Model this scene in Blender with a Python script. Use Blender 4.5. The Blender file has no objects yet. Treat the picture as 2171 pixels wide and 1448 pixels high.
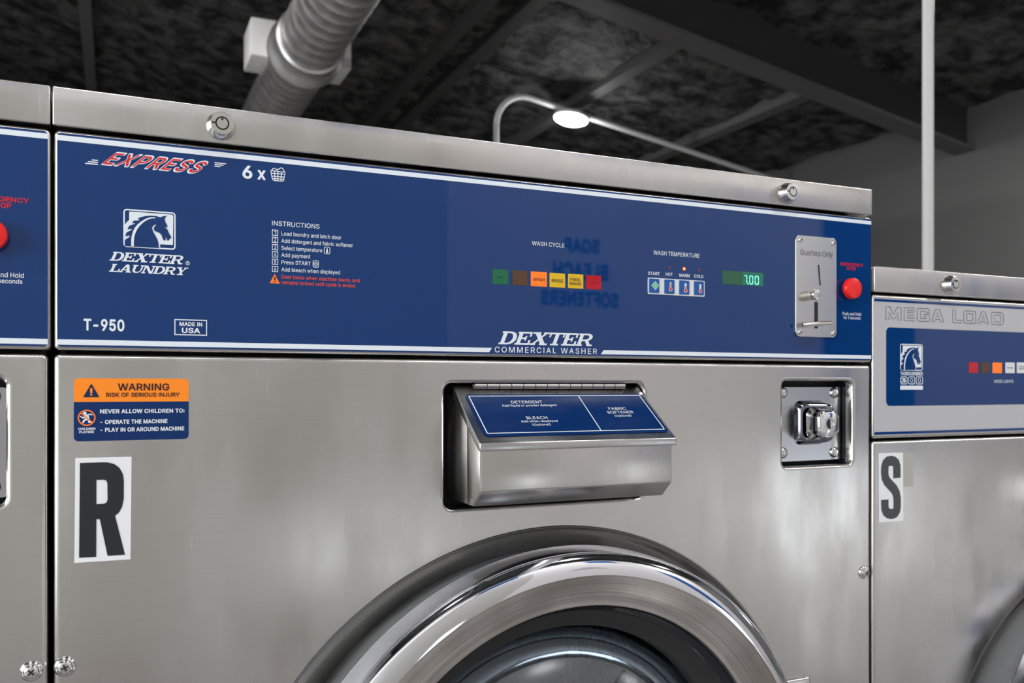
import bpy, bmesh, math, random
from mathutils import Vector, Matrix, noise

random.seed(7)
PI = math.pi
sc = bpy.context.scene
COL = sc.collection

# ------------------------------------------------------------------ camera
# World: X runs along the row of washers, Y runs into the room behind them, Z is up.
# The washers' fronts lie in the plane y = 0.
F = 1850.0                      # focal length in pixels of the 2171 x 1448 frame
VPX, HY, CX = 5150.0, 820.0, 1085.5
YAW = math.atan(F / (VPX - CX))
SY, CY = math.sin(YAW), math.cos(YAW)
HD, CZ = 0.7727, 0.975          # distance from the washers' plane, height of the lens

cam = bpy.data.cameras.new('camera')
cam.sensor_width = 36.0
cam.lens = F * 36.0 / 2171.0
cam.shift_y = (HY - 724.0) / 2171.0
cam.clip_start = 0.05
cam.dof.use_dof = True
cam.dof.focus_distance = 0.80
cam.dof.aperture_fstop = 9.0
camo = bpy.data.objects.new('camera', cam)
camo.location = (0, -HD, CZ)
camo.rotation_euler = (PI / 2, 0, -YAW)
COL.objects.link(camo)
sc.camera = camo

# ------------------------------------------------------------------ world, lights, exposure
w = bpy.data.worlds.new('world')
sc.world = w
w.use_nodes = True
w.node_tree.nodes['Background'].inputs[0].default_value = (0.75, 0.85, 1.0, 1)
w.node_tree.nodes['Background'].inputs[1].default_value = 1.0
sc.view_settings.view_transform = 'Standard'
sc.view_settings.look = 'None'
sc.view_settings.exposure = -0.60
sc.view_settings.gamma = 1.0
sc.view_settings.use_curve_mapping = False
sc.cycles.max_bounces = 8
sc.cycles.diffuse_bounces = 4
sc.cycles.glossy_bounces = 5
sc.cycles.transparent_max_bounces = 12
sc.cycles.sample_clamp_indirect = 6.0


def area(name, loc, target, sx, sy, power, color=(1, 1, 1), shape='RECTANGLE', spread=PI):
    l = bpy.data.lights.new(name, 'AREA')
    l.shape = shape
    l.size = sx
    if shape in ('RECTANGLE', 'ELLIPSE'):
        l.size_y = sy
    l.energy = power
    l.color = color
    l.spread = spread
    o = bpy.data.objects.new(name, l)
    o.location = loc
    o.rotation_euler = (Vector(target) - Vector(loc)).to_track_quat('-Z', 'Y').to_euler()
    COL.objects.link(o)
    return o


LIGHTS = [
    # daylight through the shop window on the left, ceiling lamps in the front half of the room, two more at the back
    ('window_daylight', (-3.02, -1.35, 1.55), (1.0, -1.35, 1.45), 1.9, 2.0, 125, (0.93, 0.97, 1.0), 'RECTANGLE'),
    ('ceiling_lamp_light', (-0.6, -1.75, 4.05), (-0.6, -1.75, 0), 0.32, 0.32, 58, (1, 0.98, 0.95), 'DISK'),
    ('ceiling_lamp_light', (1.9, -1.75, 3.65), (1.9, -1.75, 0), 0.32, 0.32, 66, (1, 0.98, 0.95), 'DISK'),
    ('ceiling_lamp_light', (4.4, -1.75, 3.30), (4.4, -1.75, 0), 0.32, 0.32, 85, (1, 0.98, 0.95), 'DISK'),
    ('ceiling_lamp_light', (-1.2, 4.4, 4.05), (-1.2, 4.4, 0), 0.32, 0.32, 350, (1, 0.99, 0.97), 'DISK'),
    ('ceiling_lamp_light', (4.3, 2.3, 3.10), (4.3, 2.3, 0), 0.32, 0.32, 120, (1, 0.99, 0.97), 'DISK'),
]
for a in LIGHTS:
    area(*a)


# ------------------------------------------------------------------ picture point -> point on a real plane
def ray(px, py):
    return ((px - CX) * CY + F * SY, -(px - CX) * SY + F * CY, -(py - HY))


def P(px, py, y=0.0):
    """Point of the plane y = const seen at picture point (px, py): returns (x, z)."""
    dx, dy, dz = ray(px, py)
    t = (y + HD) / dy
    return dx * t, CZ + dz * t


def zoomed(scale, ox, oy):
    return lambda a, b, y=0.0: P(ox + a / scale, oy + b / scale, y)


# ------------------------------------------------------------------ materials
def mat(name, base, rough=0.5, metal=0.0, coat=0.0, emit=None, estr=0.0, spec=0.5, aniso=0.0):
    m = bpy.data.materials.new(name)
    m.use_nodes = True
    b = m.node_tree.nodes['Principled BSDF']
    b.inputs['Base Color'].default_value = (*base, 1)
    b.inputs['Roughness'].default_value = rough
    b.inputs['Metallic'].default_value = metal
    b.inputs['Specular IOR Level'].default_value = spec
    b.inputs['Coat Weight'].default_value = coat
    b.inputs['Coat Roughness'].default_value = 0.03
    b.inputs['Anisotropic'].default_value = aniso
    if emit:
        b.inputs['Emission Color'].default_value = (*emit, 1)
        b.inputs['Emission Strength'].default_value = estr
    return m


def nodes(m):
    nt = m.node_tree
    return nt, nt.nodes['Principled BSDF'], nt.nodes.new, nt.links.new


def steel_material(name, base, rough, aniso=0.0, grain=(2, 2, 110), bump=0.0, blotch=0.10, scratch=True):
    m = mat(name, base, rough, 1.0, aniso=aniso)
    nt, b, N, L = nodes(m)
    tc = N('ShaderNodeTexCoord')
    mp = N('ShaderNodeMapping')
    mp.inputs['Scale'].default_value = grain
    L(tc.outputs['Object'], mp.inputs['Vector'])
    n1 = N('ShaderNodeTexNoise')
    n1.inputs['Scale'].default_value = 12
    n1.inputs['Detail'].default_value = 3
    L(mp.outputs[0], n1.inputs['Vector'])
    n2 = N('ShaderNodeTexNoise')
    n2.inputs['Scale'].default_value = 9
    n2.inputs['Detail'].default_value = 4
    m2 = N('ShaderNodeMapping')
    m2.inputs['Scale'].default_value = (1.6, 1.0, 0.55)
    L(tc.outputs['Object'], m2.inputs['Vector'])
    L(m2.outputs[0], n2.inputs['Vector'])
    # smudged patches and drips change the gloss
    mr = N('ShaderNodeMapRange')
    mr.inputs['From Min'].default_value = 0.3
    mr.inputs['From Max'].default_value = 0.7
    mr.inputs['To Min'].default_value = rough - blotch
    mr.inputs['To Max'].default_value = rough + blotch
    L(n2.outputs[0], mr.inputs['Value'])
    L(mr.outputs[0], b.inputs['Roughness'])
    mx = N('ShaderNodeMix')
    mx.data_type = 'RGBA'
    mx.inputs[6].default_value = (base[0] * 0.93, base[1] * 0.93, base[2] * 0.93, 1)
    mx.inputs[7].default_value = (min(base[0] * 1.06, 1), min(base[1] * 1.06, 1), min(base[2] * 1.06, 1), 1)
    L(n1.outputs[0], mx.inputs[0])
    col = mx.outputs[2]
    if scratch:
        # faint slanting scratches and specks
        m3 = N('ShaderNodeMapping')
        m3.inputs['Rotation'].default_value = (0, math.radians(22), 0)
        m3.inputs['Scale'].default_value = (70, 70, 5)
        L(tc.outputs['Object'], m3.inputs['Vector'])
        n4 = N('ShaderNodeTexNoise')
        n4.inputs['Scale'].default_value = 4
        n4.inputs['Detail'].default_value = 5
        L(m3.outputs[0], n4.inputs['Vector'])
        r4 = N('ShaderNodeMapRange')
        r4.inputs['From Min'].default_value = 0.66
        r4.inputs['From Max'].default_value = 0.74
        r4.inputs['To Max'].default_value = 0.3
        L(n4.outputs[0], r4.inputs['Value'])
        x4 = N('ShaderNodeMix')
        x4.data_type = 'RGBA'
        x4.inputs[7].default_value = (0.86, 0.86, 0.86, 1)
        L(r4.outputs[0], x4.inputs[0])
        L(col, x4.inputs[6])
        col = x4.outputs[2]
    L(col, b.inputs['Base Color'])
    bp = N('ShaderNodeBump')
    bp.inputs['Strength'].default_value = bump
    bp.inputs['Distance'].default_value = 0.002
    L(n1.outputs[0], bp.inputs['Height'])
    last = bp
    if scratch:
        # the sheet is not perfectly flat: broad soft waves
        n3 = N('ShaderNodeTexNoise')
        n3.inputs['Scale'].default_value = 3.5
        n3.inputs['Detail'].default_value = 1
        L(tc.outputs['Object'], n3.inputs['Vector'])
        b2 = N('ShaderNodeBump')
        b2.inputs['Strength'].default_value = 0.12
        b2.inputs['Distance'].default_value = 0.012
        L(n3.outputs[0], b2.inputs['Height'])
        L(bp.outputs[0], b2.inputs['Normal'])
        last = b2
    L(last.outputs[0], b.inputs['Normal'])
    if aniso:
        tg = N('ShaderNodeTangent')
        tg.direction_type = 'UV_MAP'
        tg.uv_map = 'UVMap'
        L(tg.outputs[0], b.inputs['Tangent'])
    return m


M = {}
M['steel'] = steel_material('brushed_steel', (0.605, 0.588, 0.560), 0.25, 0.6)
M['steel_lid'] = steel_material('dull_steel_lid', (0.55, 0.545, 0.54), 0.27, 0.0, scratch=False)
M['rim'] = mat('scuffed_chrome_rim', (0.70, 0.73, 0.80), 0.13, 1.0)
M['steel_smooth'] = steel_material('satin_steel', (0.66, 0.65, 0.63), 0.26, 0.0, scratch=False)


def turned_material():
    # the ring's inner face is turned on a lathe: fine concentric lines
    m = mat('turned_ring_steel', (0.60, 0.575, 0.54), 0.2, 1.0)
    nt, b, N, L = nodes(m)
    tc = N('ShaderNodeTexCoord')
    sub = N('ShaderNodeVectorMath')
    sub.operation = 'SUBTRACT'
    sub.inputs[1].default_value = (0.3955 - 0.39035, 0.0, 0.547)
    L(tc.outputs['Object'], sub.inputs[0])
    mul = N('ShaderNodeVectorMath')
    mul.operation = 'MULTIPLY'
    mul.inputs[1].default_value = (1, 0, 1)
    L(sub.outputs[0], mul.inputs[0])
    ln = N('ShaderNodeVectorMath')
    ln.operation = 'LENGTH'
    L(mul.outputs[0], ln.inputs[0])
    n = N('ShaderNodeTexNoise')
    n.noise_dimensions = '1D'
    n.inputs['Scale'].default_value = 620
    n.inputs['Detail'].default_value = 2
    L(ln.outputs['Value'], n.inputs['W'])
    n2 = N('ShaderNodeTexNoise')
    n2.inputs['Scale'].default_value = 14
    L(tc.outputs['Object'], n2.inputs['Vector'])
    ad = N('ShaderNodeMath')
    ad.operation = 'MULTIPLY'
    L(n.outputs[0], ad.inputs[0])
    L(n2.outputs[0], ad.inputs[1])
    mx = N('ShaderNodeMix')
    mx.data_type = 'RGBA'
    mx.inputs[6].default_value = (0.44, 0.415, 0.38, 1)
    mx.inputs[7].default_value = (0.84, 0.82, 0.79, 1)
    mr = N('ShaderNodeMapRange')
    mr.inputs['From Min'].default_value = 0.12
    mr.inputs['From Max'].default_value = 0.40
    L(ad.outputs[0], mr.inputs['Value'])
    L(mr.outputs[0], mx.inputs[0])
    L(mx.outputs[2], b.inputs['Base Color'])
    return m


M['turned'] = turned_material()
M['nickel'] = mat('nickel_plate', (0.70, 0.685, 0.645), 0.21, 1.0)
M['chrome'] = mat('chrome', (0.82, 0.83, 0.85), 0.05, 1.0)
M['zinc'] = mat('bright_zinc', (0.74, 0.74, 0.72), 0.16, 1.0)
M['plate'] = mat('plated_vault_door', (0.52, 0.53, 0.54), 0.24, 1.0)
M['dark_chrome'] = mat('dark_plated_cover', (0.22, 0.24, 0.28), 0.10, 1.0)  # chrome cover; the dark reflection in it is put into its colour
M['dark_steel'] = mat('dark_painted_steel', (0.016, 0.017, 0.019), 0.45)
M['black'] = mat('black_gap', (0.008, 0.008, 0.01), 0.6)
M['rubber'] = mat('black_rubber', (0.012, 0.012, 0.012), 0.5)
M['hinge'] = mat('grey_hinge_metal', (0.34, 0.34, 0.33), 0.35, 1.0)
M['seal'] = mat('grey_door_seal', (0.17, 0.17, 0.175), 0.5)  # hidden ring back, its grey chosen to set the dish's reflected shade
M['gloss_black'] = mat('gloss_black_rim', (0.008, 0.009, 0.014), 0.18)
M['fascia'] = mat('blue_fascia', (0.0016, 0.033, 0.148), 0.02, spec=0.5)
M['navy'] = mat('navy_vinyl', (0.003, 0.026, 0.120), 0.16, spec=0.3)
M['fascia_silver'] = mat('silver_fascia', (0.47, 0.47, 0.49), 0.22)
M['ink_white'] = mat('white_ink', (0.74, 0.80, 0.86), 0.12)
M['ink_red'] = mat('red_ink', (0.72, 0.014, 0.022), 0.12)
M['ink_orange'] = mat('orange_ink', (0.95, 0.20, 0.03), 0.15)
M['ink_orange_text'] = mat('orange_red_ink', (0.80, 0.085, 0.035), 0.15)
M['ink_grey'] = mat('grey_ink', (0.16, 0.16, 0.165), 0.25)
M['ink_dark'] = mat('dark_ink', (0.035, 0.03, 0.03), 0.3)
M['ink_maroon'] = mat('maroon_ink', (0.028, 0.006, 0.012), 0.3)
M['ink_blue'] = mat('blue_ink', (0.0016, 0.033, 0.148), 0.05)
M['sticker_orange'] = mat('orange_vinyl', (0.98, 0.26, 0.012), 0.3)
M['sticker_white'] = mat('white_vinyl', (0.80, 0.81, 0.83), 0.35)
M['sticker_black'] = mat('black_vinyl', (0.016, 0.017, 0.019), 0.35)
M['sticker_grey'] = mat('dark_grey_vinyl', (0.05, 0.052, 0.055), 0.35)
M['residue'] = mat('old_sticker_residue', (0.52, 0.50, 0.46), 0.6, 0.5)
M['button_red'] = mat('red_plastic', (0.80, 0.012, 0.012), 0.28)
M['button_blue'] = mat('blue_key', (0.006, 0.085, 0.32), 0.18)
M['key_white'] = mat('white_key_frame', (0.70, 0.72, 0.74), 0.3)
M['ink_green'] = mat('green_ink', (0.11, 0.52, 0.22), 0.2)
M['lens_green'] = mat('green_lens', (0.001, 0.125, 0.050), 0.08)
M['lens_brown'] = mat('brown_lens', (0.085, 0.038, 0.015), 0.08)
M['lens_orange'] = mat('orange_lens', (0.95, 0.19, 0.012), 0.1, emit=(1, 0.22, 0.02), estr=0.25)
M['lens_yellow'] = mat('yellow_lens', (0.68, 0.43, 0.012), 0.1, emit=(0.9, 0.55, 0.02), estr=0.08)
M['lens_red'] = mat('red_lens', (0.48, 0.004, 0.014), 0.08)
M['led_off'] = mat('unlit_led', (0.22, 0.03, 0.04), 0.3)
M['led_on'] = mat('lit_led', (1, 0.25, 0.05), 0.3, emit=(1.0, 0.30, 0.08), estr=5)
M['led_halo'] = mat('lit_led_lens', (0.6, 0.03, 0.01), 0.3, emit=(1.0, 0.06, 0.01), estr=0.7)
M['display'] = mat('display_window', (0.016, 0.105, 0.052), 0.08)
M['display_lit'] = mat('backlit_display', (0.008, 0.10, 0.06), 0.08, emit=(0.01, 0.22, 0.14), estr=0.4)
M['digit'] = mat('display_digit', (0.2, 0.7, 0.6), 0.3, emit=(0.22, 1.0, 0.76), estr=1.3)
M['print_dim_green'] = mat('dim_green_print', (0.004, 0.07, 0.04), 0.1)
M['print_dim_red'] = mat('dim_red_print', (0.40, 0.012, 0.02), 0.1)
M['lamp'] = mat('lamp_diffuser', (1, 1, 1), 0.5, emit=(1, 1, 1), estr=14)
M['white_paint'] = mat('white_painted_metal', (0.62, 0.62, 0.62), 0.45)
M['galv'] = steel_material('galvanised_duct', (0.82, 0.82, 0.82), 0.36, 0.0, (8, 60, 8), 0.04, 0.05, scratch=False)


def glass_material():
    m = bpy.data.materials.new('door_glass')
    m.use_nodes = True
    nt = m.node_tree
    nt.nodes.clear()
    o = nt.nodes.new('ShaderNodeOutputMaterial')
    t = nt.nodes.new('ShaderNodeBsdfTransparent')
    t.inputs[0].default_value = (0.93, 0.96, 0.98, 1)
    g = nt.nodes.new('ShaderNodeBsdfGlossy')
    g.inputs['Roughness'].default_value = 0.05
    g.inputs['Color'].default_value = (0.86, 0.93, 1.0, 1)
    fr = nt.nodes.new('ShaderNodeFresnel')
    fr.inputs[0].default_value = 4.8
    mx = nt.nodes.new('ShaderNodeMixShader')
    nt.links.new(fr.outputs[0], mx.inputs[0])
    nt.links.new(t.outputs[0], mx.inputs[1])
    nt.links.new(g.outputs[0], mx.inputs[2])
    nt.links.new(mx.outputs[0], o.inputs[0])
    return m


M['glass'] = glass_material()


def drum_material():
    """Stainless drum with rows of round perforations."""
    m = mat('perforated_drum', (0.78, 0.80, 0.82), 0.3, 1.0)
    nt, b, N, L = nodes(m)
    tc = N('ShaderNodeTexCoord')
    sp = N('ShaderNodeSeparateXYZ')
    L(tc.outputs['UV'], sp.inputs[0])

    def mth(op, a, bb=None):
        n = N('ShaderNodeMath')
        n.operation = op
        for i, v in enumerate((a, bb)):
            if v is None:
                continue
            if isinstance(v, (int, float)):
                n.inputs[i].default_value = v
            else:
                L(v, n.inputs[i])
        return n.outputs[0]
    u = mth('FRACT', mth('MULTIPLY', sp.outputs[0], 90))
    v = mth('FRACT', mth('MULTIPLY', sp.outputs[1], 20))
    du = mth('SUBTRACT', u, 0.5)
    dv = mth('SUBTRACT', v, 0.5)
    r2 = mth('ADD', mth('MULTIPLY', du, du), mth('MULTIPLY', dv, dv))
    hole = mth('LESS_THAN', r2, 0.085)
    mx = N('ShaderNodeMix')
    mx.data_type = 'RGBA'
    mx.inputs[6].default_value = (0.78, 0.80, 0.82, 1)
    mx.inputs[7].default_value = (0.01, 0.01, 0.01, 1)
    L(hole, mx.inputs[0])
    L(mx.outputs[2], b.inputs['Base Color'])
    L(mth('SUBTRACT', 1.0, hole), b.inputs['Metallic'])
    return m


M['drum'] = drum_material()


def foam_material():
    m = mat('black_sprayed_foam', (0.03, 0.03, 0.03), 0.75, spec=0.35)
    nt, b, N, L = nodes(m)
    tc = N('ShaderNodeTexCoord')
    n = N('ShaderNodeTexNoise')
    n.inputs['Scale'].default_value = 5.5
    n.inputs['Detail'].default_value = 5
    n.inputs['Roughness'].default_value = 0.62
    L(tc.outputs['Object'], n.inputs['Vector'])
    cr = N('ShaderNodeValToRGB')
    cr.color_ramp.elements[0].position = 0.40
    cr.color_ramp.elements[0].color = (0.006, 0.006, 0.006, 1)
    cr.color_ramp.elements[1].position = 0.64
    cr.color_ramp.elements[1].color = (0.085, 0.085, 0.085, 1)
    L(n.outputs[0], cr.inputs[0])
    L(cr.outputs[0], b.inputs['Base Color'])
    bp = N('ShaderNodeBump')
    bp.inputs['Strength'].default_value = 0.9
    bp.inputs['Distance'].default_value = 0.06
    L(n.outputs[0], bp.inputs['Height'])
    L(bp.outputs[0], b.inputs['Normal'])
    return m


M['foam'] = foam_material()


def painted(name, base, rough=0.6, var=0.08, scale=1.5):
    m = mat(name, base, rough)
    nt, b, N, L = nodes(m)
    tc = N('ShaderNodeTexCoord')
    n = N('ShaderNodeTexNoise')
    n.inputs['Scale'].default_value = scale
    n.inputs['Detail'].default_value = 4
    L(tc.outputs['Object'], n.inputs['Vector'])
    mx = N('ShaderNodeMix')
    mx.data_type = 'RGBA'
    mx.inputs[6].default_value = (*[c * (1 - var) for c in base], 1)
    mx.inputs[7].default_value = (*[c * (1 + var) for c in base], 1)
    L(n.outputs[0], mx.inputs[0])
    L(mx.outputs[2], b.inputs['Base Color'])
    return m


M['wall_grey'] = painted('grey_wall_paint', (0.105, 0.105, 0.105))
M['wall_white'] = painted('white_wall_paint', (0.78, 0.76, 0.78))
M['wall_tan'] = painted('greige_wall_paint', (0.50, 0.485, 0.47))
M['wall_dark'] = painted('dark_upper_wall', (0.05, 0.05, 0.05))
M['wall_blue'] = painted('blue_wall_panel', (0.02, 0.10, 0.33))
M['sign_blue'] = mat('dark_blue_sign_paint', (0.012, 0.03, 0.12), 0.5)
M['beam'] = painted('dark_beam_paint', (0.030, 0.030, 0.030), 0.55)
M['beam_light'] = painted('grey_beam_paint', (0.085, 0.085, 0.085), 0.5)  # lighter copy of the beam colour: the lit flange, and some purlins
M['frame_white'] = mat('white_window_frame', (0.75, 0.76, 0.77), 0.4)
M['pane_bright'] = mat('sunlit_pane', (0.8, 0.9, 1.0), 0.3, emit=(0.88, 0.94, 1.0), estr=5.0)  # added emissive helper; its reflection brightens spots on the steel
M['pane'] = mat('daylit_pane', (0.8, 0.9, 1.0), 0.3, emit=(0.86, 0.93, 1.0), estr=4.0)


def tile_material():
    m = mat('grey_floor_tile', (0.30, 0.28, 0.27), 0.16)
    nt, b, N, L = nodes(m)
    tc = N('ShaderNodeTexCoord')
    br = N('ShaderNodeTexBrick')
    br.offset = 0.0
    br.inputs['Scale'].default_value = 1.0
    br.inputs['Brick Width'].default_value = 0.4
    br.inputs['Row Height'].default_value = 0.4
    br.inputs['Mortar Size'].default_value = 0.006
    br.inputs['Color1'].default_value = (0.31, 0.29, 0.285, 1)
    br.inputs['Color2'].default_value = (0.27, 0.255, 0.255, 1)
    br.inputs['Mortar'].default_value = (0.12, 0.115, 0.11, 1)
    L(tc.outputs['Object'], br.inputs['Vector'])
    L(br.outputs['Color'], b.inputs['Base Color'])
    return m


M['tile'] = tile_material()


# ------------------------------------------------------------------ mesh building
class Frame:
    """Maps (a, b, c) to o + a*u + b*v + c*n; the default looks out of the washers' front."""
    def __init__(self, o=(0, 0, 0), u=(1, 0, 0), v=(0, 0, 1)):
        self.o, self.u, self.v = Vector(o), Vector(u).normalized(), Vector(v).normalized()
        self.n = self.u.cross(self.v)

    def __call__(self, a, b, c=0.0):
        return self.o + self.u * a + self.v * b + self.n * c


def front(y=0.0):
    return Frame((0, y, 0))


def fill2d(contours, offset=0.0, extrude=0.0, bevel=0.0, res=3):
    """Filled outline with holes, as (verts, faces); optional thickness with rounded edges."""
    c = bpy.data.curves.new('outline', 'CURVE')
    c.dimensions = '2D'
    c.fill_mode = 'BOTH' if extrude or bevel else 'FRONT'
    c.offset = offset
    c.extrude = extrude
    c.bevel_depth = bevel
    c.bevel_resolution = res
    for pts in contours:
        s = c.splines.new('POLY')
        s.points.add(len(pts) - 1)
        for p, q in zip(s.points, pts):
            p.co = (q[0], q[1], 0, 1)
        s.use_cyclic_u = True
    o = bpy.data.objects.new('outline', c)
    me = bpy.data.meshes.new_from_object(o)
    v = [tuple(x.co) for x in me.vertices]
    f = [tuple(p.vertices) for p in me.polygons]
    bpy.data.objects.remove(o)
    bpy.data.curves.remove(c)
    bpy.data.meshes.remove(me)
    return v, f


class MB:
    def __init__(self):
        self.v, self.f, self.m, self.mats, self.lift = [], [], [], [], 0.0

    def mi(self, m):
        m = M[m] if isinstance(m, str) else m
        if m not in self.mats:
            self.mats.append(m)
        return self.mats.index(m)

    def add(self, verts, faces, m):
        b = len(self.v)
        k = self.mi(m)
        self.v.extend(Vector(p) for p in verts)
        for f in faces:
            self.f.append(tuple(i + b for i in f))
            self.m.append(k)
        return self

    def bm(self, bm, m):
        bm.verts.index_update()
        self.add([v.co.copy() for v in bm.verts], [[v.index for v in f.verts] for f in bm.faces], m)
        bm.free()
        return self

    def box(self, x0, x1, y0, y1, z0, z1, m, bevel=0.0, seg=3):
        bm = bmesh.new()
        vs = [bm.verts.new(p) for p in ((x0, y0, z0), (x1, y0, z0), (x1, y1, z0), (x0, y1, z0),
                                        (x0, y0, z1), (x1, y0, z1), (x1, y1, z1), (x0, y1, z1))]
        for q in ((3, 2, 1, 0), (4, 5, 6, 7), (0, 1, 5, 4), (1, 2, 6, 5), (2, 3, 7, 6), (3, 0, 4, 7)):
            bm.faces.new([vs[i] for i in q])
        if bevel:
            bmesh.ops.bevel(bm, geom=bm.edges[:], offset=bevel, segments=seg, profile=0.5, affect='EDGES')
        return self.bm(bm, m)

    def prism(self, pts, x0, x1, m, bevel=0.0, seg=2):
        """Extrude a (y, z) outline along X."""
        bm = bmesh.new()
        a = [bm.verts.new((x0, y, z)) for y, z in pts]
        b = [bm.verts.new((x1, y, z)) for y, z in pts]
        n = len(pts)
        bm.faces.new(a)
        bm.faces.new(b[::-1])
        for i in range(n):
            j = (i + 1) % n
            bm.faces.new((a[j], a[i], b[i], b[j]))
        bmesh.ops.recalc_face_normals(bm, faces=bm.faces[:])
        if bevel:
            bmesh.ops.bevel(bm, geom=bm.edges[:], offset=bevel, segments=seg, profile=0.5, affect='EDGES')
        return self.bm(bm, m)

    def sheet(self, fr, contours, m, extrude, bevel, c=0.0, res=3):
        """Plate with rounded edges: its front lies at c, its back at c - 2*(extrude + bevel)."""
        v, f = fill2d(contours, -bevel, extrude, bevel, res)
        d = extrude + bevel
        return self.add([fr(x, y, z - d + c) for x, y, z in v], f, m)

    def flat(self, fr, contours, m, c=0.0, offset=0.0):
        v, f = fill2d(contours, offset)
        return self.add([fr(x, y, c) for x, y, z in v], f, m)

    def poly(self, fr, pts, m, c=0.0):
        return self.flat(fr, [pts], m, c)

    def rect(self, fr, x0, y0, x1, y1, m, c=0.0, r=0.0):
        return self.flat(fr, [rrect(x0, y0, x1, y1, r)], m, c)

    def outline(self, fr, x0, y0, x1, y1, t, m, c=0.0, r=0.0, ri=None):
        ri = max(r - t, 0) if ri is None else ri
        return self.flat(fr, [rrect(x0, y0, x1, y1, r), rrect(x0 + t, y0 + t, x1 - t, y1 - t, ri)], m, c)

    def disc(self, fr, cx, cy, r, m, c=0.0, n=32, ry=None):
        ry = r if ry is None else ry
        pts = [fr(cx + r * math.cos(2 * PI * i / n), cy + ry * math.sin(2 * PI * i / n), c) for i in range(n)]
        return self.add(pts, [list(range(n))], m)

    def stroke(self, fr, pts, t, m, c=0.0, closed=False, taper=None):
        """Band of width t along a polyline."""
        n = len(pts)
        self.lift += 8e-6      # crossing strokes never share a plane
        c = c + self.lift
        L, R = [], []
        for i in range(n):
            a = pts[i - 1] if (i > 0 or closed) else pts[i]
            b = pts[(i + 1) % n] if (i < n - 1 or closed) else pts[i]
            dx, dy = b[0] - a[0], b[1] - a[1]
            d = math.hypot(dx, dy) or 1
            h = (t if taper is None else taper[i]) / 2
            L.append((pts[i][0] - dy / d * h, pts[i][1] + dx / d * h))
            R.append((pts[i][0] + dy / d * h, pts[i][1] - dx / d * h))
        vs = [fr(*p, c) for p in L] + [fr(*p, c) for p in R]
        fs = [(n + i, n + (i + 1) % n, (i + 1) % n, i) for i in range(n if closed else n - 1)]
        return self.add(vs, fs, m)

    def lathe(self, prof, m, cx=0.0, cz=0.0, n=48, cap0=False, cap1=False, fr=None):
        """Rings (r, y[, cx, cz]) about an axis along Y (or along fr's normal, y counted against it)."""
        vs, fs = [], []
        for p in prof:
            r, y = p[0], p[1]
            x0, z0 = (p[2], p[3]) if len(p) > 2 else (cx, cz)
            for i in range(n):
                t = 2 * PI * i / n
                a, b = x0 + r * math.cos(t), z0 + r * math.sin(t)
                vs.append(fr(a, b, -y) if fr else Vector((a, y, b)))
        k = len(prof)
        for j in range(k - 1):
            for i in range(n):
                i2 = (i + 1) % n
                fs.append((j * n + i, j * n + i2, (j + 1) * n + i2, (j + 1) * n + i))
        if cap0:
            fs.append(tuple(range(n))[::-1])
        if cap1:
            fs.append(tuple((k - 1) * n + i for i in range(n)))
        return self.add(vs, fs, m)

    def tube(self, pts, r, m, n=16, caps=True, radii=None):
        pts = [Vector(p) for p in pts]
        vs, fs = [], []
        up = None
        for i, p in enumerate(pts):
            d = (pts[min(i + 1, len(pts) - 1)] - pts[max(i - 1, 0)]).normalized()
            if up is None:
                up = d.orthogonal().normalized()
            up = (up - d * up.dot(d)).normalized()
            s = d.cross(up)
            rr = radii[i] if radii else r
            for k in range(n):
                t = 2 * PI * k / n
                vs.append(p + (up * math.cos(t) + s * math.sin(t)) * rr)
        for j in range(len(pts) - 1):
            for k in range(n):
                k2 = (k + 1) % n
                fs.append((j * n + k, j * n + k2, (j + 1) * n + k2, (j + 1) * n + k))
        if caps:
            fs.append(tuple(range(n))[::-1])
            fs.append(tuple((len(pts) - 1) * n + k for k in range(n)))
        return self.add(vs, fs, m)

    def build(self, name, parent=None, label=None, angle=35, fix=False):
        me = bpy.data.meshes.new(name)
        org = origin_of(parent)
        me.from_pydata([tuple(p - org) for p in self.v], [], self.f)
        for m in self.mats:
            me.materials.append(m)
        me.polygons.foreach_set('material_index', self.m)
        # large flat faces stay flat, only the rounded edges are smooth
        me.polygons.foreach_set('use_smooth', [max(abs(c_) for c_ in p.normal) < 0.99999 for p in me.polygons])
        if fix:
            bm = bmesh.new()
            bm.from_mesh(me)
            bmesh.ops.remove_doubles(bm, verts=bm.verts[:], dist=1e-6)
            bmesh.ops.recalc_face_normals(bm, faces=bm.faces[:])
            bm.to_mesh(me)
            bm.free()
        me.set_sharp_from_angle(angle=math.radians(angle))
        uv = me.uv_layers.new(name='UVMap')
        vs = me.vertices
        co = [0.0] * (2 * len(me.loops))
        for i, l in enumerate(me.loops):
            p = vs[l.vertex_index].co
            co[2 * i] = p.x + 0.37 * p.y
            co[2 * i + 1] = p.z + 0.41 * p.y
        uv.data.foreach_set('uv', co)
        o = bpy.data.objects.new(name, me)
        COL.objects.link(o)
        if parent is not None:
            o.parent = parent
        if label:
            o['label'] = label
        return o


ROOT_ORIGIN = {}


def origin_of(o):
    if o is None:
        return Vector((0, 0, 0))
    while o.parent is not None:
        o = o.parent
    return ROOT_ORIGIN.get(o.name, Vector((0, 0, 0)))


def thing(name, label, cat, loc, group=None):
    o = bpy.data.objects.new(name, None)
    o.location = loc
    o.empty_display_size = 0.1
    COL.objects.link(o)
    o['label'] = label
    o['category'] = cat
    if group:
        o['group'] = group
    ROOT_ORIGIN[o.name] = Vector(loc)
    return o


def structure(o):
    o['kind'] = 'structure'
    return o


def copy_tree(o, parent=None):
    c = o.copy()
    COL.objects.link(c)
    if parent is not None:
        c.parent = parent
    for ch in list(o.children):
        copy_tree(ch, c)
    return c


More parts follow.
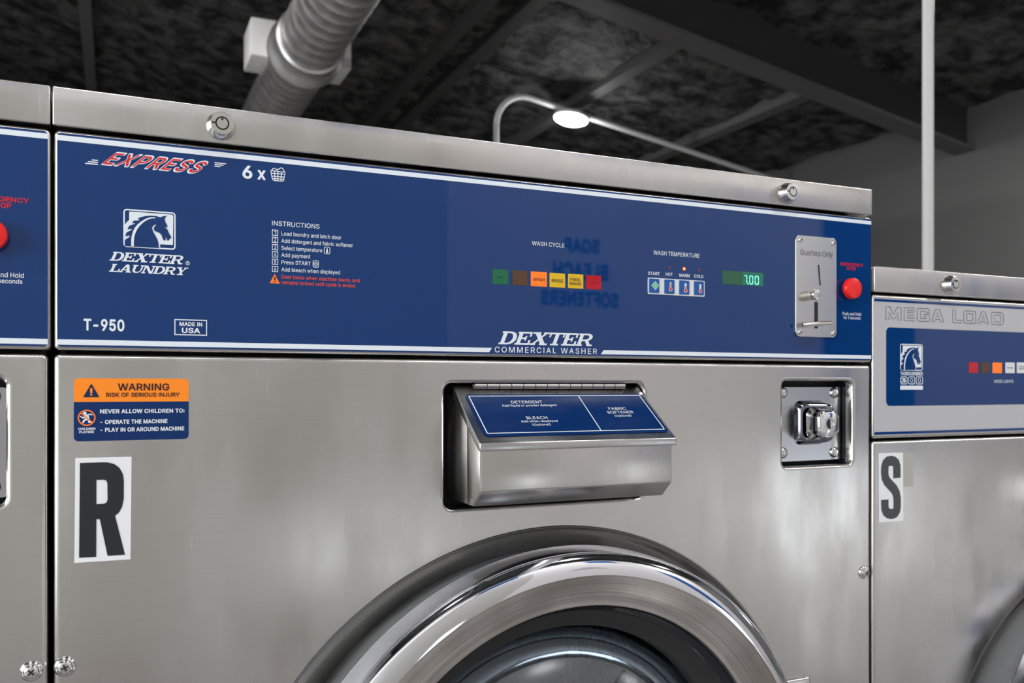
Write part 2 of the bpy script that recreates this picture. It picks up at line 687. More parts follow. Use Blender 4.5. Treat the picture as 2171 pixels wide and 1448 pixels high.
def rrect(x0, y0, x1, y1, r=0.0, n=6):
    if x1 < x0:
        x0, x1 = x1, x0
    if y1 < y0:
        y0, y1 = y1, y0
    if r <= 0:
        return [(x0, y0), (x1, y0), (x1, y1), (x0, y1)]
    out = []
    for cx, cy, a in ((x1 - r, y0 + r, -90), (x1 - r, y1 - r, 0), (x0 + r, y1 - r, 90), (x0 + r, y0 + r, 180)):
        for i in range(n + 1):
            t = math.radians(a + 90 * i / n)
            out.append((cx + r * math.cos(t), cy + r * math.sin(t)))
    return out


def circle(cx, cy, r, n=128):
    return [(cx + r * math.cos(2 * PI * i / n), cy + r * math.sin(2 * PI * i / n)) for i in range(n)]


# ------------------------------------------------------------------ lettering
# outlines of the sans-serif letters: character, advance; contours of x y
GLYPH_DATA = '''\
@6
 188;
!196;78 -6,98 -10,116 -7,134 5,146 24,149 42,146 60,134 77,116 89,98 92,80 89,62 77,50 60,46 42,50 24,61 6|63 156,68 154,128 154,132 156,134 162,138 504,138 510,134 514,62 515,57 510,61 162
(273;171 -98,177 -102,237 -102,241 -98,241 -92,204 -8,177 70,163 136,157 208,163 286,180 370,206 454,242 538,237 545,177 545,170 538,142 484,116 412,98 340,86 262,83 208,86 154,96 94,120 10,142 -44
)273;31 -98,35 -102,41 -102,95 -102,103 -98,131 -44,162 34,176 88,187 148,190 208,188 250,172 358,141 460,104 538,101 543,95 545,35 545,31 538,68 454,93 370,110 286,116 208,111 142,96 70,70 -8,32 -92
,188;32 -121,36 -125,42 -125,84 -125,90 -121,142 65,143 71,138 77,66 77,62 71
-453;108 186,112 182,118 182,340 183,343 192,343 246,334 250,112 250,108 246,108 240
0453;195 -9,226 -13,268 -8,304 5,336 27,364 59,385 99,398 141,408 201,411 255,408 309,399 363,385 411,365 447,340 477,304 504,268 517,226 522,184 516,148 503,118 481,92 453,69 411,55 369,45 309,42 255,45 195,55 141,70 94,91 57,117 27,148 6,184 -7|220 57,202 59,180 69,160 86,146 105,133 135,123 171,115 255,123 339,133 375,144 399,160 423,178 439,202 450,226 454,250 450,274 440,294 423,309 399,321 375,330 339,338 255,329 165,321 135,307 105,292 84,274 69,250 59
1453;206 -2,210 -6,216 -6,276 -6,282 -2,282 508,276 515,196 514,84 433,80 424,80 358,84 352,90 353,198 431,204 434,206 430
2453;58 -2,62 -6,68 -6,386 -6,395 -2,395 58,392 62,166 64,327 238,362 286,379 322,386 352,387 382,376 430,362 454,344 475,302 505,272 516,236 521,200 520,170 514,140 501,114 484,92 461,76 436,65 406,60 364,62 358,128 356,133 364,140 400,158 429,188 448,224 454,260 448,290 430,309 400,313 364,305 328,277 286,61 52,58 46
3453;178 -9,216 -13,276 -5,324 15,334 21,366 51,387 87,393 105,399 147,392 189,376 225,354 252,318 277,276 292,237 297,378 459,378 507,376 513,372 515,72 515,66 513,64 453,68 447,264 446,270 445,274 441,153 303,151 249,156 242,210 241,252 235,277 225,300 207,316 183,323 153,319 117,306 92,288 75,258 61,228 56,192 58,162 67,138 83,123 105,114 135,108 138,48 138,39 135,43 99,56 69,73 45,96 24,120 9,150 -4
4453;276 -2,284 -6,344 -6,348 -2,349 4,350 97,356 99,410 99,416 100,419 106,419 160,416 168,356 169,349 172,349 316,347 322,338 324,284 324,278 322,276 178,276 172,272 169,128 169,121 172,314 502,317 508,314 514,308 515,248 515,242 512,38 166,34 154,34 106,38 99,272 99,276 94
5453;184 -9,220 -13,262 -9,292 1,319 15,352 43,379 81,391 117,397 153,395 189,385 231,364 271,334 303,298 326,256 338,208 338,172 329,148 316,142 321,156 441,160 446,368 447,372 453,372 507,370 513,100 515,94 515,90 507,61 255,63 249,130 240,154 256,190 268,220 271,244 267,274 255,292 240,308 219,318 189,321 147,307 105,281 75,244 58,226 56,202 57,166 72,139 99,124 136,57 135,54 129,59 99,67 75,87 45,105 27,130 10,159 -3|142 314,142 318,144 315
6453;196 -9,224 -13,278 -5,330 21,356 45,373 69,392 123,395 171,385 219,356 269,320 299,272 316,218 318,197 315,326 504,326 513,320 515,254 515,248 513,106 303,78 249,62 201,58 165,61 123,69 93,92 52,122 21,146 7,182 -7|212 57,188 62,158 83,138 117,131 159,139 201,158 231,188 252,230 258,266 251,294 231,314 198,320 153,314 117,292 81,266 63,260 61,230 55
7453;92 -2,96 -6,102 -6,162 -6,171 -2,396 446,397 508,393 514,59 514,56 508,56 454,60 446,306 446,311 442,92 4
8453;184 -9,224 -13,266 -9,296 -3,326 9,356 29,378 51,393 75,404 105,407 135,398 184,375 225,344 253,326 261,319 267,332 274,353 291,366 309,379 333,385 351,388 381,384 411,374 439,351 471,320 497,266 517,224 522,188 518,134 498,95 465,76 435,67 405,64 381,67 351,75 327,99 291,122 273,134 267,127 261,110 254,78 225,56 188,53 183,46 135,49 105,59 75,75 51,98 28,122 11,152 -2|212 57,178 63,152 77,133 99,129 105,122 141,128 171,152 204,182 221,224 229,266 223,302 202,321 177,330 141,323 105,302 78,272 62,230 56|224 296,194 301,164 317,144 345,139 375,144 405,164 433,188 447,224 454,260 449,290 432,308 405,313 375,307 345,290 319,260 302
9453;125 -2,129 -6,135 -6,201 -6,206 -2,348 208,373 256,390 304,395 346,392 382,382 418,362 454,327 490,303 505,261 519,225 522,171 513,123 489,99 466,82 442,68 412,60 388,59 328,68 286,99 238,135 208,183 191,237 190,249 193,254 190,125 4|225 249,189 257,159 278,139 310,131 352,139 394,158 424,189 446,225 454,267 445,295 424,313 394,321 352,314 310,296 280,267 258
:188;75 -6,96 -10,114 -7,132 5,144 24,147 42,144 60,132 77,114 89,96 93,78 89,60 78,47 60,44 42,47 24,58 6|73 270,96 265,114 268,132 280,142 294,147 318,144 336,132 353,114 365,96 368,78 365,60 354,47 336,44 318,48 297,60 279
A480;10 -2,14 -6,20 -6,86 -6,90 -2,136 130,140 136,338 136,342 130,392 -5,464 -6,468 -2,283 508,278 515,200 515,194 508|164 206,163 208,236 426,242 426,276 316,314 208,308 205
B456;54 -2,58 -6,64 -6,244 -6,304 -1,334 7,364 22,388 41,405 64,416 88,424 124,422 166,412 196,394 226,376 244,331 268,358 280,378 298,397 328,404 364,400 412,384 448,364 472,334 495,304 507,256 514,57 514,54 508|136 63,133 64,131 70,131 220,136 225,244 225,274 222,310 208,338 178,348 154,348 124,334 94,316 78,292 68,268 64|136 291,133 292,131 298,131 442,136 446,238 446,268 443,298 432,318 412,328 388,327 352,316 328,292 305,274 297,250 292
C510;229 -9,266 -13,308 -9,344 0,374 13,404 32,431 57,453 87,469 123,479 159,476 165,470 166,410 166,404 164,390 129,368 98,344 79,314 66,278 59,242 61,218 67,188 81,164 100,145 123,125 159,115 195,110 237,112 297,120 333,135 369,160 405,194 431,236 446,278 449,326 439,356 421,386 388,404 344,410 342,470 342,478 345,478 351,466 393,452 423,429 453,404 477,374 496,344 509,308 518,266 522,218 517,176 504,134 479,98 447,73 411,51 363,38 309,34 255,38 195,51 147,71 99,98 61,134 29,176 5
D502;54 -2,58 -6,64 -6,220 -6,292 2,340 19,376 41,402 64,421 88,452 148,463 196,466 280,457 346,438 394,412 435,380 466,340 491,298 506,262 513,57 514,54 508|136 63,133 64,131 70,131 442,136 445,250 444,286 436,316 423,334 410,358 384,374 358,385 322,393 268,388 202,379 166,369 142,342 106,304 80,256 66,214 63
E419;54 -2,58 -6,64 -6,370 -6,376 -6,380 -2,381 58,376 63,136 63,133 64,131 70,132 220,136 223,352 223,360 226,361 232,361 286,358 291,136 292,131 298,131 442,136 446,376 448,378 454,378 508,376 513,370 515,57 514,54 508
F410;54 -2,58 -6,64 -6,124 -6,131 -2,131 208,133 214,346 215,352 220,352 280,346 284,136 284,132 286,131 442,136 446,370 446,375 454,375 508,372 514,57 514,54 508
G520;229 -9,272 -13,326 -6,368 8,410 35,440 65,462 99,477 141,484 183,484 255,480 261,281 261,277 255,277 201,279 195,284 193,404 193,407 189,403 159,392 129,371 99,332 72,290 60,236 62,206 71,188 81,154 111,131 147,118 183,111 225,111 285,118 327,131 363,149 393,176 420,200 435,230 445,272 450,308 444,338 432,365 411,383 387,404 345,470 343,478 345,480 351,470 387,452 422,429 453,404 476,375 495,344 509,302 519,266 522,218 517,170 502,129 477,98 448,73 411,51 363,38 309,34 255,38 195,51 147,71 99,98 62,134 28,176 5
H517;54 -2,58 -6,64 -6,124 -6,131 -2,131 220,136 226,382 226,386 220,386 -2,394 -6,454 -6,463 -2,463 508,460 514,394 515,388 513,386 508,386 304,386 298,382 295,136 295,132 298,131 508,124 515,57 514,54 508
I188;56 -2,60 -6,66 -6,126 -6,133 -2,133 502,132 508,126 511,60 511,56 502
J396;149 -9,187 -13,235 -6,265 6,289 21,317 51,336 93,342 147,342 507,337 515,271 515,266 507,265 135,260 105,241 76,223 64,205 58,169 57,145 65,121 85,110 105,104 135,104 171,102 177,97 179,37 179,29 177,27 171,29 123,33 93,45 63,62 39,85 17,109 3
K467;54 -2,58 -6,64 -6,124 -6,131 -2,132 166,196 233,202 229,366 -2,370 -6,376 -6,448 -6,454 -3,454 4,252 286,254 292,450 502,454 508,450 514,364 515,358 511,177 316,136 265,132 268,131 274,131 508,124 515,57 514,54 508
L393;54 -2,58 -6,64 -6,358 -6,367 -2,367 58,364 62,133 64,131 70,131 508,124 515,58 515,54 508
M628;54 -2,58 -6,64 -6,118 -6,124 -6,128 -2,126 376,130 388,162 298,280 -2,286 -6,340 -6,348 -2,471 316,496 388,500 376,498 -2,502 -6,508 -6,568 -6,574 -2,574 508,570 514,478 515,472 513,336 160,316 97,310 107,285 184,159 508,154 515,148 515,57 514,54 508
N523;54 -2,58 -6,64 -6,124 -6,131 -2,131 298,127 394,130 402,166 339,382 -3,388 -6,460 -6,469 -2,469 508,466 514,400 515,393 508,393 166,396 112,394 105,364 161,142 511,136 515,57 514,54 508
O533;229 -9,266 -13,314 -8,362 7,398 27,434 60,462 99,482 143,495 195,499 255,494 315,483 363,460 411,434 448,398 481,362 502,314 517,266 522,218 517,176 504,134 479,99 447,74 411,51 363,38 310,34 255,38 195,51 147,72 99,103 57,134 29,176 5|236 62,206 71,179 87,154 111,137 135,121 171,113 207,109 255,113 297,122 339,135 369,155 399,176 419,206 438,236 447,266 450,296 447,326 438,356 421,379 399,398 372,412 339,421 297,424 255,421 207,413 171,397 135,380 111,356 88,326 71,296 62,266 59
P445;54 -2,58 -6,64 -6,124 -6,131 -2,132 178,136 180,232 180,274 183,322 196,346 209,367 226,395 262,412 316,413 370,401 418,385 448,370 466,334 493,304 505,262 513,57 514,54 508|136 248,132 250,131 256,131 442,136 446,238 446,262 444,298 431,314 418,326 400,336 370,337 328,325 292,304 269,280 255,250 249
Q533;395 -50,404 -54,464 -54,470 -54,474 -50,472 -44,414 34,413 40,434 60,462 100,482 142,495 196,499 256,495 310,483 364,460 412,434 448,398 481,362 502,314 517,266 522,218 517,176 504,134 479,100 448,74 412,51 364,38 310,34 256,38 196,52 142,72 100,102 58,134 29,170 8,218 -8,266 -13,314 -8,350 3,356 2|230 64,206 71,178 88,153 112,136 136,121 172,113 208,109 256,113 298,123 340,135 370,156 400,176 419,206 438,236 447,266 450,296 447,326 438,356 421,378 400,399 370,412 340,421 298,424 256,421 208,413 172,398 136,380 111,368 99,362 104,314 165,242 164,239 160,241 154,305 70,305 64,266 59
R449;54 -2,58 -6,64 -6,124 -6,131 -2,132 190,136 192,238 194,244 190,347 -2,352 -6,358 -6,424 -6,430 -6,434 -2,433 4,325 202,326 208,364 231,388 257,411 310,415 364,404 418,392 442,378 460,346 487,304 506,262 513,57 514,54 508|136 261,133 262,131 268,131 442,136 446,256 444,292 436,316 419,331 394,337 376,338 340,331 310,322 294,308 280,280 267,244 261
S447;178 -11,222 -15,264 -12,306 -3,336 11,365 31,384 50,402 79,411 109,414 139,412 163,404 193,388 217,364 241,306 272,168 316,143 331,127 349,125 355,122 367,123 391,127 403,138 420,153 433,168 442,210 452,258 449,282 442,294 435,320 409,330 379,336 372,404 373,407 379,402 409,390 439,372 463,354 481,330 498,300 510,264 519,228 522,186 518,144 507,108 488,80 463,59 433,49 403,46 373,51 337,60 313,78 290,114 261,162 240,276 206,314 187,332 169,339 151,339 127,337 121,329 103,314 85,282 65,246 57,204 57,162 67,138 82,121 103,108 141,102 143,42 143,36 143,32 139,37 103,49 73,66 48,89 25,114 9,149 -5
T449;188 -2,192 -6,198 -6,258 -6,262 -2,263 442,270 446,420 447,423 454,423 508,420 514,36 515,29 514,26 508,26 454,30 446,180 446,187 442
U517;221 -10,262 -14,316 -8,346 1,376 16,412 45,436 74,448 98,460 134,463 164,463 506,460 514,394 515,388 512,386 170,383 146,374 122,353 92,328 73,298 62,262 58,220 62,184 77,159 98,140 128,133 152,130 182,129 512,124 515,64 515,55 512,54 164,60 122,78 80,106 44,142 16,172 1,202 -8
V480;198 -2,206 -6,278 -6,284 -2,467 502,469 508,464 515,398 515,392 514,388 508,242 76,205 190,91 508,86 515,13 514,10 508,12 502
W686;149 -2,158 -6,230 -6,236 -2,344 401,355 346,449 -2,458 -6,530 -6,536 -2,674 502,676 508,674 513,668 515,602 515,597 508,494 99,488 110,386 509,380 515,308 515,302 513,205 142,194 92,88 508,86 513,80 515,13 514,10 508,12 502
X474;12 -2,16 -6,22 -6,94 -5,238 205,268 155,376 -2,382 -6,454 -6,460 -4,462 -2,460 5,283 262,448 502,452 508,449 514,376 515,370 513,255 346,238 315,205 370,107 514,26 514,23 508,27 502,192 262,190 256,14 4
Y472;197 -2,206 -6,266 -6,274 -2,275 208,458 502,461 508,458 514,378 514,251 304,242 285,236 278,229 292,94 514,13 514,10 508,13 502,196 208
a389;126 -11,161 -15,203 -9,233 4,257 22,269 38,271 31,271 1,275 -6,335 -6,341 -4,343 1,343 247,337 295,323 332,299 358,269 376,233 387,203 390,173 389,137 383,107 372,77 352,61 337,48 319,36 295,35 289,41 285,101 268,121 295,137 308,167 321,197 325,221 322,239 315,256 301,266 283,269 253,268 247,263 241,239 233,137 219,101 209,59 187,42 169,32 151,25 121,25 91,31 67,46 37,77 8,95 -2|149 55,131 58,116 67,105 79,100 91,98 103,101 121,107 133,121 145,143 155,245 173,269 181,268 121,261 103,250 85,233 69,203 56,173 51
b424;194 -10,231 -14,273 -8,303 3,341 32,368 68,387 116,395 158,395 218,385 272,368 308,342 344,309 370,267 386,219 390,177 381,145 362,123 335,120 344,119 512,111 515,51 515,47 506,47 2,51 -6,111 -6,116 -4,119 38,123 42,140 20,164 2|195 56,177 62,159 75,143 92,133 110,126 134,119 188,125 242,133 266,143 284,159 302,176 314,195 321,219 324,243 321,263 314,282 302,297 285,308 266,315 242,322 188,315 134,307 110,296 92,280 74,267 64,243 55,219 53
c396;166 -10,206 -14,260 -7,308 15,348 56,359 74,368 98,369 104,362 108,302 123,284 89,266 70,236 56,206 52,176 57,152 68,139 80,118 110,112 128,104 164,102 194,105 224,113 254,124 278,139 296,152 308,194 323,230 322,248 316,272 301,286 284,297 260,302 256,362 271,368 278,344 326,308 361,260 383,206 390,170 387,134 376,104 358,76 332,56 303,39 266,31 230,28 188,31 146,41 104,56 73,74 47,101 20,134 1
d424;157 -10,195 -14,231 -10,261 2,285 20,303 43,307 38,307 2,309 -4,369 -6,376 -4,378 2,378 506,375 514,315 515,306 512,305 338,303 333,280 362,249 381,207 390,159 386,117 370,83 344,56 308,40 272,29 218,29 158,37 116,54 74,83 32,117 6|183 55,162 62,147 72,129 92,118 110,109 134,103 194,109 242,117 266,132 290,143 302,159 313,183 321,207 324,225 321,249 314,265 302,279 287,291 267,298 248,306 188,299 134,291 110,276 86,264 74,249 64,231 56,207 53
e404;171 -10,212 -14,266 -7,314 14,350 48,371 92,362 98,304 110,288 86,272 70,254 60,224 53,182 56,164 62,144 74,128 90,115 110,103 158,104 161,110 163,368 163,374 164,377 170,377 206,372 254,363 284,345 320,324 344,296 367,266 380,230 389,194 390,158 384,122 370,93 350,68 322,49 290,36 254,29 218,28 170,34 134,46 92,62 62,86 34,116 10,146 -4|104 230,111 260,122 279,146 305,176 320,206 324,236 320,266 302,286 278,298 248,300 230,296 227,110 227
f254;75 -2,82 -6,142 -6,148 -2,148 316,154 321,226 321,232 323,234 328,233 382,226 385,154 385,148 388,150 436,158 454,172 464,196 467,226 462,232 465,249 520,246 526,238 529,184 536,142 527,118 516,96 496,88 484,80 466,75 436,74 388,70 385,10 385,1 382,0 328,3 322,70 321,75 316
g425;168 -153,206 -157,260 -151,308 -133,350 -100,366 -75,372 -57,378 -9,378 375,378 381,374 385,314 385,308 382,307 345,306 339,302 336,279 363,242 384,194 390,164 387,140 381,110 367,74 334,56 309,40 273,28 207,33 135,40 111,57 75,69 57,92 34,122 16,152 4,182 -1,218 0,252 9,272 20,287 33,302 52,305 45,305 -3,300 -39,290 -58,260 -81,236 -88,218 -91,170 -86,134 -68,104 -36,98 -36,92 -39,50 -63,45 -69,74 -110,109 -135,158 -152|176 69,158 75,129 99,118 117,111 135,102 195,109 243,117 267,128 285,144 303,158 313,182 321,200 323,230 321,248 315,266 303,282 285,292 267,300 243,306 195,299 141,292 117,280 99,266 85,251 75,224 67,206 65
h410;47 -2,51 -6,57 -6,111 -6,120 -2,120 226,123 256,132 280,145 298,159 308,189 320,219 323,243 318,264 304,281 280,289 250,290 -2,297 -6,357 -6,363 -2,362 262,350 316,336 340,315 361,291 377,255 388,219 390,183 384,154 370,135 355,123 340,120 346,120 508,117 514,111 515,51 515,47 508
i167;47 -2,51 -6,57 -6,111 -6,120 -2,120 376,117 384,51 385,47 376|62 442,81 437,99 440,117 450,129 466,132 484,128 502,117 517,105 525,87 530,64 526,51 517,39 502,35 484,38 466,51 450
k381;47 -2,51 -6,57 -6,111 -6,120 -2,120 136,153 169,291 -5,369 -6,378 -2,375 6,211 214,213 220,363 373,365 382,357 385,285 385,279 382,123 223,120 232,120 508,117 514,111 515,51 515,47 508
l167;46 -2,50 -6,56 -6,110 -6,116 -6,120 -2,120 526,116 534,50 534,46 526
m610;47 -2,51 -6,57 -6,111 -6,120 -2,120 238,123 262,135 291,153 310,177 321,201 324,225 320,243 312,261 292,267 274,269 -2,273 -6,333 -6,339 -4,341 4,341 244,344 268,354 292,369 309,393 320,417 324,441 321,465 311,478 298,486 280,490 250,491 -2,495 -6,555 -6,561 -4,563 4,563 268,557 304,536 346,511 370,477 387,447 392,405 389,369 376,344 358,321 331,315 331,303 351,285 371,249 389,207 392,171 382,136 358,123 341,119 346,117 382,111 385,51 385,47 376
n410;47 -2,51 -6,57 -6,111 -6,120 -2,120 226,123 256,132 280,145 298,159 308,189 320,219 323,243 318,264 304,281 280,289 250,290 -2,297 -6,357 -6,363 -2,362 262,349 316,336 340,315 361,291 377,261 386,213 389,183 384,159 373,135 355,123 340,118 346,117 382,111 385,57 385,48 382
o415;166 -10,206 -14,248 -10,278 0,314 20,338 43,361 74,374 104,384 146,387 188,384 230,374 272,361 302,338 333,314 356,278 377,248 386,206 390,170 387,134 376,104 358,76 332,56 303,41 272,31 230,28 188,31 146,41 104,56 73,76 44,104 18,134 1|188 56,170 59,152 69,133 86,122 102,105 152,102 188,105 224,112 248,121 272,133 290,146 303,164 314,206 324,248 316,266 305,284 288,294 272,302 254,310 224,313 188,312 164,304 128,294 104,282 86,270 74,248 60,242 59,206 52
p424;47 -145,51 -149,57 -149,111 -149,120 -145,120 35,123 43,147 14,177 -5,213 -13,255 -12,285 -5,327 19,357 51,376 83,388 119,395 161,395 215,388 257,376 293,357 326,333 352,297 376,273 384,243 390,189 386,149 365,123 334,118 341,118 377,116 383,111 385,57 385,49 383,47 377|189 58,177 62,157 77,146 89,132 113,125 137,120 185,126 245,134 269,145 287,159 302,171 311,201 322,219 324,243 321,267 312,285 299,297 285,309 263,315 245,322 191,315 137,308 113,297 93,283 77,267 64,243 55,219 53
q424;305 -145,309 -149,315 -149,369 -149,378 -145,378 377,375 384,369 385,309 383,307 377,307 341,303 333,275 365,237 386,183 390,159 386,129 377,93 353,69 328,49 293,36 257,29 215,29 161,36 119,49 83,75 41,99 18,141 -5,171 -13,207 -13,249 -5,279 15,303 45,305 41|171 59,159 64,141 77,120 107,110 131,102 191,109 245,119 269,129 287,141 300,156 311,183 321,207 324,225 321,249 314,262 305,279 287,291 267,299 245,306 191,300 137,291 111,279 90,267 77,249 64,225 55,207 53,183 55
r259;47 -2,51 -6,57 -6,111 -6,120 -2,120 238,128 274,147 298,171 313,201 320,243 316,249 322,249 382,247 388,243 390,195 390,165 381,133 358,123 344,118 352,117 382,111 385,57 385,48 382
s365;146 -10,184 -14,232 -8,262 0,286 14,307 32,321 50,332 74,337 98,335 128,327 152,309 176,292 190,256 208,148 237,130 247,118 260,116 284,124 302,148 319,172 326,202 325,226 319,250 298,262 276,268 271,328 286,330 290,328 296,310 334,280 364,238 384,196 390,160 388,130 383,106 373,74 350,55 326,44 302,41 284,42 254,52 226,64 209,94 185,130 169,220 146,244 135,253 128,261 110,262 98,257 86,241 68,220 57,196 52,172 52,148 56,124 68,112 80,100 108,94 113,32 98,30 92,37 68,50 44,64 27,82 12,124 -7
t227;139 -6,160 -10,208 -5,214 -4,218 0,208 54,202 60,172 56,154 59,140 66,133 84,133 318,136 321,202 321,208 323,210 330,210 378,208 383,202 385,136 385,132 390,132 468,130 475,124 477,64 477,60 474,59 468,58 387,52 385,3 384,0 378,0 330,4 321,52 321,59 318,59 96,63 60,82 24,112 1
u410;152 -7,183 -11,231 -3,267 17,291 43,292 -1,297 -6,357 -6,363 -1,363 377,361 383,357 385,297 385,291 381,290 149,281 107,267 84,249 69,231 61,201 56,177 59,153 70,131 95,124 113,120 149,120 377,118 383,111 385,57 385,49 383,47 377,47 131,56 77,73 41,104 11,135 -4
w567;132 -2,141 -6,195 -6,201 -6,205 -2,279 266,285 281,311 178,362 -2,369 -6,429 -6,435 -2,550 376,549 383,543 385,483 385,475 382,399 102,393 109,379 172,321 382,315 385,249 384,245 376,171 97,165 111,151 172,92 382,87 385,27 385,18 382,18 376
x379;15 -2,19 -6,25 -6,91 -6,97 -2,165 100,187 138,193 136,214 100,283 -4,289 -6,355 -6,364 -2,361 6,233 190,235 196,357 376,355 384,283 385,277 382,217 291,193 250,187 250,103 384,31 385,24 382,25 374,147 196,17 4
y389;60 -147,87 -151,129 -146,169 -123,194 -93,211 -57,376 375,375 383,369 385,309 385,303 385,299 381,195 82,178 135,90 381,81 385,21 385,15 385,11 381,156 -3,138 -51,119 -75,99 -83,63 -80,57 -82,41 -141,45 -145
@14
 188;
!196;76 -14,96 -18,120 -14,139 -2,154 22,157 40,153 64,141 82,120 96,96 100,78 97,55 82,43 64,38 40,45 16,58 -2|60 148,66 146,132 147,138 150,142 160,146 508,145 514,140 520,132 523,60 523,54 520,50 514,53 160,54 154
(273;167 -106,175 -110,235 -110,246 -106,249 -100,248 -88,211 -4,185 74,170 140,165 206,171 284,188 368,214 452,250 536,247 548,235 553,175 553,169 550,163 542,135 488,108 416,91 344,78 266,75 206,78 152,88 92,112 8,134 -46
)273;27 -106,39 -110,99 -110,105 -107,111 -100,139 -46,170 32,185 92,195 146,198 206,196 248,181 356,148 464,111 542,105 550,99 553,33 552,26 548,23 542,26 530,60 452,85 368,102 284,108 206,103 140,89 74,63 -4,23 -94
,188;28 -129,40 -133,82 -133,94 -129,97 -123,151 69,148 79,142 84,64 84,58 81,55 75,24 -117
-453;104 178,116 174,338 174,347 178,350 184,350 250,344 256,338 258,110 257,104 254,100 244,100 190
0453;194 -17,230 -21,272 -15,308 -2,344 23,371 55,392 94,406 139,416 199,419 253,416 307,408 361,392 415,372 451,344 485,308 511,272 524,230 530,182 524,146 511,113 487,86 458,60 409,46 367,37 313,34 253,37 193,47 139,62 91,83 55,110 22,146 -2,182 -15|206 66,182 77,166 91,153 109,142 133,131 169,124 259,131 337,141 373,152 397,169 421,184 433,206 443,230 445,248 443,269 433,285 421,301 397,313 373,322 337,330 253,322 169,314 139,300 109,287 91,266 74,248 67,224 64
1453;202 -10,214 -14,274 -14,286 -10,289 -4,290 506,287 518,280 522,202 523,190 520,80 440,74 434,72 428,72 356,75 350,82 345,94 347,190 415,196 419,198 416,198 2
2453;54 -10,66 -14,390 -14,399 -10,402 -4,403 56,402 62,396 69,390 71,192 71,185 74,331 230,370 284,388 326,394 350,395 380,383 434,366 463,348 483,300 515,270 525,234 529,204 528,168 521,138 509,108 490,89 470,69 440,58 410,52 362,53 356,60 349,126 348,134 350,140 356,148 398,163 422,191 440,222 445,258 440,286 422,301 398,306 368,297 332,270 290,53 56,50 50,50 2
3453;177 -17,220 -21,280 -13,334 11,376 49,393 79,400 97,406 151,400 190,382 231,358 259,325 283,280 299,262 302,255 307,385 457,386 511,383 517,376 522,70 523,59 517,56 511,56 451,58 445,64 439,250 438,256 433,146 307,143 301,143 247,148 237,154 234,208 233,250 227,274 218,292 203,307 181,315 151,311 121,300 97,286 84,256 69,226 64,196 66,166 75,142 91,130 109,121 139,112 146,40 145,34 142,30 133,36 97,45 73,69 37,90 19,118 1,148 -11
4453;272 -10,282 -14,342 -14,353 -10,357 2,357 86,360 90,414 91,425 98,427 104,427 164,425 170,414 177,360 178,357 182,357 314,354 326,348 331,342 332,282 332,271 326,268 314,268 182,264 177,144 177,138 178,136 182,322 500,325 506,324 514,318 521,312 523,246 523,236 518,30 169,26 158,26 104,30 95,36 92,264 91,268 86,268 2
5453;183 -17,218 -21,260 -18,296 -6,326 10,362 42,387 79,399 115,405 151,403 193,392 235,370 277,335 313,296 335,254 346,206 346,170 337,158 331,152 337,163 433,164 436,170 438,370 439,378 445,380 451,380 511,377 517,368 523,98 523,86 519,82 511,53 253,56 245,68 239,128 232,134 233,158 249,188 260,218 263,242 260,266 251,286 235,302 213,310 187,312 145,300 109,278 83,242 66,206 65,170 79,146 103,138 121,134 137,128 143,62 144,56 143,49 139,46 127,51 97,62 67,78 43,98 22,122 5,152 -9|152 330,152 336,157 331
6453;196 -17,228 -21,282 -13,336 15,360 37,381 67,400 121,403 169,392 223,365 271,324 306,318 309,270 325,222 326,216 331,332 499,336 511,333 517,324 523,252 523,241 517,99 307,71 253,55 205,50 163,53 121,61 91,84 49,114 17,144 -2,180 -15|204 67,192 69,168 86,162 91,148 115,139 157,145 193,162 223,192 245,228 250,258 245,288 225,306 196,313 157,307 121,288 89,264 71,228 63
7453;87 -10,100 -14,166 -14,172 -12,178 -5,402 440,405 452,405 506,405 512,400 520,388 523,64 523,58 522,51 518,48 506,48 452,52 442,58 439,292 438,298 434,85 8,84 -4
8453;183 -17,228 -21,264 -18,300 -10,330 2,360 22,384 46,401 73,412 103,415 139,406 187,383 229,348 260,337 265,367 295,387 331,393 349,396 379,391 415,383 439,359 475,322 505,270 525,228 530,186 525,132 506,90 472,69 439,59 409,56 379,59 349,65 331,84 297,95 283,111 271,115 265,103 259,70 229,46 187,38 139,41 103,54 68,71 43,90 24,125 1,150 -10|198 67,186 68,156 84,136 109,129 139,136 169,139 175,156 196,186 214,222 220,264 215,294 198,316 169,323 139,316 109,312 103,297 85,270 70,228 63|210 307,192 310,174 321,168 325,155 343,148 373,152 403,168 426,192 440,228 446,258 441,283 427,300 403,304 379,299 349,284 325,258 310,228 305
9453;120 -10,133 -14,199 -14,205 -13,211 -9,355 204,381 254,397 302,403 344,399 386,389 422,369 458,335 494,307 512,265 526,223 530,169 521,117 494,92 470,75 446,61 416,53 392,51 326,60 284,89 236,133 201,181 184,235 182,234 176,119 8,117 -4|217 259,193 264,165 284,146 314,140 350,148 392,163 417,193 439,229 445,259 439,289 418,307 386,313 350,307 314,289 284,259 264,229 258
:188;74 -14,94 -18,118 -14,137 -2,149 16,155 40,151 64,139 82,118 96,94 101,70 94,52 82,40 64,36 40,42 16,55 -2|71 262,94 257,118 261,138 274,150 292,155 316,151 340,139 358,118 372,94 376,70 370,52 358,40 340,36 316,41 292,53 274
A480;6 -10,18 -14,84 -14,95 -10,144 128,330 128,336 124,385 -10,396 -14,462 -14,473 -10,476 -4,475 8,290 512,282 522,198 523,192 520,187 512,4 8,3 -4|180 213,175 218,240 405,268 314,302 218,300 214,294 213
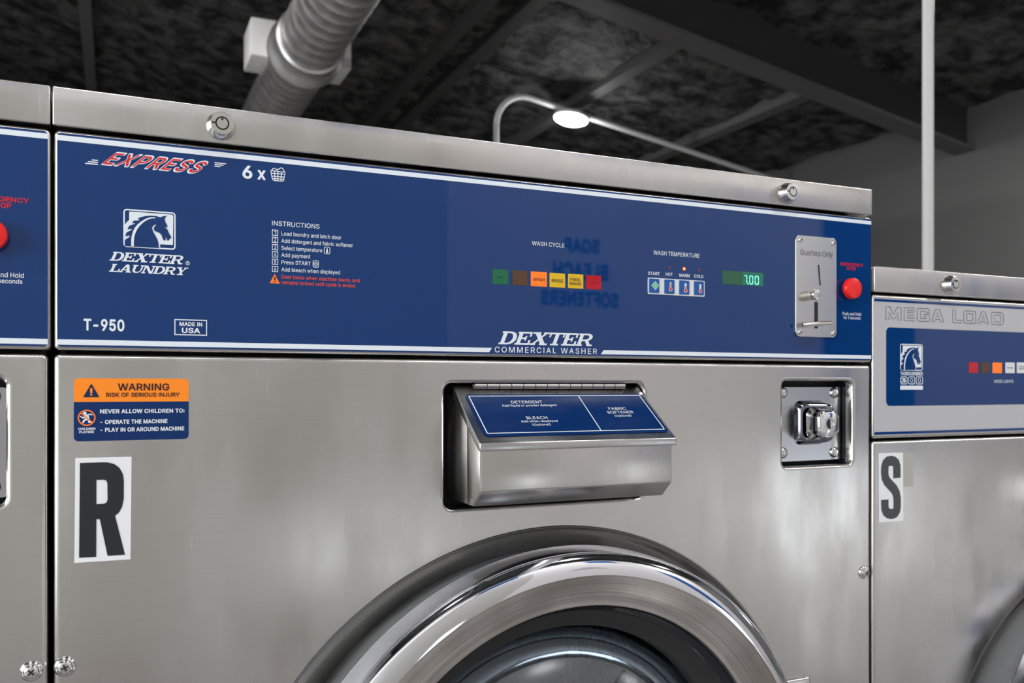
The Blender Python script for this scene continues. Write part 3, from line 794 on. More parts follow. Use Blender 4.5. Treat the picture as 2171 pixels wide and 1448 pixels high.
B456;50 -10,62 -14,242 -14,302 -10,338 0,368 15,392 34,413 62,424 86,431 122,429 170,419 200,401 230,376 254,354 266,388 296,405 326,412 368,408 410,391 452,368 480,338 502,302 516,254 522,62 523,56 522,49 518,46 506,46 2|140 73,140 215,146 217,242 217,272 215,308 200,330 176,340 152,339 122,327 98,314 85,290 76,272 72|140 301,140 436,146 438,236 438,266 435,290 427,310 410,320 386,320 356,309 332,290 313,272 304,248 300
C510;229 -17,270 -21,312 -17,348 -7,378 6,408 25,438 52,461 85,477 121,487 157,484 169,474 174,402 173,394 163,383 133,361 103,342 87,312 74,276 67,246 68,216 76,192 88,166 109,148 133,135 157,123 199,118 235,121 301,130 337,144 369,168 402,198 424,240 438,276 441,318 433,354 413,382 379,395 343,402 335,474 334,480 336,486 343,487 349,476 391,459 427,437 457,412 481,378 503,342 518,306 527,264 530,216 524,172 511,131 487,96 457,66 415,44 367,30 313,26 253,31 193,45 139,66 92,93 55,132 20,174 -3,216 -15
D502;50 -10,62 -14,218 -14,296 -5,344 12,380 34,406 56,428 84,460 146,472 200,475 278,464 350,445 398,419 440,386 472,344 498,296 515,266 520,62 523,56 522,49 518,46 506,46 2|140 72,139 434,146 437,248 436,284 428,312 416,329 404,351 380,366 356,378 320,385 266,380 200,370 164,362 146,334 110,296 86,254 74,212 71
E419;50 -10,62 -14,374 -14,380 -13,386 -8,389 2,389 56,386 65,380 70,146 71,139 74,140 214,356 215,363 218,368 224,369 230,368 290,365 296,356 300,140 301,140 436,146 438,374 438,380 441,386 452,386 512,380 520,368 523,62 523,56 522,49 518,46 506,46 2
F410;50 -10,62 -14,128 -14,134 -11,138 -4,140 207,344 207,356 211,360 218,360 278,356 288,350 291,146 292,140 294,140 436,146 438,374 439,380 444,383 452,383 512,380 518,374 522,62 523,56 522,49 518,46 506,46 2
G520;229 -17,270 -21,330 -13,372 1,419 31,447 61,470 97,485 139,492 181,492 259,486 267,474 270,282 270,272 265,269 259,269 199,270 193,276 187,282 185,390 185,396 184,398 181,396 163,385 133,363 103,330 80,288 68,234 71,210 78,188 91,161 115,138 151,125 187,119 223,119 283,126 325,138 358,153 385,183 415,204 428,234 438,270 442,306 436,336 424,360 405,378 380,395 343,402 336,474 335,480 336,487 343,487 355,477 391,462 421,438 456,410 481,378 503,342 518,306 527,264 530,216 525,168 510,126 485,90 451,66 415,44 367,30 313,26 253,31 193,45 139,66 93,93 55,132 20,174 -3,216 -15
H517;50 -10,62 -14,128 -14,134 -11,138 -4,140 218,374 218,378 212,379 -4,382 -10,392 -14,458 -14,467 -10,471 2,471 506,470 514,464 521,458 523,392 523,381 518,378 512,378 308,374 303,368 303,146 303,140 305,139 512,134 520,128 523,62 523,56 522,49 518,46 506,46 2
I188;52 -10,64 -14,130 -14,136 -11,140 -4,141 506,136 516,130 519,58 518,52 515,48 506,48 2
J396;148 -17,185 -21,233 -15,269 -1,293 13,323 45,343 91,350 145,350 505,347 517,341 522,269 523,263 520,258 511,257 139,253 109,238 85,221 71,203 65,167 65,149 72,127 91,117 109,112 133,112 175,107 184,95 187,35 187,23 183,19 175,20 127,26 91,37 61,53 37,83 9,107 -4
K467;50 -10,62 -14,122 -14,135 -10,139 2,139 158,141 164,194 220,200 218,362 -10,374 -14,446 -14,459 -10,462 -4,460 8,263 284,263 290,459 500,462 512,458 519,446 523,362 523,356 520,170 320,140 283,139 512,134 520,128 523,62 523,56 522,49 518,46 506,46 2
L393;50 -10,62 -14,362 -14,371 -10,374 -4,375 56,374 62,368 69,362 71,146 71,139 74,139 506,136 518,128 523,56 522,49 518,46 512,46 2
M628;50 -10,62 -14,122 -14,132 -10,135 -4,135 332,140 335,273 -4,278 -11,284 -14,338 -14,350 -11,355 -4,488 340,490 332,491 -4,494 -10,506 -14,566 -14,578 -10,582 2,582 506,578 519,566 523,476 523,465 518,314 120,292 188,163 518,152 523,62 523,50 519,46 506,46 2
N523;50 -10,62 -14,128 -14,134 -11,138 -4,139 296,137 362,140 368,377 -10,392 -14,464 -14,473 -10,477 2,477 506,476 514,470 521,464 523,398 523,388 518,385 512,385 158,385 152,380 148,147 518,140 522,134 523,62 523,56 522,49 518,46 506,46 2
O533;229 -17,270 -21,318 -15,360 -3,402 20,440 55,468 94,489 139,502 193,507 253,503 313,490 367,467 415,438 456,403 487,362 511,318 524,270 530,216 524,172 511,131 487,96 456,67 415,44 367,30 313,26 253,31 193,45 139,66 94,94 55,132 20,174 -3,216 -15|228 73,209 79,180 97,161 115,141 145,129 175,121 211,117 253,122 301,130 337,143 367,162 395,184 415,210 431,234 438,264 442,294 439,324 430,350 415,372 395,392 367,404 337,413 295,416 253,413 211,405 175,390 139,372 114,348 92,324 79,294 70,264 67
P445;50 -10,62 -14,128 -14,134 -11,138 -4,140 171,236 172,278 175,326 189,350 202,374 221,403 260,420 314,420 374,408 422,392 452,378 470,338 500,302 514,266 521,62 523,56 522,49 518,46 506,46 2|140 258,140 436,146 438,236 438,260 436,296 423,308 413,318 398,329 368,329 332,318 296,302 278,278 263,248 257,146 256
Q533;391 -58,402 -62,468 -62,478 -58,481 -52,479 -40,422 38,441 56,470 98,490 140,503 194,507 254,503 308,490 368,467 416,438 456,402 488,360 512,318 524,270 530,216 524,174 512,132 488,96 456,67 416,44 368,30 314,26 254,30 194,44 140,66 94,93 56,133 20,174 -3,222 -16,270 -21,318 -15,348 -6,354 -9|258 68,234 71,210 78,186 92,160 116,143 140,130 170,121 212,117 254,121 296,130 338,143 368,162 395,186 416,210 431,240 439,270 442,300 438,324 430,349 416,374 392,391 368,404 338,413 296,416 254,413 212,404 170,391 140,372 114,366 112,324 168,318 172,246 173,240 172,234 167,231 158,233 152,292 74,288 70,282 68
R449;50 -10,62 -14,128 -14,134 -11,138 -4,140 183,230 185,236 185,239 182,344 -11,356 -14,428 -14,434 -13,440 -7,442 2,440 8,335 200,339 206,369 224,398 258,419 308,423 362,413 416,399 446,380 469,350 494,308 513,266 521,62 523,56 522,49 518,46 506,46 2|140 270,140 436,146 438,254 437,290 428,308 416,323 392,329 374,330 338,324 314,314 297,302 286,278 275,242 269
S447;178 -19,226 -23,268 -20,304 -12,340 4,370 24,392 47,409 77,419 107,422 137,420 161,411 197,394 222,370 247,310 279,172 323,148 337,132 359,130 365,131 389,142 413,160 428,172 435,214 444,256 442,280 434,292 427,311 407,325 371,334 364,400 364,406 365,412 370,415 377,409 413,400 438,380 467,358 488,334 504,298 519,268 526,226 530,190 527,142 515,106 496,76 472,52 437,42 407,38 371,43 335,52 311,70 286,112 253,166 230,274 198,310 180,323 167,331 149,331 131,325 113,306 89,280 73,244 65,202 65,161 77,142 89,128 107,117 143,112 148,106 151,40 151,28 147,24 137,30 101,41 71,61 41,82 20,112 1,142 -11
T449;183 -10,196 -14,256 -14,267 -10,270 -4,271 434,274 438,280 438,418 438,424 440,430 446,431 452,431 512,424 521,412 523,34 523,22 519,18 512,18 452,22 442,28 439,172 438,179 434,179 2
U517;221 -18,260 -22,320 -15,349 -6,380 9,421 42,444 72,456 96,467 132,471 162,471 510,464 521,458 523,392 523,381 516,379 510,378 174,374 144,367 126,350 101,326 82,296 70,260 66,224 70,188 84,166 102,145 138,138 180,138 504,136 516,129 522,122 523,62 523,55 522,48 516,46 504,46 162,53 120,61 96,74 72,98 40,134 11,170 -7,200 -16
V480;194 -10,204 -14,276 -14,288 -10,291 -4,477 506,474 518,468 522,396 523,384 518,240 104,212 194,96 516,90 522,84 523,18 523,12 522,5 518,2 512,4 500
W686;145 -10,156 -14,228 -14,240 -10,243 -4,342 362,442 -4,445 -10,456 -14,528 -14,540 -10,545 2,684 506,681 518,672 523,600 523,594 520,589 512,492 130,394 512,390 519,378 523,306 523,300 522,294 516,198 148,192 134,96 512,93 518,84 523,18 523,6 519,2 512,2 506,142 -4
X474;8 -10,20 -14,92 -14,101 -10,236 187,242 183,260 152,374 -11,380 -14,452 -14,466 -10,469 -4,467 8,295 260,295 266,457 500,460 512,457 518,446 523,374 523,363 518,236 332,212 374,115 518,104 523,26 523,18 518,15 512,18 500,183 260,7 8,5 -4
Y472;193 -10,204 -14,270 -14,276 -11,281 -4,283 206,466 500,469 512,462 521,456 523,384 523,372 520,240 300,234 300,102 518,90 523,18 523,12 522,5 518,2 512,5 500,188 206,189 2
a389;125 -19,159 -23,201 -18,231 -7,261 14,265 -7,273 -13,339 -14,349 -7,351 -1,351 251,345 299,333 330,327 339,303 365,273 383,237 394,201 398,171 397,135 391,105 380,75 361,57 345,41 323,29 299,28 287,33 280,99 260,105 261,111 266,125 287,141 301,171 314,201 317,219 314,231 310,248 299,258 281,260 251,255 246,237 241,135 227,93 215,51 191,35 173,25 155,17 125,17 89,25 59,39 33,63 8,87 -7|141 64,135 65,117 77,112 83,107 95,108 119,111 125,123 137,147 147,261 168,258 119,248 95,231 78,213 68,195 62,171 59
b424;193 -18,235 -21,277 -16,307 -4,349 29,376 66,395 114,403 156,403 216,393 270,375 312,349 349,313 377,271 393,217 398,175 389,139 368,133 361,128 366,128 372,128 510,126 516,115 523,49 522,43 519,39 510,40 -6,49 -13,115 -14,125 -6,127 21,162 -6|193 65,181 69,163 83,150 96,140 114,133 138,127 186,133 240,140 264,151 282,163 295,178 306,199 313,217 316,241 313,259 307,277 296,289 282,300 264,308 240,314 192,308 138,300 114,289 96,277 82,264 72,241 63,217 61
c396;165 -18,210 -22,264 -15,312 8,352 48,367 72,376 96,376 108,370 114,306 131,300 130,293 126,276 92,258 75,234 63,204 61,180 64,161 72,144 86,126 113,112 162,110 198,113 222,121 252,129 270,142 288,156 301,192 315,228 314,246 308,268 294,281 276,293 252,300 248,366 264,374 270,375 282,348 334,312 368,264 390,204 398,168 395,132 384,101 366,72 340,48 306,32 270,24 234,20 186,23 144,33 102,54 61,72 36,96 14,132 -7
d424;156 -18,193 -22,229 -19,265 -5,295 18,299 12,300 -6,307 -13,373 -14,379 -12,385 -6,386 510,379 521,373 523,313 523,306 522,299 516,297 510,297 360,295 357,283 370,247 389,205 398,157 394,115 379,79 351,49 312,33 276,22 222,21 162,29 114,46 72,79 25,115 -3|175 66,163 71,146 84,127 111,118 132,110 186,116 240,133 278,151 298,163 306,181 313,205 316,223 314,241 308,259 297,273 282,284 264,292 240,298 192,292 138,284 114,274 96,259 80,247 72,223 63,205 61
e404;170 -18,210 -22,270 -14,318 7,356 42,379 90,378 96,372 103,306 119,295 114,282 92,269 78,252 68,222 61,186 64,168 69,150 80,133 96,122 114,113 150,114 154,120 155,372 155,383 162,385 168,385 204,380 252,370 288,352 324,330 350,300 374,270 387,228 397,192 398,156 392,120 378,90 358,64 330,42 294,29 258,21 216,20 174,26 132,38 90,54 60,78 30,108 5,144 -12|120 235,114 240,119 258,132 280,150 297,174 311,204 316,234 312,258 298,278 276,292 240,288 235,282 235
f254;71 -10,80 -14,140 -14,152 -10,155 -4,156 308,158 312,164 313,230 313,240 320,242 332,242 380,240 386,230 393,158 394,156 398,158 434,164 448,176 456,200 460,230 454,237 458,257 518,254 530,242 536,182 543,140 535,110 520,94 506,81 488,70 464,67 434,67 398,62 393,2 392,-4 389,-8 380,-8 326,-4 317,8 313,62 313,67 308,67 2
g425;168 -161,210 -165,264 -159,312 -140,355 -107,373 -77,381 -53,386 -5,386 379,385 385,378 392,312 393,306 391,300 385,298 361,294 358,282 370,246 391,198 398,162 395,138 389,105 373,71 343,49 313,33 277,20 205,25 133,32 109,49 73,61 55,84 30,114 11,144 -2,186 -9,222 -8,252 0,276 13,294 29,297 25,297 -5,293 -35,283 -53,258 -73,234 -81,216 -83,168 -78,138 -61,108 -29,102 -27,94 -29,41 -59,38 -65,40 -77,66 -113,72 -119,108 -143,156 -160|174 78,150 90,137 103,125 121,118 139,110 193,116 241,125 265,137 283,147 295,162 306,180 312,204 316,228 313,246 307,263 295,276 279,286 259,292 241,298 193,291 139,285 121,273 103,261 91,246 81,228 75,204 73
h410;43 -10,55 -14,115 -14,121 -12,127 -5,128 224,131 254,140 278,155 296,169 305,193 313,217 315,241 310,259 297,273 278,281 248,283 -4,289 -12,301 -14,361 -13,367 -10,370 -4,370 266,357 320,343 344,325 364,295 384,259 395,217 398,187 393,155 380,133 364,128 368,128 374,128 512,125 518,115 523,49 522,42 518,39 512,39 2
i167;43 -10,55 -14,115 -14,124 -10,127 -4,128 380,121 391,115 393,49 392,43 389,39 380,39 2|60 434,85 429,103 432,125 446,136 464,140 482,135 506,121 524,103 535,85 538,61 534,43 520,32 506,27 482,31 464,43 446
k381;43 -10,55 -14,115 -14,121 -12,127 -5,128 134,151 156,157 152,284 -10,295 -14,373 -14,382 -10,385 -4,383 8,222 212,222 218,369 368,373 374,372 386,361 393,283 393,277 391,133 244,129 248,128 254,128 512,125 518,115 523,49 522,42 518,39 512,39 2
l167;42 -10,54 -14,114 -14,124 -10,127 -4,128 524,125 536,114 542,48 541,41 536,38 530,38 2
m610;43 -10,55 -14,115 -14,124 -10,127 -4,128 236,130 260,140 284,156 302,175 311,199 316,223 313,235 307,252 290,259 272,261 -4,265 -11,271 -14,337 -14,343 -11,348 -4,349 2,349 242,352 266,361 288,373 302,391 311,421 316,439 314,457 306,469 296,478 278,482 248,483 -4,487 -11,493 -14,559 -14,565 -11,570 -4,571 2,571 266,565 308,543 350,520 374,511 379,481 394,445 400,403 396,367 384,337 363,319 342,310 356,289 378,247 397,205 400,169 390,135 368,127 360,124 386,115 393,55 393,43 389,39 380,39 2
n410;43 -10,55 -14,115 -14,121 -12,127 -5,128 224,131 254,140 278,155 296,169 305,193 313,217 315,241 310,259 297,273 278,281 248,283 -4,286 -10,295 -14,355 -14,367 -10,371 2,370 266,356 320,343 344,319 368,295 384,253 396,217 398,181 392,151 378,127 360,124 386,115 393,55 393,48 392,41 386,39 374,39 2
o415;165 -18,204 -22,246 -19,282 -7,316 12,343 36,365 66,382 102,392 144,395 186,391 234,383 270,366 309,342 341,318 363,282 384,246 395,204 398,168 395,132 384,101 366,72 340,52 312,32 270,24 234,20 186,23 144,33 102,51 66,72 36,99 12,132 -7|180 65,168 69,153 78,140 90,128 108,113 156,110 186,113 222,126 264,142 288,168 307,210 315,249 306,273 288,286 270,296 246,302 222,305 186,304 162,297 132,287 108,276 91,262 78,246 68,210 61
p424;43 -153,55 -157,115 -157,121 -155,127 -148,128 9,129 15,133 18,140 9,175 -13,211 -21,259 -20,289 -12,331 11,363 45,381 75,396 117,403 159,403 219,395 261,383 297,362 333,337 359,301 383,277 392,241 398,187 394,145 372,127 353,126 381,121 390,115 393,55 393,49 392,42 387,39 375,39 -141|199 63,181 69,163 83,151 95,139 117,134 135,127 189,134 243,142 267,151 282,163 295,175 304,199 313,223 316,241 313,259 307,277 296,291 279,301 261,307 243,314 189,307 136,301 117,291 99,277 82,265 73,241 63
q424;301 -153,313 -157,373 -157,382 -153,385 -147,386 381,383 387,373 393,307 392,302 387,299 381,299 363,295 355,277 373,241 393,187 398,157 394,127 384,85 357,61 331,42 297,29 261,21 219,21 159,28 117,43 77,67 38,97 9,133 -11,169 -21,217 -20,253 -12,283 8,295 22,297 15,297 -141|187 62,166 69,151 79,134 99,117 135,110 189,117 243,124 261,138 285,149 297,163 306,181 313,205 316,241 308,259 297,271 284,282 267,291 243,298 189,291 135,282 111,271 93,259 80,247 72,229 64,205 61
r259;43 -10,55 -14,115 -14,121 -12,127 -5,128 236,134 266,136 272,150 290,175 306,199 311,247 309,254 314,257 320,257 386,254 392,247 397,193 398,157 386,127 365,124 386,115 393,55 393,48 392,41 386,39 374,39 2
s365;145 -18,182 -22,236 -16,266 -7,290 7,314 28,330 48,340 72,345 96,344 126,334 156,314 183,296 197,260 215,152 244,134 254,126 264,124 282,128 294,152 312,176 318,200 317,224 311,243 294,256 270,266 263,326 276,335 282,337 294,318 336,284 371,242 392,200 398,158 396,128 391,104 381,68 355,48 330,37 306,33 282,34 252,45 222,57 204,86 180,128 162,218 138,236 130,248 121,253 108,250 90,236 74,218 65,194 60,152 64,128 75,116 89,106 114,98 120,32 107,25 102,23 90,29 66,42 42,56 23,80 4,122 -15
t227;138 -14,158 -18,212 -13,223 -8,226 -2,217 52,212 64,200 68,170 64,152 68,146 73,141 88,141 310,146 313,206 313,213 316,217 322,218 328,218 382,215 388,206 393,141 394,140 472,134 482,128 485,62 485,56 482,51 472,51 394,2 392,-5 388,-8 376,-8 328,-4 317,2 314,44 313,51 310,51 94,56 56,73 22,79 16,110 -7
u410;152 -15,181 -19,235 -10,271 10,283 22,284 -3,289 -11,295 -14,355 -14,361 -13,368 -9,371 3,371 375,368 387,361 392,295 393,285 387,282 375,282 147,274 111,264 93,247 78,229 69,199 64,175 68,157 77,139 97,131 117,128 147,128 375,125 387,121 391,109 393,55 393,49 392,42 387,39 375,39 129,48 75,67 36,97 6,133 -12
w567;128 -10,139 -14,199 -14,205 -13,211 -7,283 250,355 -5,361 -12,367 -14,427 -14,439 -10,442 -4,558 374,559 380,553 390,547 393,481 393,475 392,468 386,397 128,388 170,330 380,325 390,313 393,253 393,247 392,240 386,175 144,169 129,160 170,99 386,92 392,85 393,25 393,13 389,9 380,10 374,125 -4
x379;11 -10,23 -14,89 -14,101 -10,185 119,191 123,277 -10,287 -14,359 -14,368 -10,371 -4,369 8,244 188,243 194,365 374,365 383,359 391,347 393,281 393,275 391,210 296,191 262,185 268,113 385,107 391,101 393,29 393,23 392,17 386,15 380,17 372,137 194,10 8,8 -4
y389;60 -155,91 -159,133 -153,172 -131,202 -95,219 -59,384 373,384 385,379 390,373 393,307 393,298 391,292 385,199 120,193 114,97 385,91 391,79 393,13 392,4 385,4 373,147 1,131 -47,115 -68,97 -75,61 -72,55 -73,49 -79,33 -137,34 -143,37 -149,43 -152
@26
 188;
!196;74 -26,96 -30,126 -25,150 -8,165 16,169 40,163 70,150 90,126 107,96 112,72 107,48 92,33 70,26 40,31 16,48 -10|57 136,66 134,132 134,147 142,153 154,158 508,156 519,152 526,138 534,60 535,51 532,43 526,37 514,41 160,44 148,48 142
(273;163 -118,175 -122,241 -122,253 -116,262 -100,261 -88,221 2,197 74,182 140,177 206,183 284,199 362,225 446,262 536,260 548,257 554,251 560,241 565,175 565,163 561,156 554,124 494,98 422,78 344,66 266,63 206,66 152,77 86,99 8,121 -46,153 -106
)273;23 -118,39 -122,99 -122,111 -118,117 -112,150 -52,181 26,196 86,207 146,210 206,208 248,192 362,159 469,118 554,111 561,99 565,33 565,21 559,15 553,11 542,13 530,49 446,74 362,90 284,96 206,91 140,76 74,52 2,12 -88,13 -106
,188;24 -141,34 -145,88 -145,100 -139,108 -129,163 69,160 83,148 95,136 97,64 97,52 91,44 81,12 -117,14 -129
-453;100 166,116 162,344 163,356 170,363 184,362 250,356 262,347 268,338 270,116 270,104 268,92 258,88 244,88 184,94 172
0453;193 -29,230 -33,272 -28,314 -12,351 13,381 49,404 91,419 139,428 193,431 253,427 319,419 367,404 415,382 457,350 496,314 521,272 537,230 542,182 537,140 522,104 496,80 469,71 457,50 415,34 367,25 313,22 253,25 193,34 139,52 85,74 47,104 12,140 -13,176 -26|206 79,192 85,176 98,163 115,153 139,142 175,136 259,143 337,151 367,162 391,176 411,194 425,206 430,230 433,248 430,266 421,278 410,291 391,302 367,310 337,318 253,309 169,302 141,290 115,277 97,261 85,248 79,230 77
1453;198 -22,214 -26,280 -26,290 -22,296 -16,302 -4,302 512,298 523,292 529,280 535,196 535,184 531,70 447,63 440,60 428,61 350,69 338,82 332,100 336,178 392,184 395,186 392,186 2,188 -10
2453;50 -22,66 -26,390 -26,403 -22,413 -10,415 2,415 62,409 74,402 79,390 83,222 83,213 86,342 224,380 278,397 314,405 344,407 386,393 440,376 470,354 494,306 525,276 536,240 541,198 540,162 532,132 520,102 500,78 476,59 446,45 410,40 362,43 350,47 344,60 337,126 336,138 338,150 350,159 392,174 416,192 427,222 433,252 429,275 416,290 392,293 368,287 338,260 296,43 62,38 50,38 -4,44 -16
3453;176 -29,220 -33,280 -25,340 0,386 43,404 73,410 91,418 139,418 151,412 193,393 235,370 265,334 291,278 313,396 451,398 463,398 511,394 523,382 533,370 535,70 535,54 529,45 517,44 451,48 439,58 429,70 426,220 426,226 425,230 421,135 313,131 301,131 247,136 233,142 227,154 222,208 221,250 214,268 207,285 193,299 169,303 151,300 127,289 103,275 91,256 82,226 76,196 78,172 85,154 96,140 115,131 145,118 156,40 158,28 152,21 145,18 133,25 91,38 61,58 31,82 10,112 -10,142 -22
4453;268 -22,282 -26,342 -26,354 -24,360 -20,369 -4,369 74,372 78,420 80,432 87,439 104,439 164,432 181,420 188,372 190,369 194,369 320,366 330,360 338,348 344,276 343,266 338,260 332,256 320,256 194,252 189,162 189,157 194,335 500,337 512,332 524,324 531,312 535,246 535,234 531,226 524,18 172,14 158,15 98,22 86,30 81,42 79,252 79,256 74,256 -4,262 -16
5453;182 -29,218 -33,260 -30,296 -19,332 -1,373 37,397 73,410 109,417 151,415 193,404 238,380 283,347 319,302 346,260 358,206 358,170 349,166 355,174 421,176 425,368 426,384 433,388 439,392 451,392 511,386 525,374 534,92 535,79 529,71 517,42 259,44 241,50 233,62 227,128 220,140 223,164 238,194 249,218 251,242 247,260 240,278 226,290 209,298 187,301 151,289 115,272 94,242 78,206 77,176 90,157 109,151 121,143 145,128 155,56 156,45 151,38 144,34 127,38 97,49 67,68 36,92 12,116 -5,152 -22
6453;195 -29,228 -33,288 -24,342 5,370 31,390 59,411 115,415 169,404 223,400 235,372 282,326 319,276 336,246 337,240 340,239 343,346 499,347 517,338 529,330 534,252 535,240 532,234 528,89 313,60 259,43 205,38 163,40 121,51 85,74 43,114 2,144 -15,174 -26|204 79,192 84,174 96,158 121,151 157,158 193,173 217,198 234,228 238,258 232,279 217,294 193,301 157,294 121,279 97,258 82,228 75
7453;83 -22,94 -26,166 -26,179 -22,189 -10,415 440,417 512,412 524,406 530,388 535,64 535,52 533,40 523,36 512,37 446,43 434,52 428,64 426,274 426,279 422,72 8,73 -10
8453;182 -29,228 -33,264 -30,306 -21,336 -8,368 13,393 37,412 67,424 103,427 139,416 193,393 235,360 265,361 271,381 295,395 319,404 343,408 385,404 415,396 439,370 481,330 514,270 537,228 542,180 537,126 517,81 481,58 445,47 409,44 379,48 343,57 319,72 293,91 271,92 265,60 235,34 187,26 133,31 97,44 61,60 37,84 13,120 -10,150 -22|198 79,186 81,162 95,147 115,142 139,147 163,162 185,192 203,228 208,258 204,288 187,305 163,310 139,305 115,292 97,264 80,228 75|210 319,198 321,180 331,165 349,160 373,163 397,175 415,198 429,228 433,258 428,276 417,289 397,292 373,286 349,272 331,252 321,228 317
9453;116 -22,127 -26,199 -26,211 -24,220 -16,367 200,392 248,410 302,415 344,412 386,402 422,379 464,349 498,339 506,313 522,265 539,223 542,163 532,109 503,85 481,64 452,48 416,41 392,39 326,48 284,53 272,79 230,127 190,181 171,213 170,211 164,108 14,104 -4,109 -15|217 271,193 278,171 296,157 320,152 356,158 386,175 412,199 428,229 433,259 426,280 410,294 386,301 350,295 318,278 290,253 275,229 270
:188;71 -26,94 -30,124 -25,148 -8,163 16,167 40,162 70,148 90,124 107,94 113,70 108,46 93,29 70,24 40,28 16,46 -11|68 250,94 245,124 250,148 267,163 292,167 316,161 346,148 366,124 383,94 388,70 384,46 369,30 346,24 316,28 292,46 264
A480;2 -22,18 -26,84 -26,96 -24,102 -20,109 -10,150 110,156 116,324 116,328 110,371 -10,378 -20,384 -24,396 -26,468 -26,480 -20,487 -10,489 2,486 14,300 518,288 532,276 535,198 535,186 530,177 518,-9 8,-8 -10|192 228,234 354,240 365,285 230,282 225,276 225,198 225
B456;46 -22,62 -26,248 -26,308 -21,344 -10,379 8,404 29,424 56,437 86,444 122,441 170,430 206,412 236,379 266,379 272,398 290,418 326,424 368,419 416,401 458,377 488,344 512,308 527,254 534,56 535,45 530,38 523,34 506,34 2,36 -10|152 85,152 203,158 205,242 205,272 202,302 189,320 169,327 152,328 128,320 109,308 96,290 89,266 84|152 313,152 424,158 426,236 426,266 423,285 416,302 399,308 380,307 356,298 338,284 324,266 315,248 312
C510;228 -29,270 -33,312 -29,354 -18,384 -5,414 15,446 43,471 79,487 115,499 157,497 169,494 175,480 185,402 185,387 175,372 139,354 112,330 95,306 85,276 79,246 81,222 87,198 98,174 119,158 139,146 163,135 199,131 235,133 301,141 331,153 361,175 391,204 414,240 426,276 429,318 420,348 401,371 373,388 331,402 323,474 322,486 326,497 337,498 355,486 397,469 433,444 467,420 490,384 514,348 529,306 539,264 542,216 537,168 522,120 494,85 463,55 421,33 373,18 313,14 253,18 193,32 139,56 85,84 47,126 10,168 -13,210 -26
D502;46 -22,62 -26,218 -26,296 -18,350 1,390 26,417 50,440 80,470 140,482 188,487 278,477 350,455 404,429 446,392 482,350 509,302 526,266 533,62 535,50 533,39 524,34 506,34 2,36 -10|152 84,151 422,158 425,248 424,278 417,308 405,320 396,341 374,355 350,366 314,373 266,368 206,360 170,352 152,326 119,293 98,248 85,212 83
E419;46 -22,62 -26,374 -26,389 -22,398 -12,401 2,401 62,395 74,386 81,374 83,158 83,151 86,152 202,356 203,367 206,374 211,379 218,381 230,381 290,374 304,362 311,152 313,152 424,158 426,368 426,382 428,392 436,398 452,398 512,393 524,386 531,368 535,62 535,50 533,39 524,34 506,34 2,36 -10
F410;46 -22,62 -26,128 -26,140 -21,149 -10,151 2,152 195,350 195,361 200,368 207,372 218,371 284,365 296,356 302,344 304,158 304,152 306,151 422,158 426,368 426,380 428,392 440,395 452,395 512,390 524,380 533,368 535,62 535,50 533,38 523,34 506,34 2,36 -10
G520;228 -29,270 -33,330 -26,378 -9,426 21,456 53,480 91,496 133,504 181,504 259,498 272,486 281,282 282,270 278,264 274,257 259,257 199,260 187,270 177,282 173,378 173,384 171,383 163,374 139,354 111,324 91,288 80,240 82,216 89,198 98,172 121,148 157,137 187,131 223,131 283,137 319,150 355,164 379,188 403,210 417,234 425,270 430,300 425,327 415,351 397,368 373,385 337,390 330,402 324,480 324,492 330,497 337,499 355,490 391,473 427,448 463,420 489,384 513,348 529,306 539,264 542,210 536,162 520,120 495,84 463,55 421,33 373,18 313,14 253,18 193,32 139,56 85,84 48,120 13,168 -14,216 -28
H517;46 -22,62 -26,128 -26,140 -21,149 -10,151 2,152 206,362 206,366 200,366 2,368 -10,378 -22,392 -26,458 -26,470 -23,477 -16,481 -10,483 2,483 506,481 518,472 530,458 535,392 535,377 530,368 519,366 506,366 320,362 315,356 315,158 315,152 317,151 506,146 524,134 533,122 535,56 535,45 530,39 524,34 506,34 2,36 -10
I188;48 -22,64 -26,130 -26,141 -22,147 -16,153 -4,153 506,149 518,145 524,130 531,58 531,44 524,39 518,36 506,36 2,38 -10
J396;146 -29,185 -33,233 -27,275 -12,299 3,332 37,354 85,362 145,362 511,358 523,347 533,335 535,269 535,256 529,247 517,245 139,241 115,227 91,215 82,203 78,173 77,155 82,137 97,128 115,125 133,123 181,114 193,107 197,29 199,16 193,8 181,8 127,13 91,31 49,47 25,71 2,101 -15
K467;46 -22,62 -26,128 -26,139 -22,146 -15,151 2,152 158,194 202,200 197,356 -20,368 -26,452 -26,463 -22,469 -16,475 -4,471 14,278 284,280 290,469 494,474 512,470 523,464 529,446 535,362 535,350 531,152 318,151 506,146 524,134 533,122 535,56 535,45 530,39 524,34 506,34 2,36 -10
L393;46 -22,62 -26,362 -26,374 -23,380 -18,387 -4,387 62,380 75,368 82,158 83,151 86,151 512,146 524,140 530,128 535,56 535,44 529,38 523,34 512,34 2,36 -10
M628;46 -22,62 -26,128 -25,140 -19,146 -10,148 2,147 254,149 266,152 268,266 -16,272 -22,284 -26,344 -26,356 -22,366 -10,476 273,478 266,478 2,480 -10,488 -20,500 -26,572 -26,582 -22,588 -16,592 -10,594 2,594 506,592 518,584 529,566 535,476 535,464 532,455 524,314 160,303 194,173 524,164 532,152 535,62 535,44 529,36 518,34 506,34 2,36 -10
N523;46 -22,62 -26,128 -26,140 -21,149 -10,151 2,150 320,152 323,368 -18,374 -23,386 -26,464 -26,476 -23,483 -16,487 -10,489 2,489 506,487 518,478 530,464 535,398 535,384 530,375 518,373 206,371 194,368 192,152 529,140 535,62 535,50 533,39 524,34 506,34 2,36 -10
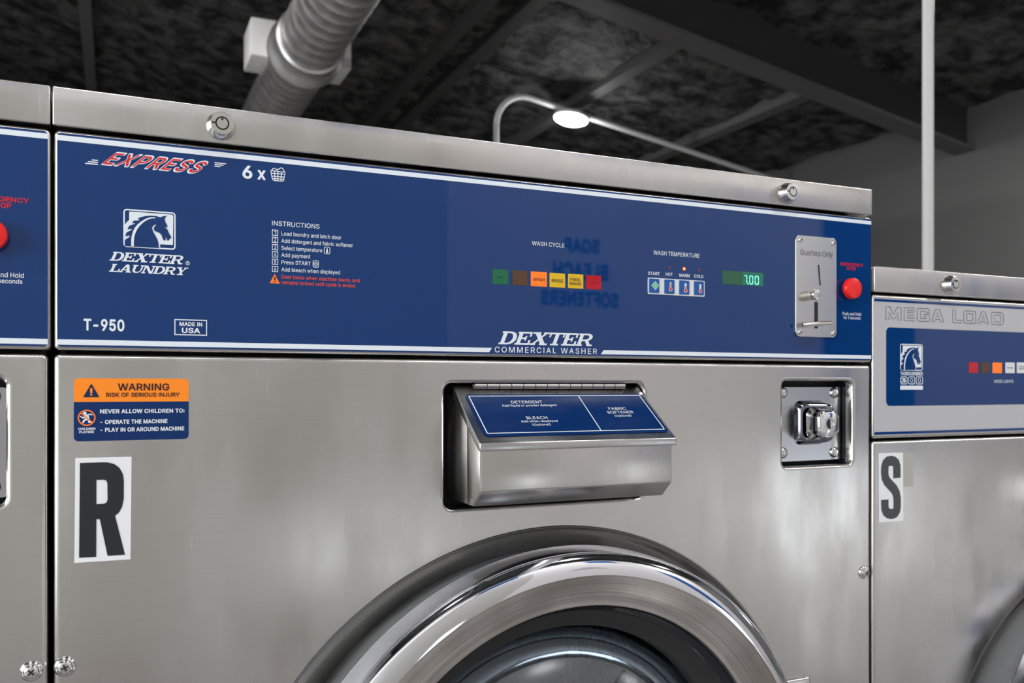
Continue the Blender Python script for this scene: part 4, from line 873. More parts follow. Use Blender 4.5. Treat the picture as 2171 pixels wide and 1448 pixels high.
O533;228 -29,270 -33,318 -28,366 -13,412 13,450 48,480 91,502 139,515 193,519 253,515 313,501 373,478 421,448 463,408 498,366 522,318 537,270 542,216 537,168 522,120 494,86 463,56 421,33 373,18 313,14 253,18 193,32 139,57 85,84 48,126 10,168 -13,210 -26|234 83,212 91,191 103,172 121,152 151,141 175,133 211,129 253,133 295,141 331,153 361,170 385,188 403,216 420,240 427,270 430,294 427,318 420,342 406,365 385,381 361,394 331,401 295,404 253,401 211,393 175,380 145,362 121,342 103,318 89,294 82,264 79
P445;46 -22,62 -26,128 -26,139 -22,146 -15,151 2,152 159,236 160,278 163,332 178,356 191,381 212,414 254,432 314,433 374,419 428,403 458,386 479,344 510,308 525,266 533,62 535,50 533,38 523,34 506,34 2,36 -10|152 270,152 424,158 426,236 426,260 424,290 412,300 404,308 392,316 368,317 332,307 302,291 284,272 274,248 269,158 268
Q533;387 -70,402 -74,474 -73,486 -67,494 -52,490 -34,441 32,440 38,452 50,480 92,502 140,515 194,519 254,515 314,500 374,477 422,447 464,414 494,366 522,318 537,270 542,216 537,168 522,120 494,87 464,57 422,32 368,18 314,14 254,18 194,34 134,57 86,82 50,126 10,168 -13,216 -28,270 -33,318 -28,348 -21|258 80,240 82,210 92,190 104,168 126,154 146,141 176,133 212,129 254,133 296,141 332,154 362,170 386,192 406,216 420,240 427,270 430,294 427,318 420,342 406,366 383,381 362,393 332,401 296,404 254,401 212,393 176,380 146,372 134,366 132,333 176,318 185,240 185,225 176,219 164,220 152,271 80
R449;46 -22,62 -26,128 -26,139 -22,146 -15,151 2,151 170,158 173,230 173,329 -10,338 -21,350 -26,428 -26,442 -22,452 -10,454 2,450 14,352 194,352 200,380 218,409 254,430 302,435 362,424 422,409 452,391 476,356 505,308 526,266 533,62 535,50 533,38 523,34 506,34 2,36 -10|152 282,152 424,158 426,254 424,284 417,302 404,313 386,317 374,318 344,314 320,307 308,296 296,278 288,242 281
S447;176 -31,226 -35,268 -32,310 -23,346 -7,376 14,403 41,420 71,431 107,434 137,432 161,423 197,406 227,377 257,316 290,175 335,156 347,143 365,143 389,154 408,166 418,178 424,214 432,250 430,274 423,282 419,301 401,315 365,328 354,406 352,418 358,423 365,427 377,422 413,411 443,391 473,366 497,340 515,304 530,268 539,226 542,184 538,136 525,100 506,64 475,42 443,29 407,26 371,32 329,41 305,64 276,102 245,154 222,274 185,304 169,312 161,318 149,319 131,315 119,301 101,294 95,274 84,250 78,208 77,172 85,148 101,136 119,127 149,123 155,112 162,34 163,19 155,15 149,12 137,17 101,31 65,50 35,76 10,106 -9,142 -24
T449;179 -22,190 -26,262 -26,274 -20,283 -4,283 422,286 426,292 426,418 426,430 430,440 440,443 452,443 512,438 524,430 531,418 535,34 535,17 530,8 518,6 452,9 440,16 432,28 426,160 426,167 422,167 2,169 -10
U517;220 -30,260 -34,320 -28,352 -18,388 0,428 32,455 66,467 90,480 132,483 162,483 510,479 522,470 531,458 535,392 535,380 531,371 522,367 510,366 174,363 150,357 132,340 108,320 92,290 81,260 78,224 82,194 94,173 114,156 144,150 180,150 510,147 522,134 533,122 535,56 535,44 529,37 522,34 510,34 162,42 114,50 90,68 60,86 35,122 6,170 -20,200 -28
V480;190 -22,204 -26,282 -26,294 -20,302 -10,487 500,487 518,480 529,474 533,462 535,390 535,380 530,374 524,246 154,240 144,224 194,105 524,90 534,18 535,6 533,-6 523,-10 512,-8 500,180 -10
W686;141 -22,156 -26,234 -26,246 -20,252 -14,342 316,432 -12,441 -22,456 -26,534 -26,546 -20,552 -14,556 -4,694 500,696 512,690 526,684 531,672 535,606 535,594 533,582 524,577 512,492 181,406 512,402 523,396 529,384 535,306 535,294 532,285 524,280 512,198 196,192 188,108 512,103 524,96 531,84 535,12 535,0 529,-8 518,-8 500,129 -4,135 -16
X474;4 -22,20 -26,92 -26,105 -22,116 -10,236 165,362 -16,368 -22,380 -26,458 -26,470 -22,476 -16,482 -4,478 14,309 260,309 266,467 494,472 512,464 528,458 532,446 535,374 535,359 530,236 356,222 380,119 530,104 535,26 535,14 530,8 524,3 512,8 494,168 260,-4 14,-8 -4,-2 -16
Y472;189 -22,204 -26,270 -26,282 -22,292 -10,294 2,294 200,476 494,481 512,476 524,468 531,456 535,384 535,366 530,356 518,240 325,234 323,108 529,102 533,90 535,12 535,0 529,-8 518,-10 506,-5 494,177 200,177 -4,183 -16
a389;124 -31,159 -35,201 -31,237 -18,249 -9,261 -20,273 -26,339 -26,355 -19,362 -7,363 251,356 305,344 335,336 347,315 371,279 394,237 407,201 410,165 408,129 401,97 389,69 371,51 356,30 329,16 299,17 281,27 269,99 248,111 250,117 254,135 281,151 293,171 301,195 305,213 303,231 297,245 281,247 257,243 255,135 239,87 226,45 202,27 182,14 161,5 125,5 89,12 59,27 29,36 17,63 -7,87 -20|141 76,128 83,119 95,120 113,122 119,129 126,147 135,243 152,249 149,248 125,243 112,237 101,219 84,195 74,171 71
b424;191 -30,235 -33,283 -26,313 -14,356 18,385 57,407 114,415 156,415 222,404 276,385 318,360 354,313 390,271 406,217 410,169 400,145 386,140 390,140 510,136 522,127 531,115 535,49 535,35 528,30 522,27 510,28 -6,34 -18,49 -26,109 -26,127 -21,139 -4,157 -17|193 78,175 88,161 102,151 120,145 138,140 192,145 240,158 270,175 289,187 297,199 301,217 303,235 302,253 296,267 288,279 276,289 258,295 240,301 192,295 138,289 120,279 102,268 90,253 80,241 75,223 73,205 74
c396;163 -30,210 -34,264 -27,318 -2,363 42,377 66,388 96,386 114,378 123,306 143,294 141,283 132,268 102,252 85,228 75,204 73,176 78,156 91,138 115,124 162,122 198,124 216,132 246,140 264,162 290,192 302,222 302,240 298,262 282,271 270,283 246,289 240,300 236,372 253,385 264,388 276,386 288,360 338,319 378,264 403,210 410,168 407,126 395,96 377,63 348,41 318,21 276,13 240,8 186,11 144,21 102,40 60,62 30,90 3,126 -18
d424;154 -30,193 -34,229 -31,265 -18,283 -7,289 -10,294 -18,301 -23,313 -26,379 -25,391 -18,395 -12,398 0,398 510,391 527,379 534,307 535,295 529,288 522,285 510,285 390,283 384,253 400,205 410,157 407,115 391,103 385,67 356,39 318,23 282,9 222,9 156,17 114,35 66,63 24,73 14,109 -13|181 76,169 81,156 90,139 114,129 138,123 186,129 240,145 274,157 288,166 294,187 302,205 304,223 302,241 295,253 286,265 272,278 246,285 192,279 138,273 120,263 102,241 82,223 75,205 73
e404;169 -30,210 -34,270 -27,324 -3,366 36,388 78,391 90,389 102,378 113,306 131,294 128,288 124,270 96,258 85,246 78,222 73,186 76,168 82,156 90,144 102,133 120,127 138,132 143,372 143,389 150,396 162,397 210,391 258,380 294,362 330,337 360,306 384,276 398,234 408,192 410,150 403,114 389,81 366,54 336,31 300,16 258,10 222,8 168,15 126,28 84,48 48,72 19,102 -5,138 -23|132 248,130 252,140 270,162 292,180 300,204 304,228 301,252 288,267 270,275 252,270 247
f254;67 -22,80 -26,146 -26,158 -20,166 -10,168 2,168 296,170 300,176 301,236 302,248 311,254 326,254 380,248 395,242 401,230 405,170 406,168 416,170 434,176 443,182 445,200 447,230 442,241 446,248 453,269 518,267 530,264 536,258 542,248 547,182 556,134 546,104 531,86 515,74 499,60 470,55 434,55 410,50 405,-4 403,-12 398,-19 386,-20 326,-16 313,-10 307,2 301,50 301,55 296,55 2,57 -10
g425;167 -173,210 -177,264 -171,318 -151,365 -113,386 -77,393 -59,398 -11,398 379,395 391,390 398,382 403,372 405,306 404,294 397,288 386,282 384,252 402,198 410,156 406,132 399,96 381,60 349,39 319,23 283,8 205,13 133,24 97,39 67,55 43,78 19,107 1,150 -16,180 -21,222 -20,257 -11,282 3,284 1,282 -29,272 -47,252 -63,234 -68,216 -71,174 -67,144 -51,120 -23,111 -17,102 -15,90 -17,37 -47,30 -54,25 -65,26 -77,60 -125,102 -154,150 -170|174 90,156 101,144 113,135 127,128 145,122 193,129 241,144 273,156 287,168 295,186 302,204 304,222 302,240 296,252 289,264 275,274 259,280 241,286 193,280 145,274 127,264 111,252 99,240 92,222 87,204 85
h410;39 -22,49 -26,115 -26,128 -22,138 -10,140 2,140 224,143 254,150 272,160 284,169 291,193 301,217 303,235 299,249 290,263 272,270 242,270 2,272 -10,277 -18,289 -25,361 -26,371 -22,377 -16,383 -4,382 266,368 326,354 350,331 374,301 394,265 406,211 409,181 404,145 388,140 392,140 398,140 512,133 527,127 531,115 535,49 535,37 529,31 523,27 512,27 2,29 -10
i167;39 -22,55 -26,121 -25,133 -18,140 -4,140 380,133 397,121 404,49 405,35 398,28 386,27 2,29 -10|57 422,85 417,109 422,133 437,147 458,152 482,146 512,133 530,109 545,85 550,55 544,35 530,19 506,15 482,20 458,37 435
k381;39 -22,49 -26,115 -26,127 -23,134 -16,138 -10,140 2,140 128,151 139,274 -16,283 -24,295 -26,379 -25,391 -18,398 -4,397 8,391 18,238 212,239 218,380 362,386 374,382 392,373 401,361 405,283 405,271 401,145 274,141 278,140 284,140 512,133 527,127 531,115 535,49 535,37 529,31 523,27 512,27 2,29 -10
l167;38 -22,54 -26,120 -25,132 -19,140 -4,140 530,132 547,120 553,48 554,35 548,30 542,26 530,26 2,28 -10
m610;39 -22,49 -26,115 -26,128 -22,138 -10,140 2,140 236,143 260,150 278,163 292,181 301,199 304,217 301,229 297,241 284,247 272,248 2,250 -10,259 -21,271 -26,337 -26,349 -22,359 -10,361 2,361 242,363 260,369 278,379 291,397 301,421 304,433 303,451 295,462 284,467 272,470 248,470 2,472 -10,481 -21,493 -26,559 -26,571 -22,581 -10,583 2,583 266,575 314,553 357,529 382,517 390,481 407,445 412,403 409,367 397,319 364,295 389,253 409,199 411,163 400,139 385,127 400,115 405,49 405,37 399,30 392,27 380,27 2,29 -10
n410;39 -22,49 -26,115 -26,128 -22,138 -10,140 2,140 224,143 254,150 272,160 284,169 291,193 301,217 303,235 299,249 290,263 272,270 242,270 2,272 -10,282 -22,295 -26,361 -26,371 -22,377 -16,381 -10,383 2,382 266,367 326,354 350,331 374,301 394,253 408,217 410,181 404,151 391,139 384,130 398,115 405,49 405,37 399,31 393,27 380,27 2,29 -10
o415;163 -30,204 -34,252 -30,288 -18,324 3,353 30,376 60,394 102,403 138,407 186,404 234,394 276,378 312,352 348,324 373,288 395,252 406,204 410,162 406,126 395,90 373,63 348,38 312,21 276,11 234,8 186,11 144,21 102,40 60,62 30,90 3,126 -18|180 78,162 86,150 97,138 114,130 138,125 156,122 186,124 216,130 240,138 261,147 276,162 290,174 297,210 303,240 297,255 288,268 276,276 263,286 240,290 222,293 186,292 162,286 138,277 114,269 102,246 82,240 79,210 73
p424;39 -165,49 -169,115 -169,127 -166,134 -159,140 -147,140 -15,143 -9,169 -23,211 -33,253 -33,289 -25,340 3,373 39,394 75,406 111,415 159,415 219,406 267,394 303,372 339,344 369,307 394,283 402,241 410,181 404,139 383,128 399,115 405,49 405,37 399,31 393,27 375,27 -141,29 -153|205 74,185 81,170 93,159 105,152 117,146 135,139 189,146 243,152 261,160 273,170 285,187 297,199 301,223 303,241 301,259 293,271 285,281 273,290 255,296 237,302 189,294 135,288 117,277 100,259 83,241 75
q424;297 -165,313 -169,379 -168,391 -161,398 -147,397 387,388 399,373 405,307 404,297 399,283 384,241 405,187 410,157 407,121 395,79 367,52 339,31 303,16 261,9 219,9 159,16 117,31 74,60 27,85 3,127 -22,169 -33,217 -33,259 -22,283 -7,285 -9,285 -147,291 -159|187 75,169 81,157 89,137 117,128 141,122 189,128 237,135 255,145 274,157 288,169 296,187 302,205 304,223 302,241 295,264 273,279 243,286 189,278 135,272 117,261 99,241 82,223 75
r259;39 -22,49 -26,115 -26,128 -22,138 -10,140 2,140 236,145 260,157 280,181 295,205 299,247 296,259 302,265 308,269 320,269 386,265 398,253 408,241 410,193 410,157 399,139 387,127 400,115 405,49 405,37 399,30 392,27 380,27 2,29 -10
s365;145 -30,188 -33,236 -28,272 -17,296 -3,322 18,340 42,352 72,357 96,355 132,344 162,321 192,307 204,266 225,158 255,141 264,137 270,136 282,140 289,155 300,176 306,200 305,218 300,232 288,250 258,266 251,332 265,344 274,349 282,350 294,326 346,296 378,242 404,200 410,158 408,122 401,98 391,61 366,38 337,26 312,21 282,22 252,35 216,50 195,86 167,128 149,218 126,236 116,241 108,240 96,229 84,212 76,194 72,176 72,152 76,137 84,126 96,116 121,110 127,98 133,32 120,20 114,14 108,10 90,18 60,31 36,50 12,74 -6,116 -25
t227;136 -26,158 -30,218 -24,233 -14,239 -2,228 58,222 70,216 76,206 80,170 77,158 79,153 88,153 298,158 301,206 301,216 304,224 310,230 322,230 382,224 396,212 404,153 406,152 472,148 484,140 493,128 497,62 497,47 490,40 478,39 406,-4 403,-10 399,-18 388,-20 322,-14 310,-4 303,32 301,39 298,39 94,45 52,68 9,104 -18
u410;151 -27,181 -31,235 -23,271 -4,283 -21,295 -26,361 -26,373 -20,381 -9,383 381,379 393,367 403,355 405,295 405,283 401,274 393,270 381,270 147,263 117,253 98,241 88,229 82,199 76,181 79,164 87,149 105,142 123,140 147,140 381,136 393,127 401,115 405,55 405,43 403,31 393,27 381,27 129,37 69,58 27,91 -5,127 -23
w567;124 -22,139 -26,199 -26,211 -23,219 -16,225 -4,283 201,342 -4,348 -16,355 -23,367 -26,433 -26,445 -20,451 -14,455 -4,571 374,570 386,563 398,547 405,481 405,469 403,458 392,403 193,397 181,341 386,337 394,331 400,319 405,253 405,241 403,234 398,227 386,175 191,169 181,109 393,97 403,85 405,19 405,5 398,-2 386,-1 368,112 -4,118 -16
x379;7 -22,23 -26,89 -26,105 -22,113 -14,185 95,191 100,263 -11,275 -23,287 -26,359 -26,371 -23,378 -16,384 -4,380 14,259 188,257 194,376 368,377 386,370 398,353 405,281 405,269 401,259 392,191 287,185 291,123 392,113 401,101 405,29 405,17 402,11 398,4 386,5 368,123 194,-1 14,-5 -4,1 -16
y389;59 -167,91 -171,139 -164,181 -140,211 -103,229 -65,394 367,396 385,391 395,385 401,373 405,301 405,289 399,283 393,199 156,193 153,109 385,103 397,97 401,85 405,13 405,1 399,-6 391,-9 379,-6 367,134 1,121 -40,109 -57,97 -62,55 -61,43 -67,37 -77,22 -131,21 -143,27 -155,33 -161
@38
E419;43 -34,62 -38,374 -38,392 -34,406 -22,413 -4,413 62,405 80,392 91,374 95,170 95,163 98,164 190,356 191,374 196,389 212,393 230,393 290,389 302,380 315,368 322,356 324,164 325,163 410,170 414,374 414,392 420,405 434,410 452,409 518,404 530,392 541,374 547,62 547,44 543,28 530,23 518,22 506,22 2,26 -17,34 -28
P445;43 -34,56 -38,128 -38,146 -32,156 -22,163 -4,164 147,236 148,278 151,338 168,364 182,392 205,424 248,444 314,445 374,431 428,413 464,398 483,387 494,350 520,313 536,260 545,56 547,38 540,26 526,22 506,22 2,26 -17,34 -28|164 282,164 412,170 414,254 412,278 404,290 397,297 386,305 362,305 332,297 308,284 294,272 287,248 281,170 280
R449;43 -34,56 -38,128 -38,146 -32,156 -22,163 -4,163 158,170 161,218 161,224 160,318 -16,332 -32,350 -38,434 -38,452 -29,462 -16,466 -4,463 14,366 194,386 207,420 248,442 302,447 362,446 374,435 428,416 464,398 486,362 515,314 537,266 545,56 547,41 542,28 530,23 518,22 506,22 2,26 -17,34 -28|164 294,164 412,170 414,248 413,278 407,291 398,302 380,306 368,306 344,303 326,297 314,290 307,272 299,242 293
S447;175 -43,226 -47,268 -44,316 -33,352 -17,384 5,412 33,430 65,442 101,446 143,443 173,434 203,412 239,388 263,376 272,316 302,178 347,166 354,156 365,154 383,164 401,178 411,214 420,250 418,274 410,292 392,301 365,308 353,316 346,328 341,406 340,423 347,434 359,439 377,433 419,421 449,400 480,376 505,346 525,310 540,268 551,226 554,184 550,136 538,91 515,58 487,35 455,29 443,17 407,14 371,20 329,31 299,53 269,100 233,154 209,262 177,294 161,305 149,307 137,304 125,292 109,286 104,269 95,244 89,208 89,178 96,159 107,148 122,136 157,127 167,118 172,106 175,34 175,22 171,9 161,2 149,0 137,6 95,21 59,40 29,70 -1,100 -19,136 -35
X474;1 -34,14 -38,92 -38,104 -36,116 -29,236 144,351 -22,362 -32,380 -38,458 -38,476 -32,487 -22,494 -4,493 8,488 20,324 260,324 266,481 494,484 506,483 518,478 530,470 538,458 545,446 547,374 547,355 542,342 530,242 383,236 380,136 530,123 542,104 547,26 547,14 544,2 536,-6 524,-9 512,-8 500,-4 490,154 260,-16 17,-20 2,-19 -10,-10 -26
'''
CAP = 509.0
GLYPHS = {}
_set = None
for _line in GLYPH_DATA.split('\n'):
    if not _line:
        continue
    if _line[0] == '@':
        _set = GLYPHS.setdefault(int(_line[1:]), {})
        continue
    _h, _b = _line[1:].split(';')
    _cs = [[tuple(int(n) for n in p.split(' ')) for p in c.split(',')] for c in _b.split('|')] if _b else []
    _set[_line[0]] = (int(_h), _cs)


def _area(c):
    return sum(c[i - 1][0] * c[i][1] - c[i][0] * c[i - 1][1] for i in range(len(c))) / 2


GCACHE = {}


def weight_class(w):
    return 6 if w <= 10 else 14 if w <= 19 else 26 if w <= 31 else 38


def glyph(ch, weight):
    k = (ch, weight)
    if k not in GCACHE:
        adv, cs = GLYPHS[weight][ch]
        V, Fc = [], []
        if cs:
            v, f = fill2d([[(x / 1000, y / 1000) for x, y in c] for c in cs])
            V = [(x * 1000, y * 1000) for x, y, z in v]
            Fc = f
        GCACHE[k] = (adv, V, Fc)
    return GCACHE[k]


def text(mb, fr, s, x0, z0, x1, h, m, weight=0, shear=0.0, space=0.0, c=0.0):
    """Lettering on the plane fr: baseline starts at (x0, z0), ends at x1, capitals h high."""
    weight = weight_class(weight)
    pen, runs, lo, hi = 0.0, [], 1e9, -1e9
    for ch in s:
        adv, V, Fc = glyph(ch, weight)
        if V:
            runs.append((pen, V, Fc))
            lo = min(lo, pen + min(v[0] for v in V))
            hi = max(hi, pen + max(v[0] for v in V))
        pen += adv + space * 1000 + weight * 0.8
    kz = h / (CAP + 2 * weight)
    wd = (x1 - x0) - shear * h
    kx = wd / (hi - lo)
    odd = 0.0
    for pen, V, Fc in runs:
        pts = []
        for x, y in V:
            zz = (y + weight) * kz
            pts.append(fr(x0 + (pen + x - lo) * kx + shear * zz, z0 + zz, c + odd))
        odd = 1e-5 - odd
        mb.add(pts, Fc, m)


# slab-serif capitals for the maker's name: polygons on a unit-high grid
def _slab():
    t, s, e = 0.24, 0.13, 0.09      # stem, serif height, serif overhang

    def R(a, b, c, d):
        return [(a, b), (c, b), (c, d), (a, d)]

    def bowl(x0, x1, y0, y1, tt, th, n=14):
        cy, ry = (y0 + y1) / 2, (y1 - y0) / 2
        rx = x1 - x0
        q = []
        for i in range(n):
            a, b = -PI / 2 + PI * i / n, -PI / 2 + PI * (i + 1) / n

            def po(t_):
                return (x0 + rx * math.cos(t_) ** 0.8 if math.cos(t_) > 0 else x0, cy + ry * math.sin(t_))

            def pi_(t_):
                cc = max(math.cos(t_), 0) ** 0.8
                return (x0 + (rx - tt) * cc, cy + (ry - th) * math.sin(t_))
            q.append([po(a), po(b), pi_(b), pi_(a)])
        return q
    S = {}
    stem = [R(e, 0, e + t, 1), R(0, 0, t + 2 * e, s), R(0, 1 - s, t + 2 * e, 1)]
    S['D'] = (1.02, stem + [R(e + t, 0, 0.5, s), R(e + t, 1 - s, 0.5, 1)] + bowl(0.45, 1.0, 0, 1, 0.25, s))
    S['E'] = (0.98, stem + [R(e, 0, 0.88, s), R(e, 1 - s, 0.88, 1), R(e, 0.44, 0.62, 0.57), R(0.53, 0.33, 0.64, 0.68),
                            R(0.78, 1 - 0.36, 0.9, 1), R(0.80, 0, 0.93, 0.36)])
    S['X'] = (1.12, [[(0.08, 1), (0.40, 1), (1.04, 0), (0.72, 0)], [(0.06, 0), (0.22, 0), (0.98, 1), (0.82, 1)],
                     R(0, 1 - s, 0.5, 1), R(0.68, 1 - s, 1.08, 1), R(0, 0, 0.36, s), R(0.62, 0, 1.12, s)])
    S['T'] = (1.0, [R(0.38, 0, 0.62, 1), R(0.24, 0, 0.76, s), R(0, 1 - s, 1, 1), R(0, 0.64, 0.11, 1), R(0.89, 0.64, 1, 1)])
    S['R'] = (1.1, stem + [R(e + t, 1 - s, 0.55, 1), R(e + t, 0.40, 0.55, 0.52)] + bowl(0.5, 0.96, 0.40, 1, 0.23, 0.125)
              + [[(0.50, 0.46), (0.74, 0.46), (1.0, 0.0), (0.76, 0.0)], R(0.80, 0, 1.1, s)])
    S['L'] = (0.9, stem + [R(e, 0, 0.86, s), R(0.74, 0, 0.87, 0.40)])
    S['A'] = (1.1, [[(0.08, 0), (0.22, 0), (0.60, 1), (0.42, 1)], [(0.42, 1), (0.68, 1), (1.02, 0), (0.74, 0)],
                    R(0, 0, 0.36, s), R(0.62, 0, 1.12, s), R(0.26, 0.26, 0.80, 0.38)])
    ub = []
    for i in range(12):
        a, b = PI + PI * i / 12, PI + PI * (i + 1) / 12
        ub.append([(0.53 + 0.42 * math.cos(a), 0.42 + 0.42 * math.sin(a)), (0.53 + 0.42 * math.cos(b), 0.42 + 0.42 * math.sin(b)),
                   (0.58 + 0.25 * math.cos(b), 0.42 + 0.28 * math.sin(b)), (0.58 + 0.25 * math.cos(a), 0.42 + 0.28 * math.sin(a))])
    S['U'] = (1.06, [R(0.11, 0.41, 0.34, 1), R(0.82, 0.41, 0.95, 1), R(0, 1 - s, 0.46, 1), R(0.70, 1 - s, 1.06, 1)] + ub)
    S['N'] = (1.12, [R(0.1, 0, 0.24, 1), R(0.86, 0, 1.0, 1), [(0.08, 1), (0.36, 1), (1.0, 0), (0.74, 0)],
                     R(0, 0, 0.36, s), R(0, 1 - s, 0.36, 1), R(0.72, 1 - s, 1.12, 1)])
    S['Y'] = (1.06, [R(0.42, 0, 0.66, 0.5), R(0.26, 0, 0.82, s), [(0.08, 1), (0.36, 1), (0.66, 0.42), (0.42, 0.42)],
                     [(0.84, 1), (0.98, 1), (0.66, 0.45), (0.52, 0.45)], R(0, 1 - s, 0.48, 1), R(0.68, 1 - s, 1.06, 1)])
    return S


SLAB = _slab()


def slab_text(mb, fr, s, x0, z0, x1, h, m, shear, c=0.0, first=1.0, gap=-0.03):
    tot = sum(SLAB[ch][0] + gap for ch in s) - gap + SLAB[s[0]][0] * (first - 1)
    kx = ((x1 - x0) - shear * h) / tot
    pen = 0.0
    lift = 0
    for i, ch in enumerate(s):
        k = first if i == 0 else 1.0
        adv, polys = SLAB[ch]
        for p in polys:
            if _area(p) < 0:
                p = p[::-1]
            lift += 1
            mb.add([fr(x0 + (pen + x * k) * kx + shear * y * h * k, z0 + y * h * k, c + lift * 6e-6) for x, y in p], [list(range(len(p)))], m)
        pen += adv * k + gap


# ------------------------------------------------------------------ the washers
def mean(*v):
    return sum(v) / len(v)


W_X0, W_X1 = -0.0437, 0.8232           # left and right edge of the middle washer
LID_Z0 = mean(P(118, 267.8)[1], P(1843, 456.5)[1])
LID_Z1 = mean(P(121, 183.8)[1], P(1844, 403)[1])
TRAY_Z1 = mean(P(121, 275.0)[1], P(1846, 460.5)[1])
TRAY_Z0 = mean(P(118, 741.5)[1], P(1845, 769.5)[1])
PAN_Z1 = mean(P(120, 751.0)[1], P(1845, 773.5)[1])
STEP = 0.8712                          # pitch of the row
FOLD = (0.394, 0.511, 0.322)           # pressed dish round the door
DISP = (0.2823, 0.8597, 0.5035, 0.9785)
VAULT = (0.6893, 0.8838, 0.7947, 0.9816)


def cabinet(root):
    b = MB()
    x0, x1, y0, y1, z0, z1 = W_X0 + 0.003, W_X1 - 0.003, 0.030, 0.93, 0.10, TRAY_Z1 + 0.02
    t = 0.004
    b.box(x0, x0 + t, y0, y1, z0, z1, 'dark_steel')
    b.box(x1 - t, x1, y0, y1, z0, z1, 'dark_steel')
    b.box(x0, x1, y1 - t, y1, z0, z1, 'dark_steel')
    b.box(x0, x1, y0, y1, z1 - t, z1, 'dark_steel')
    b.box(x0, x1, y0, y1, z0, z0 + t, 'dark_steel')
    # bulkhead that closes the gaps behind control panel and front, open round the tub
    b.box(x0, x1, 0.034, 0.038, 0.985, z1, 'black')
    b.box(x0, x0 + 0.045, 0.034, 0.038, z0, 0.99, 'black')
    b.box(x1 - 0.045, x1, 0.034, 0.038, z0, 0.99, 'black')
    # plinth down to the floor
    b.box(x0 + 0.02, x1 - 0.02, 0.06, y1 - 0.02, 0.0, z0, 'dark_steel')
    return b.build('cabinet', root)


def lid(root):
    b = MB()
    b.box(P(111.5, 500)[0], P(1845.3, 500)[0], -0.003, 0.94, LID_Z0, LID_Z1, 'steel', 0.0013, 4)
    return b.build('lid', root, 'brushed steel top cover')


def tubular_lock(root, x, z):
    b = MB()
    b.lathe([(0.0118, -0.003), (0.0118, -0.0045), (0.0112, -0.0055), (0.0098, -0.0125), (0.0092, -0.0136)], 'nickel', x, z, 40)
    b.lathe([(0.0092, -0.0136), (0.0056, -0.0138), (0.0056, -0.0115)], 'nickel', x, z, 40)
    b.lathe([(0.0045, -0.0115), (0.0045, -0.0140)], 'nickel', x, z, 32, cap1=True)
    o = b.build('lid_lock', root, fix=True)
    k = MB()
    k.lathe([(0.0056, -0.0118), (0.0045, -0.0118)], 'black', x, z, 32)
    k.box(x - 0.0082, x - 0.0052, -0.0141, -0.0135, z - 0.0006, z + 0.0006, 'black')
    k.box(x - 0.0007, x + 0.0007, -0.0144, -0.0135, z + 0.0024, z + 0.0050, 'black')
    k.build('keyway', o)
    return o


def panel_screw(root, x, z, a=0.3):
    b = MB()
    b.lathe([(0.0082, 0.001), (0.0081, -0.0006), (0.0070, -0.0022), (0.0056, -0.0028), (0.0054, -0.0022)], 'zinc', x, z, 32)
    b.lathe([(0.0054, -0.0020), (0.0052, -0.0034), (0.0040, -0.0044), (0.002, -0.0048)], 'zinc', x, z, 32, cap1=True)
    o = b.build('panel_screw', root, fix=True)
    k = MB()
    for t in (a, a + PI / 2):
        u = Vector((math.cos(t), 0, math.sin(t)))
        f = Frame((x, -0.0050, z), u, Vector((-math.sin(t), 0, math.cos(t))))
        k.rect(f, -0.0028, -0.0007, 0.0028, 0.0007, 'ink_dark')
    k.build('cross_slot', o)
    return o


def front_panel(root):
    b = MB()
    fr = front(0)
    outer = rrect(W_X0, 0.10, W_X1, PAN_Z1, 0.004)
    hole1 = rrect(*DISP, 0.008)
    hole2 = rrect(*VAULT, 0.006)
    dish = circle(*FOLD, 160)
    b.sheet(fr, [outer, hole1, hole2, dish], 'steel', 0.003, 0.0040, res=5)
    # pressed dish behind the door
    cx, cz, r = FOLD
    prof = [(r + 0.0008, 0.002, cx, cz), (r - 0.0016, 0.0046, cx, cz), (r - 0.0046, 0.0046, cx, cz)]
    for k in range(1, 13):
        t = k / 12
        prof.append((r - 0.0046 - 0.078 * t, 0.0046 + 0.066 * t ** 1.1, cx + (0.392 - cx) * t, cz + (0.533 - cz) * t))
    b.lathe(prof, 'steel', n=160)
    return b.build('front_panel', root, 'brushed steel front sheet', angle=50)


def tray(root):
    b = MB()
    b.sheet(front(0), [rrect(W_X0, TRAY_Z0, W_X1 + 0.0022, TRAY_Z1, 0.004)], 'steel', 0.011, 0.0036, res=5)
    return b.build('control_panel', root)


def on_frame(fr, px, py):
    d = Vector(ray(px, py))
    o = Vector((0, -HD, CZ))
    t = (fr.o - o).dot(fr.n) / d.dot(fr.n)
    q = o + d * t - fr.o
    return q.dot(fr.u), q.dot(fr.v)


